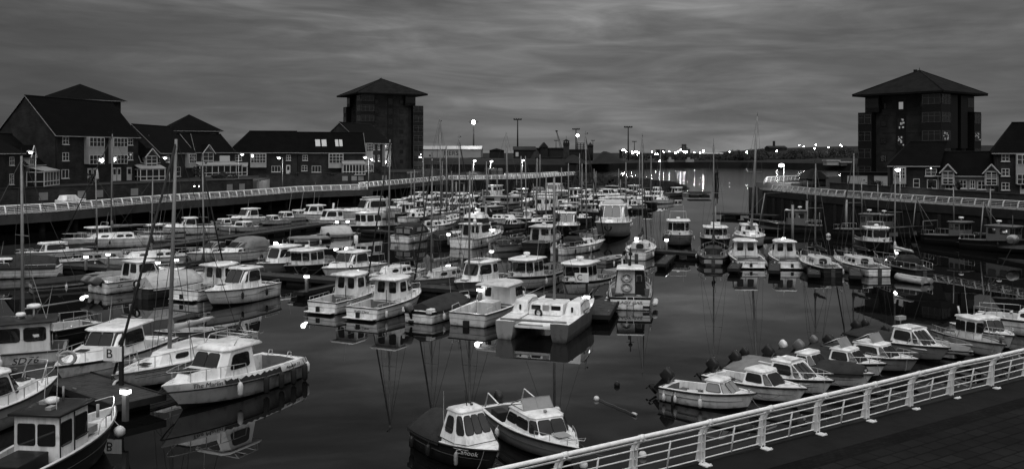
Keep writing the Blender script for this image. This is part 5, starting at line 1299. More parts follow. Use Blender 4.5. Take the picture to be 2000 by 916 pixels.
def cuddy(label, st, hd, L, B, lod=1, hull='white', hh=.72, npan=2, cov=None, motor=True, group=None, fb=.85, fs=.62, dome=False, x=(.44, .72), glassm='glass', tilt=.7, fend=(), deck='white', mm='motor', strake='black', cat='small boat', name='small_cabin_boat', screen=False, band=None, ms=1.0, wall='white', rail=True):
    b = Boat(name, label, cat, st, hd, L, B, fb=fb, fs=fs, tr=.86, pw=2.3, hull=hull, band=band, cock=(.22, L * x[0] + .1, .16), lod=lod, group=group, deck=deck, strake=strake)
    w = B / 2 - .16; x0, x1 = L * x[0], L * x[1]; zb = fs - .05; fr = [(.04 + i * .96 / npan, (i + (.94 if npan < 3 else .84)) * .96 / npan + .02, .24, .90) for i in range(npan)]
    rk = 1.05 if npan == 3 else .62
    b.house([(x0, w), (x1 - .1, w * .88), (x1 + rk * .4, w * .60)], [(x0 + .08, w * .72), (x1 - .35, w * .66), (x1 - rk * .42, w * .50)], zb, fs + hh, wall,
            front=fr, side=[(0, .14, .9, .36, .86), (1, .08, .9, .3, .9)], aft=[(.2, .8, .05, .85)] if not cov else (), roof=(.02, .08, .03, .035, .12 if dome else .07), glass=glassm)
    if lod:
        if rail: b.rail(L * .70, L * .97, .3, n=3)
        b.add(MB().box((.5, 0, .36), (.28, B * .72, .05)).box((L * .30, 0, .36), (.26, B * .78, .05)), 'thwart', 'teak')
        b.add(MB().tube([(L * .93, -.1, fb + .1), (L * .93, .1, fb + .1)], .025, 6).tube([(L * .93, 0, fb), (L * .93, 0, fb + .1)], .03, 6), 'bow_cleat', 'steel')
        for q_, sd in fend: b.fender(L * q_, sd, .35, .07)
        if screen:
            z = fs + hh + .1; xs = x1 - .6
            f = b.add(MB().tube([(xs - .9, -w * .7, z), (xs, -w * .6, z), (xs, w * .6, z), (xs - .9, w * .7, z)], .018, 5).tube([(xs - .9, -w * .7, z + .02), (xs - .25, -w * .58, z + .42), (xs - .25, w * .58, z + .42), (xs - .9, w * .7, z + .02)], .018, 5), 'windscreen_frame', 'steel')
            MB().add([(xs, -w * .6, z), (xs, w * .6, z), (xs - .25, w * .58, z + .42), (xs - .25, -w * .58, z + .42)] + [(xs - .01, -w * .6, z), (xs - .01, w * .6, z), (xs - .26, w * .58, z + .42), (xs - .26, -w * .58, z + .42)], [(0, 1, 2, 3), (7, 6, 5, 4)]).build('windscreen', 'clearvinyl', f)
    if cov: b.cover(.0, x0 + .15, .35, cov)
    if motor: b.outboard(0, mm, ms, tilt)
    return b
def sailboat(label, st, hd, L, B, mh=9.0, mx=.58, lod=1, hull='white', band=None, sail='canvasmid', deck='white', group=None, spread=1, fb=1.0, fs=.8, tr=.62, lean=0.0, jib=False, mr=.065, coach=True, boom=True, hood=None, rail=True, cat='sailing boat', name='sailing_boat', coachm='white', strake='wood', fend=(), boomz=.75, tiller=True, text=None, tm='letters'):
    b = Boat(name, label, cat, st, hd, L, B, fb=fb, fs=fs, tr=tr, sm=.42, pw=2.0, rake=L * .16, hull=hull, band=band, cock=(.35, L * .30, .35), lod=lod, group=group, deck=deck, strake=strake, gun=.2, keel=.4)
    zt = max(fb, fs) + .34; w = B * .30
    if coach:
        b.house([(L * .30, w * 1.05), (L * .55, w), (L * .74, w * .45)], [(L * .31, w * .9), (L * .53, w * .86), (L * .69, w * .35)], fs - .02, zt, coachm,
                side=[(0, .08, .36, .35, .80), (0, .46, .72, .35, .80), (1, .1, .5, .4, .8)], aft=[(.3, .7, .1, .95)], roof=(.0, .0, .02, .03, .05), corner=.3, name='coachroof')
    b.mast(L * mx, mh, mr, L * .36 if boom else None, sail, spread, zt if coach else None, lean, jib=jib, boomz=boomz)
    if hood: b.canopy(L * .24, L * .40, zt - .25, .75, w * 1.1, hood, False)
    if lod:
        if rail: b.rail(L * .72, L * .98, .55, n=3, name='pulpit'); b.rail(.05, L * .28, .55, bow=False, n=3, name='pushpit'); b.rail(L * .28, L * .72, .5, bow=False, n=4, r=.007, name='guard_wire')
        b.hatch(L * .78, fb + .03, .4)
        if tiller: b.add(MB().box((-.04, 0, .25), (.05, .3, .9)).tube([(0, 0, fs), (.9, 0, fs + .25)], .025, 6), 'rudder', 'wood')
        for sg in (-1, 1): b.add(MB().tube([(L * .22, sg * b.half(L * .22) * .86, fs), (L * .22, sg * b.half(L * .22) * .86, fs + .16)], [.09, .07], 8), 'winch', 'steel')
        for q_, sd in fend: b.fender(L * q_, sd)
        if text: b.text_stern(text, .18, .45, tm)
    return b
def sport(label, st, hd, L, B, lod=1, hull='white', can='canvasmid', band=None, group=None, open_=False, fend=(), cat='sports cruiser', name='sports_cruiser'):
    b = Boat(name, label, cat, st, hd, L, B, fb=1.2, fs=.9, tr=.88, hull=hull, band=band, cock=(.3, L * .5, .4), lod=lod, group=group, pw=2.1, rake=L * .18)
    w = B / 2 - .25
    b.house([(L * .46, w), (L * .66, w * .8), (L * .86, w * .25)], [(L * .46, w * .85), (L * .6, w * .66), (L * .74, w * .2)], .85, 1.42, 'white', side=[(0, .15, .5, .35, .7), (0, .6, .9, .35, .7)], name='trunk_cabin')
    b.house([(L * .40, w * .98), (L * .52, w * .86), (L * .64, w * .45)], [(L * .40, w * .84), (L * .48, w * .72), (L * .53, w * .40)], 1.3, 1.95, 'alu', front=[(.04, .48, .08, .92), (.52, .96, .08, .92)], side=[(0, .08, .92, .1, .9), (1, .06, .94, .1, .9)], name='windscreen_frame')
    if not open_: b.canopy(L * .10, L * .52, 1.0, 1.35, None, can, True)
    if lod:
        b.rail(L * .5, L * .97, .42); b.hatch(L * .76, 1.36, .4); b.arch(L * .14, w, .95, .9)
        for q_, sd in fend: b.fender(L * q_, sd)
    return b
def trawler(label, st, hd, L, B, lod=1, hull='dark', wall='cream', hx=(.2, .42), group=None, frame=True, fb=1.9, fs=1.1, band='greyhull', hh=2.3, mast=3.5):
    b = Boat('trawler', label, 'trawler', st, hd, L, B, fb=fb, fs=fs, tr=.75, pw=2.3, hull=hull, band=band, bandh=.12, cock=(L * .44, L * .8, .55), lod=lod, group=group, deck='midhull', rake=L * .08)
    w = B / 2 - .6; x0, x1 = L * hx[0], L * hx[1]
    b.house([(x0, w), (x1, w), (x1 + .2, w * .6)], [(x0, w * .95), (x1, w * .95), (x1 + .25, w * .6)], fs - .3, fs + hh, wall, front=[(.1, .46, .6, .9), (.54, .9, .6, .9)], side=[(0, .1, .4, .6, .88), (0, .6, .9, .6, .88), (1, .1, .9, .6, .9)], aft=[(.2, .5, .1, .85)], roof=(.2, .15, .12, .08, .05), name='wheelhouse')
    b.mast(x0 - .1, mast, .07, None, None, 0, fs + hh, rig=False)
    if frame:
        b.add(MB().tube([(L * .78, -B * .4, fs), (L * .72, 0, fs + 4.2), (L * .78, B * .4, fs)], .07, 6).tube([(L * .72, 0, fs + 4.2), (x0, 0, fs + hh + mast * .8)], .02, 4).tube([(L * .72, 0, fs + 4), (L * .98, 0, fb)], .02, 4), 'derrick', 'alu')
        b.add(MB().tube([(.3, -B * .35, fs), (.3, -B * .35, fs + 1.6), (.3, B * .35, fs + 1.6), (.3, B * .35, fs)], .06, 6), 'gallows', 'galv')
    b.add(MB().tube([(L * .55, -B * .2, .9), (L * .55, B * .2, .9)], .3, 10).box((L * .55, 0, .7), (.5, B * .5, .3)), 'winch', 'rubber')
    if lod: b.rail(.1, L * .2, .6, bow=False, n=3); b.radar(x0 + .7, fs + hh + .12, .25, .3)
    return b
def dinghy(label, st, hd, L, B, hull='white', cov=None, motor=None, group=None, lod=1, deck='cream', name='dinghy', cat='dinghy'):
    b = Boat(name, label, cat, st, hd, L, B, fb=.55, fs=.42, tr=.8, hull=hull, cock=(.1, L * .86, .08), lod=lod, deck=deck, floor='teak', gun=.06, group=group, keel=.12)
    b.add(MB().box((L * .3, 0, .3), (.22, B * .8, .035)).box((L * .6, 0, .34), (.22, B * .78, .035)), 'thwart', 'teak')
    if cov: b.cover(.02, L * .97, .3, cov)
    if motor: b.outboard(0, motor, .8, .6)
    return b
# ================================================================ PONTOONS
HD = Vector((.44, .90, 0)).normalized(); HT = -HD
def pontoon(name, label, a, b_, w=2.0, zt=.5, group=None, cat='pontoon'):
    a = Vector((a[0], a[1], 0)); b_ = Vector((b_[0], b_[1], 0)); L = (b_ - a).length; r_ = thing(name, a, math.atan2(b_.y - a.y, b_.x - a.x), label, cat, group)
    m = MB(); n = max(2, int(L / .3)); pl = L / n
    for i in range(n): m.box((pl * (i + .5), 0, zt - .02), (pl * .93, w - .12, .04))
    m.build('decking', 'plank', r_)
    m = MB()
    for sg in (-1, 1): m.box((L / 2, sg * (w / 2 - .03), zt - .07), (L, .06, .24))
    for x in (-.032, L + .032): m.box((x, 0, zt - .07), (.06, w, .24))
    m.build('edge_beam', 'plankedge', r_)
    m = MB(); k = max(2, int(L / 3.2))
    for i in range(k): m.box((L * (i + .5) / k, 0, .05), (min(2.2, L / k * .8), w * .8, .5))
    m.build('float', 'concretedark', r_)
    if L > 5:
        m = MB()
        for i in range(int(L / 2.5)):
            for sg in (-1, 1): m.box((1.2 + 2.5 * i, sg * (w / 2 - .2), zt + .05), (.3, .08, .08))
        m.build('cleat', 'galv', r_)
    return r_
def gp(px, py, z=.5): v = G(px, py, z); return (v.x, v.y)
pC0, pC1 = Vector((-19.5, 68.6, 0)), Vector((5.2, 56.6, 0))
pontoon('pontoon', 'long central pontoon between the two middle rows of cabin boats', pC0, pC1, 1.9)
pontoon('pontoon', 'finger pontoon right of the central row, beside the boat with two lifebuoys', gp(1158, 616), gp(1200, 556), 1.9)
pontoon('pontoon', 'right pontoon behind the row of boats with their sterns towards us', gp(1262, 487), gp(1665, 516), 1.9)
pontoon('pontoon', 'left near pontoon carrying the lettered post', (-30.5, 47.0), (-13.4, 33.2), 2.0, .55)
pontoon('pontoon', 'upper left pontoon running out beneath the promenade wall', gp(215, 494), gp(664, 432), 2.2)
pontoon('pontoon', 'left pontoon behind the twin engined boat', gp(60, 512), gp(420, 533), 1.9)
pontoon('pontoon', 'far middle pontoon behind the canopied cruiser', gp(660, 446), gp(1010, 468), 1.9)
pontoon('pontoon', 'dark pontoon lying off the right quay head', gp(1398, 417), gp(1520, 422), 2.2, .6)
pontoon('pontoon', 'dark work pontoon far out by the river mouth', gp(1345, 379), gp(1386, 379), 3, .9)
pontoon('pontoon', 'far pontoon hidden among the distant boats', gp(830, 408), gp(1270, 408), 2)
fp = [(1310, 497, 1290, 515), (1445, 503, 1432, 524), (1514, 507, 1512, 528), (1588, 512, 1590, 535), (1668, 517, 1672, 538)]
for i, (a, b_, c, d) in enumerate(fp):
    pontoon('finger_pontoon', ['short finger pontoon left of the dark stern sailing boat', 'finger pontoon left of the boat with a lamp glinting in its door', 'finger pontoon between the two white pilothouse boats', 'finger pontoon left of the dark transom sailing boat', 'finger pontoon left of the white transom sailing boat'][i], gp(a, b_), gp(c, d), .9, .45, 'finger pontoons of the right pontoon', 'finger pontoon')
for i, t_ in enumerate((.33, .55, .76)):
    a = pC0 + (pC1 - pC0) * t_ - HD * 1.0
    pontoon('finger_pontoon', ['finger pontoon left of the small lettered pilothouse boat', 'finger pontoon left of the boat under a dark cover', 'finger pontoon left of the grey working boat'][i], a, a - HD * 4.6, .8, .42, 'finger pontoons of the central pontoon', 'finger pontoon')

# ================================================================ BOATS: near left
def S(px, py): return G(px, py)
# the big white boat, lower left
b = Boat('motor_cruiser', 'large white cabin boat with wave stripe and black fenders at lower left', 'motor cruiser', G(553, 733), (Vector((-12.36, 33.6, 0)) - G(553, 733)), 6.75, 2.5, fb=1.28, fs=1.02, tr=.9, sm=.35, pw=2.3, rake=1.15, hull='white', cock=(.25, 2.75, .25), floor='floor', gun=.2, strake='black', bandh=.30, strz=.30, flare=.16, tum=.13)
w = .98; x0, x1 = 2.8, 4.35
b.house([(x1 - .4, .92), (5.4, .66), (6.05, .34)], [(x1 - .4, .8), (5.1, .55), (5.7, .26)], 1.0, 1.56, name='trunk_cabin')
b.house([(x0, w), (x1 + .25, w * .93), (x1 + .58, w * .70)], [(x0 + .12, w * .84), (x1 - .30, w * .82), (x1 - .02, w * .62)], .95, 2.22, front=[(.04, .48, .30, .92), (.52, .96, .30, .92)], side=[(0, .20, .86, .36, .84)], aft=[(.1, .45, .05, .88), (.55, .9, .4, .88)], roof=(.06, .55, .05, .06, .16))
c = MB(); c.tube([(x0 - .35, -.72, 2.42), (x0 - .35, -.72, 2.72), (x0 + .75, -.72, 2.72), (x0 + 1.0, -.72, 2.40)], .022, 5).tube([(x0 - .35, .72, 2.42), (x0 - .35, .72, 2.72), (x0 + .75, .72, 2.72), (x0 + 1.0, .72, 2.40)], .022, 5)
for x in (x0 - .35, x0 + .2, x0 + .75): c.tube([(x, -.72, 2.72), (x, .72, 2.72)], .022, 5)
b.add(c, 'roof_rack', 'steel')
b.add(MB().tube([(x0 - .3, -.3, 2.72), (x0 - .62, -.35, 3.15)], .05, 8).ball((x0 - .64, -.35, 3.18), .09, 8, 6), 'searchlight', 'motor')
b.add(MB().box((x0 - .5, .5, 2.56), (.2, .26, .26)), 'deck_lamp', 'alu', bevel=.02)
b.antenna(x0 + 1.0, 2.3, 1.9, -.78, .013, .02); b.hatch(5.45, 1.60, .62)
b.rail(3.6, 6.35, .5, n=5, r=.017)
mm = MB()     # painted wave along the side deck edge, port side
N = 30; up, lo = [], []
for i in range(N + 1):
    x = 1.75 + 2.9 * i / N; y = b.half(x) + .012; zs = b.sheer(x) - .05; ph = (i / N * 9) % 1
    zl, zu = .235, .015 + .13 * ph * (.4 + .6 * min(1, i / 12)); yb = lambda q_: b.half(x) * (1 + .10 * (q_ + .05) / .30) + .012; lo.append((x, yb(zl), zs - zl + .05)); up.append((x, yb(zu), zs - zu + .05))
mm.add(lo + up, [(i, i + 1, N + 2 + i, N + 1 + i) for i in range(N)]); b.add(mm, 'wave_stripe', 'letters')
b.text_band('The Marlin', .27, 5.3, 1, .13, .30, shear=.2)
b.text_band('Aquafish 23', .20, .95, 1, .13, .30, shear=.3)
fsh = MB(); y = b.half(4.55) + .02      # small leaping fish mark behind the name
xs = [(4.72, .98), (4.62, 1.02), (4.5, 1.06), (4.36, 1.05), (4.22, 1.10), (4.26, 1.02), (4.2, .96), (4.36, 1.0), (4.5, .97), (4.62, .97)]
fsh.add([(x - .05, b.half(x) * 1.05 + .014, z + b.sheer(4.4) - 1.17) for x, z in xs] + [(4.9, b.half(4.9) * 1.05 + .014, .965 + b.sheer(4.4) - 1.17)], [(0, 1, 9), (1, 2, 8, 9), (2, 3, 7, 8), (3, 5, 7), (3, 4, 5), (5, 6, 7), (0, 9, 10)]); b.add(fsh, 'fish_mark', 'letters')
for x in (.35, 1.15, 1.95, 2.85): b.fender(x, 1, .80, .12, 'rubber').location.y += .12
b.fender(4.15, 1, .62, .11).location.y += .12; b.fender(-.05, 1, .55, .1)
b.add(MB().tube([(.1, .5, 1.0), (.1, .5, 1.25), (.3, .5, 1.3), (.4, .5, 1.0)], .02, 5).tube([(.1, -.5, 1.0), (.1, -.5, 1.25), (.3, -.5, 1.3), (.4, -.5, 1.0)], .02, 5), 'stern_handle', 'steel')
b.add(MB().box((1.6, .2, .285), (.6, .5, .05)), 'deck_hatch', 'deckgrey')
# cruiser with lifebuoy on the foredeck
s_, h_, l_ = tohead(305, 688, 118, 766)
b = cruiser('grey striped cruiser with overhanging white roof and bow lifebuoy behind the lettered post', s_, h_, l_ + .4, 2.6, hull='white', band='midhull', hh=1.25, fend=((.55, 1),), x=(.34, .62), over=.95, fb=1.3)
b.lifebuoy(b.L * .93, .2, 1.55, (.9, .4), .30); b.text_side('Janine', .2, b.L * .86, 1, 1.14, shear=.2)
# sailing boat beside the big white boat
s_, h_, l_ = tohead(470, 690, 236, 772)
b = sailboat('white sailing boat with thin dark stripes beside the large wave striped cabin boat', s_, h_, l_ + .5, 2.45, mh=-272, mx=.60, mr=.09, jib='canvas', fend=((.2, -1),), sail='canvaslight', lean=.02, boomz=.9, fb=1.05, fs=.85)
m = MB()
for zz in (.30, .14):
    m.tube([(b.L * t / 20, b.half(b.L * t / 20) * 1.0 + .006, b.sheer(b.L * t / 20) - zz) for t in range(1, 19)], .014, 4)
b.add(m, 'cove_stripe', 'letters')
b.add(MB().tube([(b.L * .97 + .05 + .22 * math.sin(a * .628), .1, .55 + .24 * math.cos(a * .628)) for a in range(10)], .06, 6, closed=True), 'bow_fender', 'buoy')
# numbered fishing boat at the left edge
b = wheelhouse('pale fishing boat numbered SD76 with a dark roofed wheelhouse at the left frame edge', Vector((-19.5, 40.4, 0)), Vector((-.92, -.40, 0)), 7.5, 2.7, hull='cream', band='cream', hx=(.08, .40), roofm='dark', fb=1.5, fs=1.25, hh=1.35, wall='cream', rails=False, npan=2)
b.text_side('SD76', .46, 1.55, 1, .86, shear=.25); b.radar(1.3, b.roofz + .02, .28, .45); b.antenna(.8, b.roofz, 2.4, .4, .014, .25)
# dark sailing boat behind it
sailboat('dark hulled sailing boat behind the numbered fishing boat at the left edge', Vector((-21.8, 48.2, 0)), Vector((-.6, -.8, 0)), 8, 2.5, mh=-305, mx=.46, mr=.08, hull='dark', band='dark', sail=None, deck='cream', lean=-.05, coachm='cream')
# black workboat with white wheelhouse, lower left corner
s_ = Vector((-14.0, 23.4, 0)); h_ = Vector((.13, .99, 0)).normalized()
b = Boat('fishing_boat', 'black hulled fishing boat with white wheelhouse and dark roof in the lower left corner', 'fishing boat', s_, h_, 7.0, 2.5, fb=1.35, fs=1.0, tr=.8, hull='dark', band='dark', boot='dark', cock=(.2, 2.5, .4), deck='cream', floor='dark', bul=.30)
b.house([(2.5, .82), (4.1, .80)], [(2.5, .80), (4.1, .78)], .5, 2.35, 'white', front=[(.08, .47, .42, .86), (.53, .92, .42, .86)], side=[(0, .06, .40, .42, .86), (0, .52, .94, .42, .86)], aft=[(.10, .46, .45, .84), (.54, .90, .45, .84)], roof=(.22, .15, .12, .09, .06), roofm='dark', name='wheelhouse', corner=.10)
b.add(MB().tube([(3.28, -.83, .5), (3.28, -.825, 2.3)], .022, 5).tube([(2.52, -.835, .5), (2.52, -.82, 2.3)], .022, 5).tube([(3.3, -.87, 1.3), (4.0, -.86, 1.35)], .02, 5), 'door_trim', 'black')
b.radar(3.3, b.roofz - .03, .22, .1); b.antenna(2.8, b.roofz, 2.3, -.5, .014, .05); b.antenna(3.6, b.roofz, 1.8, .5, .014, .1)
b.add(MB().box((3.5, .3, b.roofz + .06), (.5, .3, .14)).box((2.8, -.3, b.roofz + .05), (.3, .2, .12)).tube([(3.9, 0, b.roofz), (3.9, 0, b.roofz + .5)], .04, 6), 'roof_gear', 'deckgrey')
b.root.scale = (.9, .88, .82); b.root.location.y += .5; b.rail(4.4, 6.75, .45, n=4, r=.018); b.add(MB().box((1.6, 0, .95), (1.5, 1.1, .5)), 'engine_casing', 'dark', bevel=.04); b.fender(5.6, -1, .4, .2, 'buoy')
b.add(MB().tube([(5.9, 0, 1.25), (5.9, 0, 1.75)], .06, 6).box((4.75, 0, 1.15), (.7, 1.0, .25)), 'fish_hatch', 'deckgrey')
# white pilothouse cut by the left edge
s_ = Vector((-19.5, 28.6, 0)); h_ = (Vector((-17.15, 34.7, 0)) - s_).normalized()
b = cruiser('white cruiser with rounded windscreen at the left frame edge behind the black fishing boat', s_, h_, 6.6, 2.5, hull='greyhull', hh=1.3, x=(.40, .66), fb=1.25, rail=True)
b.arch(b.L * .82, .5, 1.3, .9, -.3)

# ================================================================ left, second group
b = cruiser('white cruiser with swoosh on its side and big raked windscreen, left of the central pontoon', Vector((-16.2, 61.3, 0)), Vector((-.40, -.91, 0)), 6.0, 2.45, hh=1.35, fend=((.30, 1), (.66, 1)), x=(.30, .58), fb=1.25, fs=1.05, over=.35)
for f_ in [c_ for c_ in b.root.children if c_.name.startswith('fender')]: f_.data.materials[0] = MATS['rubber']
m = MB(); K = 12; lo, up = [], []
for i in range(K + 1):
    x = .6 + 2.0 * i / K; t = i / K; y = b.half(x) - .02 * (1 - t) + .01; zc = .82 - .35 * (t - .6) ** 2 - .10 * t; th = .10 * math.sin(math.pi * t) + .01
    lo.append((x, y, zc - th / 2)); up.append((x, y + .01, zc + th / 2))
m.add(lo + up, [(i, i + 1, K + 2 + i, K + 1 + i) for i in range(K)]); b.add(m, 'swoosh_stripe', 'midhull')
b.hatch(b.L * .40, b.roofz - .02, .5)
pilothouse('white pilothouse boat with its stern to us, close left of the swoosh cruiser', G(362, 588), HD, 6.2, 2.5, platform=True)
b = cruiser('white boat with tall canvas backed cabin and two covered grey outboards at far left', G(190, 573), Vector((.55, .835, 0)), 7.0, 2.6, hh=1.25, x=(.34, .62), over=.1, rail=True, wall='white')
for y in (-.45, .45): b.outboard(y, 'motorgrey', 1.35, -.75)
b.text_side('ZX', .3, .9, -1, .55, shear=.3)
b = sailboat('dark hulled boat under a grey tent cover, right of the twin outboard boat', G(275, 584), Vector((.50, .866, 0)), 7.2, 2.5, mh=-325, mx=.72, jib='canvas', hull='navy', band='navy', sail='canvas', deck='cream', boom=True, text=None)
b.cover(.3, 4.2, 1.0, 'canvaslight', end=.7); b.lifebuoy(-.08, .3, 1.1, (-1, 0), .27, 'dark')
sport('white sports boat with clear windscreen, bow towards us, beside the left pontoon lamps', G(466, 503), HT, 6.3, 2.4, open_=True)
sport('white sports cruiser with grey canvas hood and side portholes, behind the swoosh cruiser', G(520, 501), HT, 7.2, 2.6, can='canvasmid')
b = pilothouse('white cruiser with grey topsides and side lifebuoy right of the hooded sports cruiser', G(607, 521), HT, 6.6, 2.5, hull='greyhull', platform=False)
b.lifebuoy(b.L * .78, -.72, 1.45, (.4, -.9), .27, 'dark'); b.arch(1.4, .8, .9, 1.75)
b = wheelhouse('dark hulled boat with rounded white wheelhouse of many windows, before the grey topside cruiser', G(662, 526), HT, 6.8, 2.6, hull='dark', band='dark', hx=(.44, .74), npan=3, fb=1.2, fs=.95, hh=1.35); b.arch(1.0, .95, 1.0, 1.3); b.lifebuoy(b.L * .8, .9, .7, (.5, .86), .25, 'dark')
b = cruiser('white cruiser with very dark wraparound windscreen and roof radar behind the central pontoon', G(733, 531), HT, 6.8, 2.7, hull='white', band='white', hh=1.3, x=(.34, .64), fb=1.25)
b.radar(3.2, b.roofz - .02, .26, .12); b.arch(2.4, .85, b.roofz - .1, .35); b.add(MB().tube([(2.6, 0, b.roofz), (2.6, 0, b.roofz + 1.3)], .045, 6).tube([(2.6, 0, b.roofz + .55), (2.6, 0, b.roofz + 1.25)], .16, 8), 'radar_reflector', 'white'); b.lifebuoy(b.L * .7, 1.1, 1.15, (.3, .95), .14, 'dark')
sailboat('white sailing boat with dark oval cabin window behind the lettered pilothouse boats', G(816, 541), HT, 6.6, 2.4, mh=-273, mx=.60, jib='canvas', sail=None, boom=False, coachm='white', fend=((.3, 1),))
sailboat('pale grey sailing boat, bow towards us, right of the oval window sailing boat', G(914, 545), HT, 7.6, 2.5, mh=-310, mx=.70, jib='canvas', hull='greyhull', band='greyhull', deck='deckgrey', coachm='cream', sail='canvasmid', fend=((.5, 1), (.5, -1)))
b = pilothouse('motor sailer with skylight wheelhouse and grey topsides behind the grey working boat', G(987, 553), HT, 7.4, 2.6, hull='midhull', platform=False, fend=((.6, 1),))
b.mast(b.L * .74, -335, .075, None, None, 1, 1.4); m = MB()
for x in (-.5, 0, .5): m.box((b.L * .55 + x, 0, b.roofz - .01), (.36, 1.0, .04))
b.add(m, 'skylight', 'glass')
b = wheelhouse('white wheelhouse fishing boat with black stripe, left of its twin by the C post', G(1076, 548), HT, 7.0, 2.6, hull='cream', band='dark', npan=2, fb=1.3, fs=.9, hx=(.46, .74), hh=1.5, fend=((.55, 1),)); b.radar(b.L * .6, b.roofz + .0, .24, .2)
b = wheelhouse('white wheelhouse fishing boat directly behind the C post, right of its twin', G(1178, 556), HT, 7.2, 2.6, hull='cream', band='dark', npan=2, fb=1.3, fs=.9, hx=(.48, .76), hh=1.5); b.radar(b.L * .62, b.roofz + .0, .27, .16)
# front of the central pontoon: sterns towards us
pilothouse('unlettered white pilothouse boat with stern rail, leftmost of the front row on the central pontoon', G(628, 613), HD, 5.9, 2.35, fend=((.2, -1),))
pilothouse('white pilothouse boat lettered Kelly Clare on its stern at the central pontoon', G(706, 625), HD, 6.3, 2.5, text='Kelly Clare', band='white', fend=((.1, -1),))
b = Boat('covered_boat', 'sports boat under a long dark cover with pale outboard at the central pontoon', 'covered boat', G(817, 632), HD, 5.8, 2.2, fb=.95, fs=.8, hull='white', band='dark', bandh=.2, cock=(.3, 3, .3))
b.cover(.35, 4.6, .62, 'canvas', end=.45); b.outboard(.45, 'motorgrey', 1.1, -.4); b.add(MB().box((.12, -.72, .85), (.5, .34, .3)).box((.12, .9, .85), (.5, .2, .3)), 'stern_quarter', 'white', bevel=.04); b.fender(.9, -1, .45, .09); b.fender(2.9, -1, .45, .09)
b.rail(4.4, 5.6, .28, n=2); b.antenna(3.6, 1.35, 1.3, 0); b.text_side('BAYLINE', .2, 1.3, -1, .62, 'letterwhite')
b = Boat('working_boat', 'grey working boat with boxy cabin and open deck beside the catamaran', 'working boat', G(912, 638), HD, 7.2, 2.75, fb=1.15, fs=.85, hull='cream', band='cream', cock=(.2, 3.4, .3), gun=.16)
b.house([(3.4, 1.02), (5.2, .98), (5.7, .6)], [(3.45, .95), (5.0, .92), (5.3, .58)], .75, 2.1, 'cream', front=[(.1, .9, .45, .9)], side=[(0, .42, .58, .45, .86), (0, .62, .78, .45, .86), (0, .82, .97, .45, .86)], aft=[(.16, .34, .45, .86)], roof=(.15, .55, .08, .06, .16), name='cabin')
b.add(MB().box((2.6, 0, .75), (1.1, 1.0, .9)), 'engine_box', 'cream', bevel=.03); b.rail(3.6, 6.7, .4); b.add(MB().tube([(.3, -1.1, .85), (.3, -1.1, 1.2), (1.1, -1.15, 1.25), (1.4, -1.15, .9)], .022, 5).tube([(.3, 1.1, .85), (.3, 1.1, 1.2), (1.1, 1.15, 1.25), (1.4, 1.15, .9)], .022, 5), 'stern_rail', 'steel')
b.add(MB().box((-.1, 0, .15), (.2, .3, .5)), 'rudder', 'rubber')
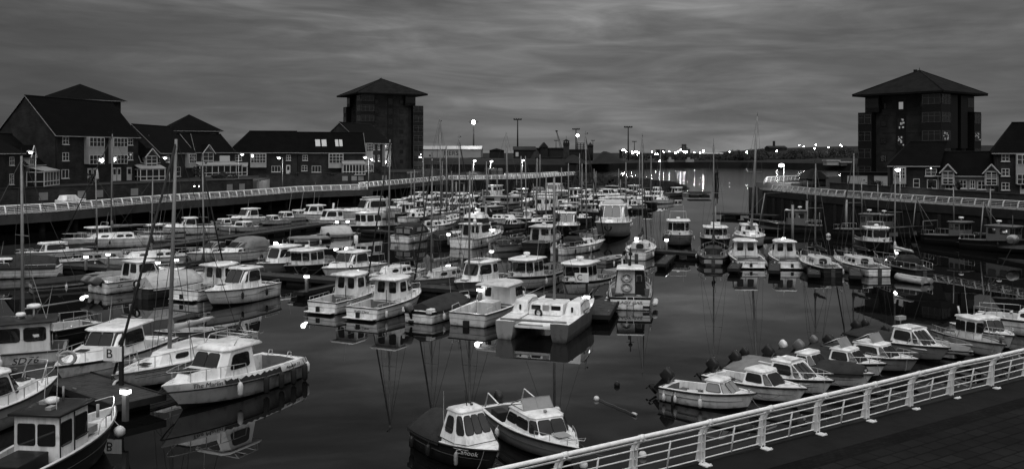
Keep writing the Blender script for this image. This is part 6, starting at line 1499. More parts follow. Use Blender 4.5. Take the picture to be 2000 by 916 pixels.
# catamaran
def catamaran(label, st, hd, L):
    h = Vector((hd[0], hd[1], 0)).normalized(); c = st + h * L / 2; r_ = thing('catamaran', c, math.atan2(h.y, h.x), label, 'catamaran'); o = (-L / 2, 0, 0); sep = 1.45
    for sg in (-1, 1):
        m = MB(); vs = []; n = 15
        for i in range(n):
            t = i / (n - 1); hb = .48 * (1 - max(0, (t - .45) / .55) ** 2.2) * (1 if t > .0 else .95) + .02; zs = .92 + .28 * t ** 1.6; x = t * L
            for y, z in ((0, -.3), (hb * .7, -.05), (hb * .92, .35), (hb, zs - .12), (hb, zs), (0, zs + .02)): vs.append((x - .5 * (1 - (z + .3) / 1.5) * t ** 4, sg * sep + y, z))
            for y, z in ((0, zs + .02), (-hb, zs), (-hb, zs - .12), (-hb * .92, .35), (-hb * .7, -.05)): vs.append((x - .5 * (1 - (z + .3) / 1.5) * t ** 4, sg * sep + y, z))
        W_ = 11
        for i in range(n - 1):
            for k in range(W_):
                k2 = (k + 1) % W_; m.f.append([i * W_ + k, (i + 1) * W_ + k, (i + 1) * W_ + k2, i * W_ + k2]); m.mi.append(2 if k in (0, 10) else 1 if k in (1, 2, 3, 7, 8, 9) else 0); m.sm.append(False)
        m.f.append(list(range(W_))); m.mi.append(1); m.sm.append(False); m.v = vs
        m.build('hull', ['white', 'greyhull' if sg > 0 else 'midhull', 'dark'], r_, o)
    m = MB().box((3.1, 0, .78), (3.6, 2.3, .22)); m.build('bridge_deck', 'white', r_, o, bevel=.05)
    for sg in (-1, 1):
        k = MB().prism([(2.4, sg * sep - .48), (5.0, sg * sep - .40), (5.6, sg * sep), (5.0, sg * sep + .40), (2.4, sg * sep + .46)][::1], .9, 1.62, top=[(2.7, sg * sep - .36), (4.5, sg * sep - .3), (4.8, sg * sep), (4.5, sg * sep + .3), (2.7, sg * sep + .34)]).build('cabin', 'white', r_, o, bevel=.08)
        f = MB().box((2.46, sg * sep - sg * .02, 1.25), (.06, .10, .26)).build('vent', 'black', k)
        MB().tube([(2.65, sg * sep - .42, 1.45), (3.4, sg * sep - .42, 1.62), (4.3, sg * sep - .40, 1.5)], .018, 5).build('grab_rail', 'letters', k)
    m = MB().prism([(2.3, -.95), (4.7, -.9), (4.7, .9), (2.3, .95)], .9, 1.5, top=[(2.6, -.9), (4.3, -.8), (4.3, .8), (2.6, .9)]); h_ = m.build('bridge_cabin', 'white', r_, o, bevel=.06)
    for y in (-.55, .55): MB().box((2.46, y, 1.25), (.05, .5, .3)).build('window', 'glass', h_)
    MB().box((2.44, 0, 1.2), (.06, .34, .45)).build('companionway', 'greyhull', h_)
    MB().box((1.15, 0, .66), (1.9, 2.2, .12)).build('cockpit', 'white', r_, o)
    MB().tube([(.25, -sep - .3, .98), (.25, sep + .3, .98)], .06, 8).tube([(.3, -.5, .7), (.3, .8, .7)], .08, 8).build('crossbeam', 'alu', r_, o)
    MB().tube([(2.25 + .1 * math.cos(a * .524), .35 + .2 * math.cos(a * .524), 1.02 + .2 * math.sin(a * .524)) for a in range(12)], .06, 6, closed=True).build('lifebuoy', 'dark', r_, o)
    q_ = MB().box((3.6, -sep - .47, 1.02), (1.1, .04, .26)).build('name_panel', 'letters', r_, o)
    MB().box((3.6, -sep - .492, 1.02), (1.02, .01, .20)).build('panel_inset', 'white', q_)
    mt = MB().tube([(4.0, 0, 1.5), (4.0, 0, 6), (3.97, 0, 8.1)], [.075, .075, .06], 8).build('mast', 'alu', r_, o)
    MB().tube([(4.0, -.5, 5.0), (4.0, .5, 5.0)], .02, 5).build('spreader', 'alu', mt)
    m = MB()
    for sg in (-1, 1): m.tube([(3.6, sg * (sep + .35), 1.0), (4.0, sg * .5, 5.0), (3.97, 0, 8.0)], .010, 4)
    m.tube([(L * .9, 0, 1.1), (3.97, 0, 8.0)], .012, 4); m.build('rigging', 'wire', mt)
    m = MB()
    for sg in (-1, 1): m.tube([(L * .6, sg * (sep + .3), 1.1), (L * .6, sg * (sep + .3), 1.6), (L * .97, sg * sep, 1.75), (L * .97, sg * sep, 1.2)], .014, 5)
    m.build('guard_rail', 'steel', r_, o); MB().box((5.6, 0, .95), (1.6, 1.9, .03)).build('trampoline', 'dark', r_, o)
    return r_
catamaran('white catamaran with two square sterns, rightmost of the central front row', Vector((.98, 46.35, 0)), Vector((.33, .944, 0)), 7.0)
# boat with two lifebuoys
b = Boat('fishing_boat', 'boat lettered LADY GAIL with two lifebuoys on its dark cuddy', 'fishing boat', G(1231, 606), Vector((.13, .99, 0)), 7.4, 2.75, fb=1.25, fs=.9, tr=.9, hull='white', band='dark', bandh=.16, cock=(.3, 3.4, .3), gun=.16, deck='greyhull')
b.house([(3.4, 1.0), (5.0, .98), (5.5, .6)], [(3.5, .82), (4.9, .82), (5.2, .55)], .8, 2.35, 'dark', side=[(0, .1, .9, .3, .9)], front=[(.1, .9, .5, .9)], roof=(.1, .4, .06, .07, .10), roofm='white', name='cuddy')
p_ = b.add(MB().prism([(3.36, -.28), (3.42, -.28), (3.42, .95), (3.36, .95)], .6, 2.32, top=[(3.44, -.28), (3.5, -.28), (3.5, .78), (3.44, .78)]), 'bulkhead', 'cream')
d_ = b.add(MB().prism([(3.36, -.92), (3.42, -.92), (3.42, -.30), (3.36, -.30)], .5, 2.3, top=[(3.44, -.76), (3.5, -.76), (3.5, -.30), (3.44, -.30)]), 'door', 'dark')
b.add(MB().box((3.37, -.55, 1.7), (.06, .34, .5)), 'window', 'alu', bevel=.02); b.add(MB().box((3.33, -.55, 1.7), (.06, .26, .42)), 'pane', 'glass')
for zz in (1.75, 1.05):
    b.lifebuoy(3.33, .25, zz, (-1, 0), .30, 'orange'); b.add(MB().add([(3.30, .25 - .15, zz - .12), (3.30, .25 + .15, zz - .12), (3.30, .25, zz + .15)], [(0, 1, 2)]), 'buoy_mark', 'letterwhite')
b.rail(.1, 3.3, .5, inset=.06, bow=False, n=4, mid=True, r=.02); b.text_stern('LADY GAIL', .30, .52, shear=.25); b.rail(4.4, 7, .45)
for y in (-.95, .95): b.add(MB().box((-.02, y, .25), (.04, .4, .16)), 'trim_tab', 'letters')
for x, sd in ((.4, -1), (.9, -1), (1.5, -1), (.5, 1)): b.add(MB().ball((x, sd * (b.half(x) + .2), .42), .19, 8, 6), 'fender', 'buoy')
b.add(MB().tube([(-.06, -.2, .0), (-.06, -.2, .95)], .018, 5).tube([(-.06, .2, .0), (-.06, .2, .95)], .018, 5).tube([(-.06, -.2, .4), (-.06, .2, .4)], .018, 5), 'ladder', 'steel')
b.add(MB().tube([(4.2, 0, 2.45), (4.15, 0, 3.9)], .04, 6).tube([(4.2, -.25, 3.2), (4.2, .25, 3.2)], .02, 5).ball((4.17, 0, 3.4), .14, 8, 5).tube([(4.2, .05, 2.5), (4.2, .05, 3.0)], .11, 8), 'light_mast', 'black')
b.add(MB().box((1.2, .7, .62), (.6, .5, .6)), 'crate', 'dark', bevel=.03)
# ================================================================ right pontoon
HR = Vector((.17, .985, 0)); HRT = Vector((-.14, -.99, 0))
b = sailboat('white sterned sailing boat with mast and dark furled sail, left end of the right pontoon', G(1243, 509), Vector((.25, .97, 0)), 8.4, 2.7, mh=-270, mx=.56, jib='canvas', sail='canvas', fb=1.1, fs=.9, coachm='cream', fend=((.2, -1), (.3, 1)))
b = sailboat('dark round sterned sailing boat left of the lettered pilothouse boat, right pontoon', G(1393, 520), Vector((.22, .975, 0)), 8.4, 2.75, mh=-280, mx=.56, jib='canvas', hull='navy', band='navy', deck='teak', coachm='dark', sail='canvas', tr=.5); b.text_stern('', .1) if False else None
b.add(MB().prism([(-.015, -.75), (-.003, -.75), (-.003, .75), (-.015, .75)], .25, .62), 'name_board', 'greyhull')
pilothouse('white pilothouse boat lettered on its stern with a lamp glinting in its door, right pontoon', G(1467, 525), Vector((.08, .997, 0)), 6.6, 2.65, text='Ana Sparks', tsize=.24, band='white', fend=((.1, 1), (.15, -1)))
b = pilothouse('plain white pilothouse boat, right of the lettered one on the right pontoon', G(1547, 526), Vector((.07, .997, 0)), 6.2, 2.45, fend=((.1, 1),)); b.antenna(2.6, b.roofz, 3.0, .1)
b = sailboat('sailing boat with glossy black transom and stowed white deck gear, right pontoon', G(1627, 541), Vector((.0, 1, 0)), 7.4, 2.45, mh=-320, mx=.56, hull='dark', band='dark', deck='cream', sail='canvas', coachm='cream', fend=((.1, -1),))
b = sailboat('sailing boat with broad white transom and dark waist stripe, right pontoon', G(1718, 541), Vector((-.12, .99, 0)), 7.4, 2.6, mh=-300, mx=.56, jib='canvas', hull='white', band='dark', deck='cream', sail='canvas', coachm='cream', tr=.72)
b = sailboat('black hulled sailing boat with dark hood at the right end of the right pontoon', G(1806, 545), Vector((-.15, .99, 0)), 7.2, 2.4, mh=-332, mx=.56, hull='dark', band='dark', deck='teak', sail='canvaslight', coachm='dark', hood='canvas')
# inflatable
v = G(1782, 552); r_ = thing('inflatable_dinghy', v, R(120), 'pale grey inflatable dinghy floating beside the black hooded sailing boat', 'inflatable')
MB().tube([(-1.2, -.5, .22), (.5, -.5, .24), (1.1, -.25, .32), (1.25, 0, .36), (1.1, .25, .32), (.5, .5, .24), (-1.2, .5, .22)], .22, 10).build('tube', 'greyhull', r_)
MB().box((-.1, 0, .12), (2.0, .7, .06)).box((-.95, 0, .3), (.06, .7, .4)).build('floor', 'deckgrey', r_); MB().box((.0, 0, .36), (.22, .8, .04)).build('thwart', 'teak', r_)
# behind the right pontoon
b = wheelhouse('white three window wheelhouse boat with roof gantry, bow towards us behind the right pontoon', G(1322, 470), HRT, 8.2, 3.0, hull='greyhull', band='cream', hx=(.36, .60), npan=3, fb=1.5, fs=1.1, hh=1.75, fend=((.5, 1),)); b.arch(b.L * .40, .85, b.roofz, .9, .1); b.lifebuoy(b.L * .78, -.95, 1.5, (.5, -.85), .3)
b = wheelhouse('dark hulled boat with broad white cabin and stubby funnel mast, behind the navy sailing boat', G(1392, 476), HRT, 7.4, 3.0, hull='dark', band='dark', hx=(.34, .62), npan=3, fb=1.35, fs=1.05, hh=1.3); b.mast(b.L * .5, 2.0, .1, None, None, 0, b.roofz, rig=False); b.add(MB().box((b.L * .5, 0, b.roofz + .25), (.5, .9, .4)), 'roof_locker', 'white')
b = sailboat('large white ketch rigged motor sailer with the tallest mast, behind the lettered pilothouse boat', G(1456, 470), HRT, 9.0, 3.0, mh=-228, mx=.60, mr=.12, fb=1.35, fs=1.2, sail='canvaslight', lean=.045, coachm='white', strake='orange')
b.house([(2.4, 1.0), (4.2, .95), (4.7, .6)], [(2.5, .85), (4.0, .8), (4.3, .5)], 1.2, 2.3, front=[(.05, .48, .3, .9), (.52, .95, .3, .9)], side=[(0, .1, .45, .3, .85), (0, .55, .9, .3, .85)], roof=(.1, .3, .06, .06, .08), name='deckhouse')
b = wheelhouse('black hulled boat with white wheelhouse facing us, behind the white transom sailing boat', G(1692, 482), HRT, 7.4, 2.9, hull='dark', band='dark', hx=(.42, .66), npan=2, fb=1.35, fs=1.05, hh=1.55, over=.1); b.arch(b.L * .5, .8, b.roofz, .5, .1)
dinghy('small white lettered tender floating beyond the black wheelhouse boat', G(1742, 466), Vector((1, .2, 0)), 2.6, 1.2)
# trawlers under the right promenade
trawler('black trawler with white wheelhouse, leftmost under the right promenade', G(1606, 456), Vector((-.88, .30, 0)), 9.0, 3.2, hh=1.9, wall='midhull', band='midhull')
trawler('dark trawler with small cream wheelhouse, second from the left under the right promenade', G(1634, 462), Vector((.77, -.64, 0)), 8.6, 3.2, hx=(.34, .50), hh=2.0, frame=False, wall='midhull', band='midhull')
b = trawler('dark fishing boat with a tall A frame and white bow rail, under the right promenade', G(1708, 458), Vector((.50, -.87, 0)), 7.6, 3.0, hx=(.08, .24), hh=1.6, wall='midhull')
trawler('dim dark trawler with long pale derrick, under the right promenade left of the lit wheelhouse', G(1812, 474), Vector((.50, -.86, 0)), 8.6, 3.3, hx=(.36, .50), wall='midhull', band='dark', hh=1.7)
trawler('trawler with many windowed wheelhouse and coiled net drum, rightmost under the right promenade', G(1886, 484), Vector((.55, -.83, 0)), 8.8, 3.4, hx=(.30, .56), hh=1.7, frame=False, wall='midhull', band='midhull')
v = G(1978, 503); o = thing('net_drum', (v.x, v.y, 1.6), R(40), 'round white net float hung beside the rightmost mast', 'buoy'); MB().tube([(-.5, 0, 0), (-.3, 0, 0), (.3, 0, 0), (.5, 0, 0)], [.3, .46, .46, .3], 14).build('float', 'greyhull', o); MB().tube([(0, 0, .6), (0, 0, 2.2)], .03, 5).build('line', 'rope', o)
# ================================================================ centre rear
b = cruiser('large grey topsided motor yacht, bow towards us, tallest cabin at the centre of the marina', G(1206, 452), Vector((-.20, -.98, 0)), 12.5, 3.9, hull='greyhull', hh=2.3, x=(.28, .55), fb=2.3, fs=1.7, rake=1.0, strake='cream', over=.4, fend=((.3, 1), (.5, 1), (.3, -1)))
b.canopy(b.L * .30, b.L * .5, b.roofz - .3, .9, 1.2, 'canvaslight', False); b.lifebuoy(b.L * .93, .0, 1.6, (1, .1), .35, 'dark'); b.arch(b.L * .32, 1.2, b.roofz, 1.0); b.rail(5, 12, .7, r=.02)
b = sailboat('sailing boat with white stern and long cabin, left of the large motor yacht', G(1088, 498), Vector((.62, .785, 0)), 8.2, 2.6, mh=-265, mx=.6, jib='canvas', sail='canvas', coachm='white', fend=((.4, -1),), hood='canvas')
b = cruiser('white sports cruiser with upright windscreen and radar hoop, behind the long cabin sailing boat', G(1112, 452), HRT, 7.5, 2.9, hull='dark', hh=1.7, x=(.34, .6), fb=1.5, fs=1.1); b.arch(3.0, 1.1, b.roofz - .1, 1.3)
b = wheelhouse('black hulled boat with square cream wheelhouse, stern towards us, right of the grey sailing boat', G(1042, 494), Vector((.30, .95, 0)), 8.5, 2.9, hull='dark', band='dark', hx=(.28, .58), npan=2, wall='cream', fb=1.35, fs=1.1, hh=1.5, roofm='cream', fend=((.3, -1), (.5, -1)))
b = sailboat('grey sailing boat lying broadside with dark cover, left of the black hulled boat', G(962, 492), Vector((.80, .60, 0)), 6.8, 2.3, mh=-305, mx=.6, hull='greyhull', band='greyhull', deck='deckgrey', coachm='dark', sail='canvas')
b.cover(.2, 2.2, .5, 'canvas')
# flybridge
b = cruiser('white flybridge cruiser with stern towards us and dark canvas below its bridge', G(900, 486), HD, 8.6, 3.0, hh=1.55, x=(.24, .58), fb=1.5, fs=1.1, over=.8, rail=True, text='Ruby', fend=((.3, -1),))
b.house([(2.6, 1.2), (4.0, 1.1), (4.5, .7)], [(2.7, 1.1), (3.9, 1.0), (4.2, .6)], b.roofz - .06, b.roofz + .5, 'canvas', name='dodger'); b.house([(2.4, 1.1), (4.2, 1.0)], [(2.6, 1.0), (4.0, .9)], b.roofz + .52, b.roofz + .9, 'white', name='flybridge')
b.add(MB().tube([(.8, -1.15, .9), (.8, -1.15, 3.4)], .05, 6).tube([(.8, -1.15, 2.6), (.8, -1.15, 3.35)], .17, 10), 'fender_roll', 'white')
b = sport('white stern cruiser under a black hood with clear panels', G(780, 475), Vector((.46, .887, 0)), 7.4, 2.75, can='canvas', fend=((.1, -1),)); b.add(MB().box((-.012, .35, .6), (.02, .5, .4)), 'stern_emblem', 'deckgrey')
b = sailboat('dark hulled yacht with black cockpit tent and pale deck, right of the black hooded cruiser', G(846, 481), Vector((.52, .854, 0)), 8.2, 2.7, mh=-271, mx=.58, jib='canvas', hull='dark', band='dark', coachm='white', sail='canvas'); b.cover(.0, 2.8, .9, 'canvas', end=.7)
sailboat('pale sailing boat with thin tall mast behind the dark cockpit tent yacht', G(812, 455), Vector((.52, .854, 0)), 8.4, 2.6, mh=-240, mx=.6, sail='canvas')
b = wheelhouse('black hulled fishing boat with white square wheelhouse, left of the black hooded cruiser', G(772, 452), Vector((-.80, -.60, 0)), 9.0, 3.0, hull='dark', band='dark', hx=(.26, .52), npan=3, fb=1.35, fs=1.0, hh=1.75, over=.1)
b = cruiser('largest white cabin cruiser of the upper left pontoon, with a roof dinghy', G(772, 425), Vector((-.72, -.70, 0)), 10.5, 3.3, hh=1.9, x=(.22, .56), fb=1.7, fs=1.3); b.add(MB().prism([(2.6, -.8), (5.4, -.6), (5.8, 0), (5.4, .6), (2.6, .8)], b.roofz, b.roofz + .35), 'roof_dinghy', 'greyhull', bevel=.08)
b = pilothouse('white twin windscreen boat beside two bright pontoon lamps', G(704, 438), Vector((-.78, -.63, 0)), 7.6, 2.7, platform=False); b.add(MB().tube([(4, 0, 2.45), (3.9, 0, 3.4)], .14, 8), 'radar_reflector', 'white')
b = pilothouse('white boat with a flat overhanging hardtop near the end of the upper left pontoon', G(662, 427), Vector((-.80, -.6, 0)), 7.0, 2.6, platform=False)
b = dinghy('grey workboat under a pale arched cover below the two bright pontoon lamps', G(700, 461), Vector((-.85, -.53, 0)), 5.0, 2.0, 'greyhull', motor='motor'); b.cover(1.0, 4.4, 1.0, 'canvaslight', end=.8)
dinghy('low open boat with a dark outboard left of the arched cover workboat', G(640, 470), Vector((-.8, -.6, 0)), 4.6, 1.8, 'dark', 'canvasmid', 'motor')
# upper left pontoon
HU = Vector((-.50, -.866, 0))
b = cruiser('white hardtop cruiser with dark side windows, left end of the upper left pontoon', G(420, 455), Vector((-.86, -.5, 0)), 6.6, 2.5, hh=1.25, x=(.34, .6), over=.3)
b = cuddy('long white open boat with a small cuddy cabin, right of the hardtop cruiser', G(440, 449), Vector((.80, -.6, 0)), 6.6, 2.3, motor=False, npan=2)
b = cruiser('white upright windscreen cruiser in the middle of the upper left pontoon', G(525, 435), Vector((-.55, -.83, 0)), 7.2, 2.7, hh=1.45, x=(.36, .62))
b = cuddy('small white cabin boat right of the upright windscreen cruiser', G(560, 436), HU, 4.8, 2.1, motor=False)
b = cuddy('white cuddy boat with tall whip aerial on the upper left pontoon', G(590, 430), HU, 5.8, 2.3, motor=False, hh=.9); b.antenna(2.6, 1.6, 4.0, 0, .02, -.2)
b = cuddy('white cuddy boat with dark hood, second from the right of the small upper left row', G(612, 426), HU, 5.6, 2.2, motor=False, hh=.9, cov='canvas'); b.antenna(2.6, 1.6, 4.0, 0, .02, -.2)
b = cuddy('white trapezoid cabin boat at the right of the small upper left row', G(636, 424), HU, 6.0, 2.3, motor=False, npan=2, hh=.95); b.antenna(2.6, 1.6, 4.4, 0, .02, -.1)
cuddy('low dark and white boat behind the small cuddy boats of the upper left pontoon', G(470, 443), HU, 5, 2.1, motor=True, cov='canvas')
b = cuddy('white cuddy with sloping four sided cabin beside the leftmost pontoon lamp', G(172, 497), Vector((-.6, -.8, 0)), 6.6, 2.4, npan=2, hh=.95, motor=False, x=(.34, .70))
b = sailboat('large plain white hulled sailing boat broadside beneath the left promenade', G(318, 478), Vector((-.86, -.52, 0)), 9.4, 2.9, mh=-262, mx=.52, jib='canvas', fb=1.25, fs=1.05, sail='canvasmid', lean=-.05, coach=True, strake=None)
b = wheelhouse('small white wheelhouse boat with roof hoop peeping over the plain white sailing boat', G(262, 470), Vector((-.6, -.8, 0)), 6.4, 2.4, hull='white', npan=2, hh=1.2, radar=False); b.arch(3.4, .7, b.roofz, .45, .1)
sailboat('long white low cabined sailing boat left of the clear windscreen sports boat', G(396, 511), Vector((-.80, -.6, 0)), 8.6, 2.6, mh=-345, mx=.5, sail='canvas', fb=1.0, fs=.85)
wheelhouse('small white windowed boat just right of the leaning mast under the promenade', G(352, 463), HU, 5.8, 2.3, npan=2, hh=1.1, radar=False)
b = cruiser('white boat with long dark cover cut by the left frame edge', G(118, 538), Vector((-.95, -.30, 0)), 8.0, 2.6, hh=.75, x=(.45, .65), fs=.9); b.cover(.2, 5.2, 1.0, 'canvas', end=.6)
dinghy('white transom open dinghy in front of the long dark cover boat', G(60, 563), Vector((.80, .60, 0)), 4.6, 1.8, 'white', 'canvas')
b = dinghy('cluttered dark open boat with tilted outboard left of the twin outboard boat', G(118, 556), Vector((.85, .52, 0)), 5.4, 2.0, 'dark', None, 'motor'); b.cover(1.5, 4.8, .4, 'canvasmid')
sailboat('grey sailing boat with bare mast behind the white transom dinghy', G(100, 527), Vector((.85, .52, 0)), 7.6, 2.4, mh=-345, mx=.45, hull='midhull', band='midhull', sail='canvas', coachm='deckgrey')
for i, (px, py, lb) in enumerate([(186, 543, 'black inflatable boat left of three by the left pontoon lamps'), (208, 537, 'black inflatable boat in the middle of three by the left pontoon lamps'), (232, 531, 'black inflatable boat right of three by the left pontoon lamps')]):
    dinghy(lb, G(px, py), Vector((.9, .43, 0)), 4.2, 1.7, 'black', 'canvas' if i else None, None, 'black inflatables', name='inflatable_boat', cat='inflatable')
dinghy('white tender with dark outboard lying behind the striped cruiser', G(420, 655), Vector((-.9, -.4, 0)), 3.0, 1.3, 'greyhull', None, None)
b = dinghy('small grey skiff reflected beside the right finger pontoon, behind the C post boat', G(1172, 516), Vector((.55, .83, 0)), 4.0, 1.5, 'greyhull')
# ================================================================ near right row (bows to the quay)
HQ = Vector((.84, -.54, 0))
def qb(sx, sy, bx, by): a, h, l = tohead(sx, sy, bx, by); return a, h, l + .35
a, h, l = qb(1303, 775, 1458, 803); b = cuddy('small white boat with open stern well and square cabin, nearest of the right row', a, h, l, 1.65, npan=2, hh=.55, x=(.50, .76), mm='motor', fend=((.08, -1), (.22, -1)), fb=.85, fs=.62, glassm='clearvinyl', rail=False)
a, h, l = qb(1392, 752, 1560, 792); b = cuddy('white boat with rounded dome cabin, second nearest of the right row', a, h, l, 1.75, npan=1, hh=.60, dome=True, x=(.44, .70), rail=False)
a, h, l = qb(1436, 737, 1612, 776); b = cuddy('white boat with three slanting front panes just behind the dome cabin boat', a, h, l, 1.85, npan=3, hh=.74, cov='canvasmid', x=(.46, .74), band='midhull')
a, h, l = qb(1500, 724, 1690, 762); b = cuddy('white hulled boat with a black tent cover over its bow, near right row', a, h, l, 1.85, npan=2, hh=.68, x=(.34, .52), motor=True, rail=False); b.cover(b.L * .50, b.L * .93, .42, 'canvas', end=.5)
a, h, l = qb(1560, 712, 1715, 741); b = cuddy('white cuddy with clear windscreen standing on its roof, fifth of the near right row', a, h, l, 1.8, npan=2, hh=.62, cov='canvas', screen=True, mm='motorgrey', hull='white', band='dark')
a, h, l = qb(1618, 700, 1778, 731); b = cuddy('white cruiser with long side window and clear windscreen, sixth of the near right row', a, h, l, 1.85, npan=2, hh=.62, cov='canvas', x=(.36, .72), screen=True, hull='greyhull')
a, h, l = qb(1672, 672, 1842, 711); b = cuddy('tall white cabin boat with raked dark panes and black cover aft, near right row', a, h, l, 1.9, npan=3, hh=.85, cov='canvas', x=(.50, .76), hull='greyhull', fb=.95, fs=.72); b.add(MB().tube([(2.6, 0, 1.6), (2.6, 0, 2.1)], .03, 5).box((2.6, 0, 2.0), (.25, .5, .2)), 'roof_gear', 'deckgrey')
a, h, l = qb(1730, 668, 1888, 704); b = dinghy('dark hulled open boat with bow rail left of the upright wheelhouse boat', a, h, l, 2.0, 'midhull', 'canvasmid', 'motor'); b.rail(l * .6, l * .97, .35, n=3)
a, h, l = qb(1838, 666, 1930, 695); b = wheelhouse('white boat with narrow upright wheelhouse, near right row before the white railing', a, h, l + .8, 1.5, hull='cream', band='cream', hx=(.34, .56), npan=1, hh=1.1, fb=.9, fs=.7, radar=False); b.add(MB().tube([(1.4, 0, 1.9), (1.3, 0, 2.3)], .05, 6), 'funnel', 'cream')
a, h, l = qb(1880, 655, 1950, 680); b = cuddy('white fine bowed cruiser with windscreen, right of the upright wheelhouse boat', a, h, l + .9, 1.7, npan=2, hh=.75, x=(.40, .66), motor=False, fb=1.0, fs=.8)
a = G(1925, 645); b = sailboat('white decked sailing boat with dark waist stripe at the right frame edge', G(1906, 640), Vector((.78, -.62, 0)), 7.0, 2.4, mh=-398, mx=.42, band='dark', coachm='white', sail=None, boom=False, fb=1.05, fs=.95)
for i, (sx, sy, bx, by, cv_, lb) in enumerate([(1455, 716, 1560, 740, 'canvasmid', 'low open boat with stowed gear and tilted outboard behind the three pane boat'), (1530, 700, 1600, 716, 'canvas', 'dark covered boat with white engine at the back of the near right row'), (1590, 690, 1660, 704, 'canvas', 'black covered boat with grey outboard at the back of the near right row'), (1690, 655, 1790, 672, 'canvas', 'wide black covered boat behind the tall cabin boat'), (1780, 650, 1850, 668, 'canvas', 'black covered boat left of the upright wheelhouse boat')]):
    a, h, l = qb(sx, sy, bx, by); dinghy(lb, a, h, l + .8, 1.9, 'dark' if i != 1 else 'white', cv_, ['motor', 'white', 'motorgrey', 'motor', None][i])
# bottom centre pair
s_, h_, l_ = tohead(818, 842, 968, 918); s_ = s_ + Vector((.22, -1.5, 0))
b = Boat('small_cabin_boat', 'dark hulled boat lettered Canook with white raked cabin and black cover aft, bottom centre', 'small boat', s_, h_, l_ + .35, 2.15, fb=1.15, fs=.9, tr=.9, sm=.35, pw=2.6, hull='dark', band='dark', boot='dark', cock=(.2, 2.0, .3), rake=.6, deck='white', strake='rubber')
b.root.scale = (.80, .80, .70); b.root.location += Vector((-.05, .75, 0)); L = b.L; x0, x1 = L * .46, L * .74; w = .93
b.house([(x0, w), (x1 - .25, w * .98), (x1 + .30, w * .72)], [(x0 + .16, w * .66), (x1 - .62, w * .64), (x1 - .42, w * .50)], .95, 2.28, 'white', front=[(.03, .33, .40, .92), (.36, .64, .40, .92), (.67, .97, .40, .92)], side=[(0, .24, .80, .38, .86), (1, .12, .9, .40, .92)], roof=(.02, .04, .02, .05, .12), corner=.22)
b.add(MB().tube([(x0 - .02, -w - .012, 1.16), (x1 - .22, -w - .012, 1.16), (x1 + .31, -w * .7, 1.16), (x1 + .31, w * .7, 1.16), (x1 - .22, w + .012, 1.16), (x0 - .02, w + .012, 1.16)], .018, 5), 'cabin_stripe', 'letters')
b.cover(-.05, x0 + .2, .95, 'canvas', end=.35); b.antenna(x0 + .1, 1.7, 1.4, -.75, .012, .0)
b.add(MB().tube([(x0 + .6, 0, 2.38), (x0 + .45, 0, 3.1)], .02, 5).tube([(x0 + .6, .2, 2.4), (x0 + .6, .2, 2.52)], .06, 8).tube([(x0 + .3, .3, 2.38), (x0 + .34, .3, 2.52)], .06, 8), 'roof_gear', 'dark')
text_mesh('boat_name', 'Canook', .30, 'letterwhite', b.root, Matrix.Translation(b.o) @ frame_mtx((L * .79, -b.half(L * .79) - .03, .86), (1, .5, 0), (-.12, -.30, 1)), .35)
for x in (.6, 2.0): b.fender(x, -1, .55, .11, 'dark')
b.fender(3.6, -1, .6, .08, 'greyhull')
s_, h_, l_ = tohead(962, 803, 1098, 893); s_ = s_ + Vector((.25, -1.2, 0))
b = Boat('small_cabin_boat', 'white cabin cruiser with clear upright screen and bow hoop rail at bottom centre', 'small boat', s_, h_, l_ + .5, 2.2, fb=1.05, fs=.85, tr=.84, sm=.4, pw=2.1, hull='greyhull', band='dark', bandh=.1, cock=(.25, 2.2, .25), rake=.75, deck='white')
b.root.location += Vector((0, .25, 0)); b.root.scale = (.97, .92, .68); L = b.L; x0, x1 = L * .38, L * .70; w = .88
b.house([(x0, w), (x1 - .2, w * .9), (x1 + .2, w * .62)], [(x0 + .1, w * .82), (x1 - .42, w * .74), (x1 - .2, w * .56)], .85, 1.62, 'white', front=[(.04, .48, .22, .9), (.52, .96, .22, .9)], side=[(0, .06, .44, .30, .80), (0, .48, .95, .30, .80), (1, .08, .92, .25, .88)], roof=(.02, .05, .02, .04, .07))
zt = 1.74; f = b.add(MB().tube([(x0 + .0, -w * .7, zt), (x0 + .95, -w * .66, zt), (x0 + .95, w * .66, zt), (x0 + .0, w * .7, zt)], .018, 5).tube([(x0 + .0, -w * .7, zt), (x0 + .7, -w * .62, zt + .48), (x0 + .7, w * .62, zt + .48), (x0 + .0, w * .7, zt)], .018, 5).tube([(x0 + .95, 0, zt), (x0 + .7, 0, zt + .48)], .014, 4).tube([(x0 + .95, -w * .66, zt), (x0 + .7, -w * .62, zt + .48)], .014, 4).tube([(x0 + .95, w * .66, zt), (x0 + .7, w * .62, zt + .48)], .014, 4), 'windscreen_frame', 'alu')
xa, xb = x0 + .95, x0 + .7
MB().add([(xa, -w * .66, zt), (xa, w * .66, zt), (xb, w * .62, zt + .48), (xb, -w * .62, zt + .48)] + [(xa - .012, -w * .66, zt), (xa - .012, w * .66, zt), (xb - .012, w * .62, zt + .48), (xb - .012, -w * .62, zt + .48)], [(0, 1, 2, 3), (7, 6, 5, 4)]).build('windscreen', 'clearvinyl', f)
b.rail(L * .72, L * .93, .3, n=2, bow=False); b.add(MB().tube([(L * .86, -.2, 1.05), (L * 1.0, -.26, 1.45), (L * 1.06, 0, 1.52), (L * 1.0, .26, 1.45), (L * .86, .2, 1.05)], .016, 6), 'bow_rail', 'steel')
[b.add(MB().tube([(.3, y, .9), (.6, y, 1.7), (1.6, y * 1.04, 1.5)], .03, 5), 'hood_frame', 'white') for y in (-.75, .75)]; b.add(MB().box((1.0, .3, .7), (.6, .6, .5)).box((1.0, -.45, .7), (.6, .5, .5)), 'seat', 'dark', bevel=.05); b.outboard(0, 'motor', .9, .2)
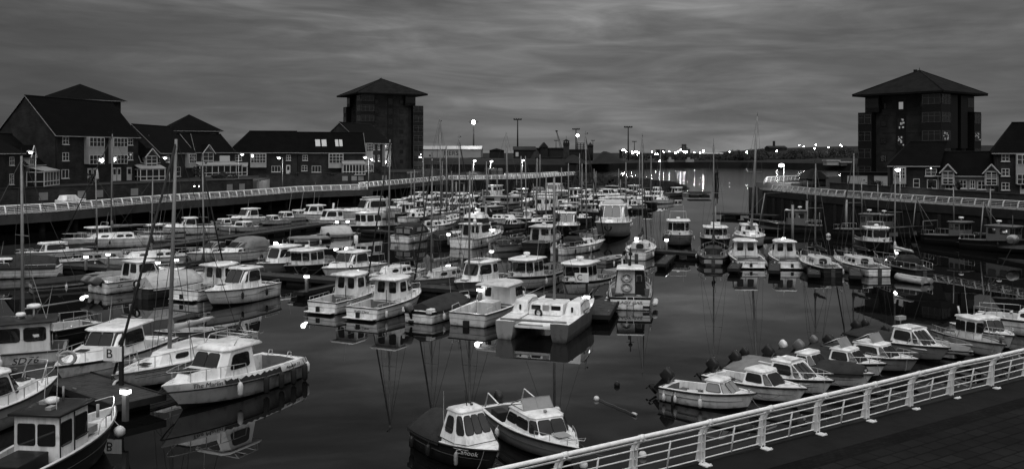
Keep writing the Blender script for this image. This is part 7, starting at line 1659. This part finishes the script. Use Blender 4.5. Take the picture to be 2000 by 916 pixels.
b.add(MB().ball((x1 - .5, 0, 1.82), .07, 8, 6), 'nav_light', 'alu'); b.add(MB().box((L * .78, .1, 1.09), (.5, .5, .03)), 'deck_hatch', 'greyhull')
# ================================================================ distant rows: many small boats, each its own thing
def fb_(kind, px, py, hd, L, label, **kw):
    L *= .86; rr = random.Random(int(px * 3 + py)); st = G(px, py); a = math.atan2(hd[1], hd[0]) + rr.uniform(-.35, .35); h = Vector((math.cos(a), math.sin(a), 0)); st = st - h * L / 2
    if kind in (cruiser, cuddy, wheelhouse) and 'hull' not in kw: kw['hull'] = rr.choice(('white', 'dark', 'dark', 'navy', 'greyhull', 'midhull')); kw['hh'] = kw.get('hh', 1.1) * rr.uniform(.9, 1.25)
    return kind(label, st, h, L, kw.pop('B', L * .36), lod=kw.pop('lod', 0), **({**kw, 'mr': .10} if kind is sailboat else kw))
A_, B_, C_, D2 = (.45, .9), (-.45, -.9), (.9, -.43), (-.9, .43)
FAR = [
 (cruiser, 817, 394, B_, 8, 'white cruiser with dark hull stripe moored below the raised promenade jog', dict(hull='dark')),
 (cruiser, 847, 393, B_, 7, 'rounded white cruiser right of the dark striped one below the promenade jog', {}),
 (wheelhouse, 874, 397, B_, 9, 'dark hulled wheelhouse boat under the left end of the far pier', dict(hull='dark')),
 (cruiser, 907, 393, C_, 9, 'low dark hulled cruiser under the far pier', dict(hull='dark', hh=.9)),
 (cuddy, 946, 386, A_, 5.5, 'tiny white boat peeping over the dark domed boat', dict(motor=False)),
 (wheelhouse, 964, 390, C_, 8, 'grey wheelhouse boat left of the gear laden white boat', dict(hull='midhull')),
 (trawler, 984, 392, C_, 12, 'white railed trawler full of gear in front of the far pier', dict(hull='midhull', wall='white', frame=False)),
 (wheelhouse, 1025, 384, B_, 8, 'white two window wheelhouse boat high in the far rows', {}),
 (sport, 1046, 384, B_, 8, 'boat with rounded grey hood in the far rows', dict(can='canvasmid')),
 (cuddy, 1021, 401, B_, 6.5, 'white cuddy boat with slanted panes left of the twin windowed cruiser', dict(motor=False, hh=.9)),
 (cruiser, 1045, 400, B_, 7, 'white twin windowed cruiser right of the slanted pane cuddy', {}),
 (dinghy, 1031, 393, B_, 6, 'boat under a grey pointed cover in the far rows', dict(cov='canvasmid', hull='midhull')),
 (cuddy, 1066, 391, B_, 6.5, 'small white boat right of the grey pointed cover', dict(motor=False)),
 (cruiser, 1090, 382, C_, 12, 'long glassy cruiser immediately under the far pier end', dict(glassm='clearvinyl', hh=1.7)),
 (sport, 1100, 390, A_, 9, 'white boat with long dark side window below the long glassy cruiser', dict(hull='dark', open_=True)),
 (wheelhouse, 1120, 395, A_, 9, 'tall white rounded wheelhouse boat in the far rows', dict(hh=2.3)),
 (cruiser, 1143, 398, A_, 7, 'small pale cruiser right of the tall rounded wheelhouse', {}),
 (cuddy, 1152, 384, B_, 6.5, 'low pale boat beneath the rock breakwater', dict(motor=False)),
 (sport, 1176, 382, B_, 8, 'dark domed canopy boat beneath the rock breakwater', dict(can='canvas')),
 (cruiser, 1192, 389, C_, 8, 'pale cruiser right of the dark dome under the breakwater', {}),
 (sailboat, 1203, 380, C_, 11, 'long white sailing boat with pale sail cover under the breakwater', dict(mh=-330, sail='canvaslight')),
 (cruiser, 1219, 388, A_, 9, 'white cruiser with dark window band under the breakwater', {}),
 (wheelhouse, 1242, 383, B_, 9, 'upright white wheelhouse boat near the tip of the breakwater', dict(hh=1.9, hull='midhull')),
 (cuddy, 1263, 390, B_, 7, 'small white boat right of the upright wheelhouse near the breakwater tip', dict(motor=False)),
 (cruiser, 1285, 393, B_, 9, 'white cruiser at the outer end of the far rows', {}),
 (cuddy, 1284, 380, B_, 8, 'white boat with a slanting frame beyond the outer end of the far rows', dict(motor=False, hh=1.2)),
 (wheelhouse, 1318, 383, A_, 8, 'small white wheelhouse boat, stern towards us, left of the dark work pontoon', {}),
 (dinghy, 1344, 381, C_, 11, 'long low white boat moored at the dark work pontoon', dict(hull='white', B=2.4)),
 (dinghy, 1228, 398, D2, 8, 'pale upturned tender hauled up beside the outer rows', dict(hull='cream', B=3)),
 (wheelhouse, 1176, 402, B_, 8, 'small dark wheelhouse boat left of the long white cruiser', dict(wall='cream', hull='midhull')),
 (wheelhouse, 1207, 408, D2, 11, 'long white boat with a row of cabin windows facing the open water', dict(hull='cream', hx=(.3, .62))),
 (wheelhouse, 1192, 423, B_, 8, 'white wheelhouse boat just behind the large motor yacht', dict(hull='white')),
 (cruiser, 1150, 412, A_, 8, 'pale cruiser behind the dark hulled trawler', {}),
 (trawler, 1090, 424, C_, 12, 'cream trawler with a tall wheelhouse and white sheer line in the middle rows', dict(wall='white', frame=False, hh=2.2)),
 (trawler, 1134, 427, D2, 10, 'black trawler with hanging fenders left of the large motor yacht', dict(wall='greyhull', frame=False, hh=1.2, hx=(.3, .5))),
 (trawler, 1062, 416, D2, 11, 'white boxy cabined trawler in the middle rows', dict(wall='white', frame=False, hx=(.3, .6))),
 (wheelhouse, 1266, 404, B_, 8, 'dark hulled small boat at the outer edge of the rows', dict(hull='dark', wall='greyhull')),
 (sailboat, 935, 424, C_, 9, 'dark hulled sailing boat with a pale sheer line, middle rows', dict(hull='dark', mh=-370, boom=False)),
 (trawler, 986, 412, C_, 15, 'broad grey sided trawler whose nets hang before its long cabin, middle rows', dict(wall='greyhull', frame=False, hx=(.25, .7), hh=1.6, band='cream')),
 (sailboat, 984, 437, C_, 8, 'pale sailing boat just above the bright middle pontoon lamps', dict(mh=-258, sail='canvas')),
 (sailboat, 868, 440, A_, 9, 'pale decked sailing boat left of the flybridge cruiser', dict(mh=-285, sail='canvas', hood='canvasmid')),
 (sailboat, 855, 425, A_, 9, 'white sailing boat with a tall mast in the left middle rows', dict(mh=-230, sail='canvas')),
 (dinghy, 892, 424, A_, 5, 'upright pale tender standing behind the flybridge cruiser', dict(hull='greyhull')),
 (cruiser, 838, 418, B_, 8, 'pale cruiser among the masts in the left middle rows', {}),
 (sailboat, 800, 413, A_, 8, 'grey sailing boat below the promenade jog', dict(hull='greyhull', mh=-335, sail='canvas')),
 (wheelhouse, 786, 413, B_, 7, 'pale grey boat behind the largest cabin cruiser', dict(hull='greyhull')),
 (cuddy, 808, 405, B_, 6, 'small pale round bowed boat below the promenade jog', dict(motor=False)),
 (sailboat, 822, 432, A_, 8.5, 'white low sailing boat between the thin masts', dict(mh=-310, sail='canvas')),
 (dinghy, 930, 440, C_, 6, 'dark dinghy under a cover between the middle lamps', dict(hull='dark', cov='canvas')),
 (wheelhouse, 960, 430, B_, 9, 'dark boxy houseboat with a name board in the middle rows', dict(hull='dark', wall='dark', hx=(.3, .7), roofm='greyhull')),
 (sailboat, 1012, 432, C_, 8, 'dark sailing boat crossing behind the white sports cruiser', dict(hull='dark', mh=-305, sail='canvas', coachm='deckgrey')),
 (cruiser, 1003, 402, B_, 7, 'white cruiser behind the broad grey trawler', {}),
 (cuddy, 1078, 398, B_, 6, 'tiny white boat behind the boxy cabined trawler', dict(motor=False)),
 (sailboat, 1160, 392, A_, 8, 'white sailing boat with a thin mast beneath the breakwater', dict(mh=-330, sail=None, boom=False)),
 (sailboat, 1130, 384, A_, 9, 'white sailing boat tucked against the end of the pier', dict(mh=-300, sail='canvas')),
 (sailboat, 1250, 396, B_, 8.5, 'white sailing boat with a bare mast near the outer row end', dict(mh=-300, sail=None, boom=False)),
 (sailboat, 1292, 398, B_, 7.5, 'outermost sailing boat of the far rows', dict(mh=-292, sail=None, boom=False)),
 (sailboat, 1008, 384, A_, 8.5, 'white sailing boat hard under the pier railing', dict(mh=-340, sail='canvas')),
 (sailboat, 1096, 404, A_, 8.5, 'pale sailing boat rising among the middle wheelhouses', dict(mh=-328, sail='canvas')),
 (cuddy, 1234, 408, B_, 7, 'small white boat left of the outer dark boat', dict(motor=False)),
 (cruiser, 1170, 414, B_, 8, 'pale cruiser left of the white wheelhouse behind the large yacht', {}),
 (cuddy, 918, 404, B_, 7, 'white cuddy below the dark domed boat', dict(motor=False)),
 (sport, 933, 393, B_, 8, 'boat under a large dark dome before the far pier wall', dict(can='canvas')),
 (cruiser, 888, 409, B_, 7.5, 'pale cruiser with dark windows in the left far rows', {}),
 (cuddy, 868, 413, B_, 6.5, 'white cuddy behind the left middle masts', dict(motor=False)),
 (sailboat, 905, 420, A_, 8.5, 'sailing boat with grey hull behind the pale tender', dict(hull='midhull', mh=-360, sail='canvas')),
]
for kind, px, py, hd, L, lb, kw in FAR: fb_(kind, px, py, hd, L, lb, **dict(kw))
# small craft packed between them: too alike to tell apart
PK = [(795, 399), (829, 401), (858, 404), (899, 399), (924, 411), (950, 397), (972, 403), (1012, 408), (1034, 412), (1056, 404), (1074, 408), (1112, 404), (1128, 406), (1140, 389), (1166, 389), (1184, 396), (1214, 396), (1229, 391), (1253, 388), (1272, 398), (1248, 406), (1222, 414), (1184, 409), (1160, 422), (1110, 414), (1116, 434), (1040, 424), (1022, 418), (964, 418), (948, 410), (910, 411), (880, 402), (842, 408), (826, 414), (812, 424), (846, 432), (886, 436), (912, 432), (1030, 440), (1052, 444), (1000, 446), (1068, 438), (936, 446), (1100, 427), (1138, 436), (1212, 402), (1236, 396), (792, 424), (776, 418), (866, 424)]
for i, (px, py) in enumerate(PK):
    rr = random.Random(i + 50); dk = rr.random() < .62; kind = (cuddy, sailboat, wheelhouse, cruiser, sailboat)[i % 5]; L = rr.uniform(5.5, 7.5)
    kw = dict(hull=rr.choice(('dark', 'navy', 'midhull')) if dk else rr.choice(('white', 'cream', 'greyhull')), group='small craft packed in the far rows')
    if kind is cuddy: kw['motor'] = False; kw['cov'] = rr.choice((None, 'canvas', 'canvasmid'))
    if kind is sailboat: kw.update(mh=-rr.uniform(300, 365), sail=rr.choice(('canvas', None, 'canvasmid')), boom=rr.random() < .6)
    fb_(kind, px, py, rr.choice((A_, B_, B_)), L, ('small dark hulled craft' if dk else 'small pale hulled craft') + ' packed among others in the far rows', **kw)
# ================================================================ pontoon lamps, posts, buoys
def pedestal(px, py, d, label, h=None, base=.5, w=.22, s=.16, e=14, group='lit service posts on the pontoons'):
    v = GD(px, d); z = zat(py, d); r_ = thing('service_post', (v.x, v.y, base), R(-25), label, 'service post', group); H = max(.6, z - base)
    MB().box((0, 0, (H - .1) / 2), (w, w * .8, H - .1)).build('post', 'galv', r_, bevel=.02); MB().box((0, 0, H + s * .62), (w * 1.6, w * 1.2, .05)).build('cap', 'galv', r_)
    MB().box((0, 0, H), (w * 1.5, w * 1.1, s)).build('lamp_lens', 'pedlamp', r_)
    plight(r_, (0, -.35, H + .1), e, .15); return r_
def dep(py, z=1.5): return F * (CZ - z) / (py - HZ)
for px, py, lb in [(13, 741, 'lit service post at the left frame edge before the numbered fishing boat'), (245, 764, 'lit service post below the letter sign on the near left pontoon'), (168, 502, 'leftmost of the four lit service posts on the left pontoon'), (211, 497, 'second of the four lit service posts on the left pontoon'), (308, 513, 'third of the four lit service posts on the left pontoon'), (344, 508, 'fourth of the four lit service posts on the left pontoon'), (599, 540, 'lit service post by the dark wheelhouse boat on the central pontoon'), (937, 566, 'lit service post behind the grey working boat'), (1146, 580, 'lit service post under the C sign'), (658, 434, 'left of the two lit service posts on the upper left pontoon'), (679, 433, 'right of the two lit service posts on the upper left pontoon'), (963, 450, 'lit service post above the grey broadside sailing boat'), (960, 491, 'low lit service post left of the black hulled boat'), (876, 458, 'lit service post left of the flybridge cruiser'), (811, 441, 'lit service post behind the black hooded cruiser'), (1243, 466, 'lit service post above the left end of the right pontoon'), (1302, 469, 'lit service post before the three window wheelhouse boat'), (1531, 466, 'lit service post behind the plain white pilothouse boat'), (1750, 494, 'lit service post right of the white transom sailing boat')]:
    k = 1.0 if py > 500 else .95
    pedestal(px, py, dep(py), lb, s=.14 if py > 480 else .19, w=.19)
def signpost(px, pt, pb, d, t, label, w=.75):
    v = GD(px, d, .5); z = zat(pt, d) - .5; r_ = thing('sign_post', v, R(-8), label, 'sign post')
    MB().box((0, 0, z / 2), (.14, .14, z)).build('post', 'plankedge', r_)
    p_ = MB().box((-.30, -.1, z - .28), (w, .05, .56)).build('sign_board', 'white', r_, bevel=.01)
    text_mesh('sign_letter', t, .50, 'letters', p_, frame_mtx((-.42, -.13, z - .28), (1, 0, 0), (0, 0, 1)))
v = 35.6
signpost(237, 676, 800, 35.4, 'B', 'letter B sign board on a dark post, near left pontoon')
signpost(1146, 533, 600, 56.0, 'C', 'letter C sign board on a dark post before the right wheelhouse boat', .85)
def mooring_pile(px, pt, py, label, r=.14):
    v = G(px, py); z = zat(pt, v.y); r_ = thing('mooring_pile', (v.x, v.y, -1), 0, label, 'pile', 'slim steel mooring piles')
    MB().tube([(0, 0, 0), (0, 0, z + 1)], r, 8).build('shaft', 'alu', r_); MB().tube([(0, 0, z + 1), (0, 0, z + 1.25)], [r, .02], 8).build('cap', 'black', r_)
for px, pt, py, lb in [(949, 398, 476, 'steel mooring pile right of the flybridge cruiser'), (756, 385, 428, 'steel pile with white band behind the hooded cruiser'), (891, 355, 398, 'white topped steel pile against the far pier wall'), (1576, 392, 456, 'steel pile between the two leftmost trawlers'), (1653, 390, 452, 'steel pile right of the second trawler'), (1548, 400, 470, 'steel pile beyond the plain white pilothouse boat')]: mooring_pile(px, pt, py, lb)
def buoy(px, py, r, m_, label, kind='mooring buoy'):
    v = G(px, py, r * .45); r_ = thing('mooring_buoy', (v.x, v.y, r * .45), 0, label, kind, 'small mooring buoys')
    MB().ball((0, 0, 0), r, 14, 10).build('float', m_, r_); MB().tube([(r * .12 * math.cos(a * .785), 0, r + r * .12 * math.sin(a * .785)) for a in range(8)], .02, 5, closed=True).build('eye', 'rope', r_)
for px, py, r, m_, lb in [(1165, 778, .11, 'buoy', 'small pale buoy at the upper end of the floating rope'), (1205, 751, .12, 'black', 'black buoy alone on open water'), (1088, 800, .13, 'buoy', 'pale buoy just beyond the bottom cabin cruiser'), (1255, 888, .13, 'buoy', 'pale buoy seen through the railing bars'), (1140, 908, .13, 'buoy', 'pale buoy low behind the railing at bottom centre'), (1109, 470, .16, 'buoy', 'pale buoy by the long cabin sailing boat'), (1657, 456, .26, 'buoy', 'pale round buoy beside the second trawler'), (1618, 460, .26, 'buoy', 'mottled round buoy below the leftmost trawlers'), (1172, 604, .22, 'buoy', 'round white fender buoy on the finger pontoon end')]: buoy(px, py, r, m_, lb)
a, c = G(1170, 780, .03), G(1243, 811, .03); r_ = thing('floating_rope', a, 0, 'floating rope tail lying on the open water beside the pale buoy', 'rope'); dv = c - a; m = MB()
m.tube([(dv.x * t / 10 + .03 * math.sin(t * 2), dv.y * t / 10, .02) for t in range(11)], .012, 6); m.build('rope', 'rope', r_); MB().tube([(dv.x * .9, dv.y * .9, .03), (dv.x, dv.y, .04)], .045, 6).build('float', 'buoy', r_)
# small things on the near quay edge: weathered bollard base, litter in the railing
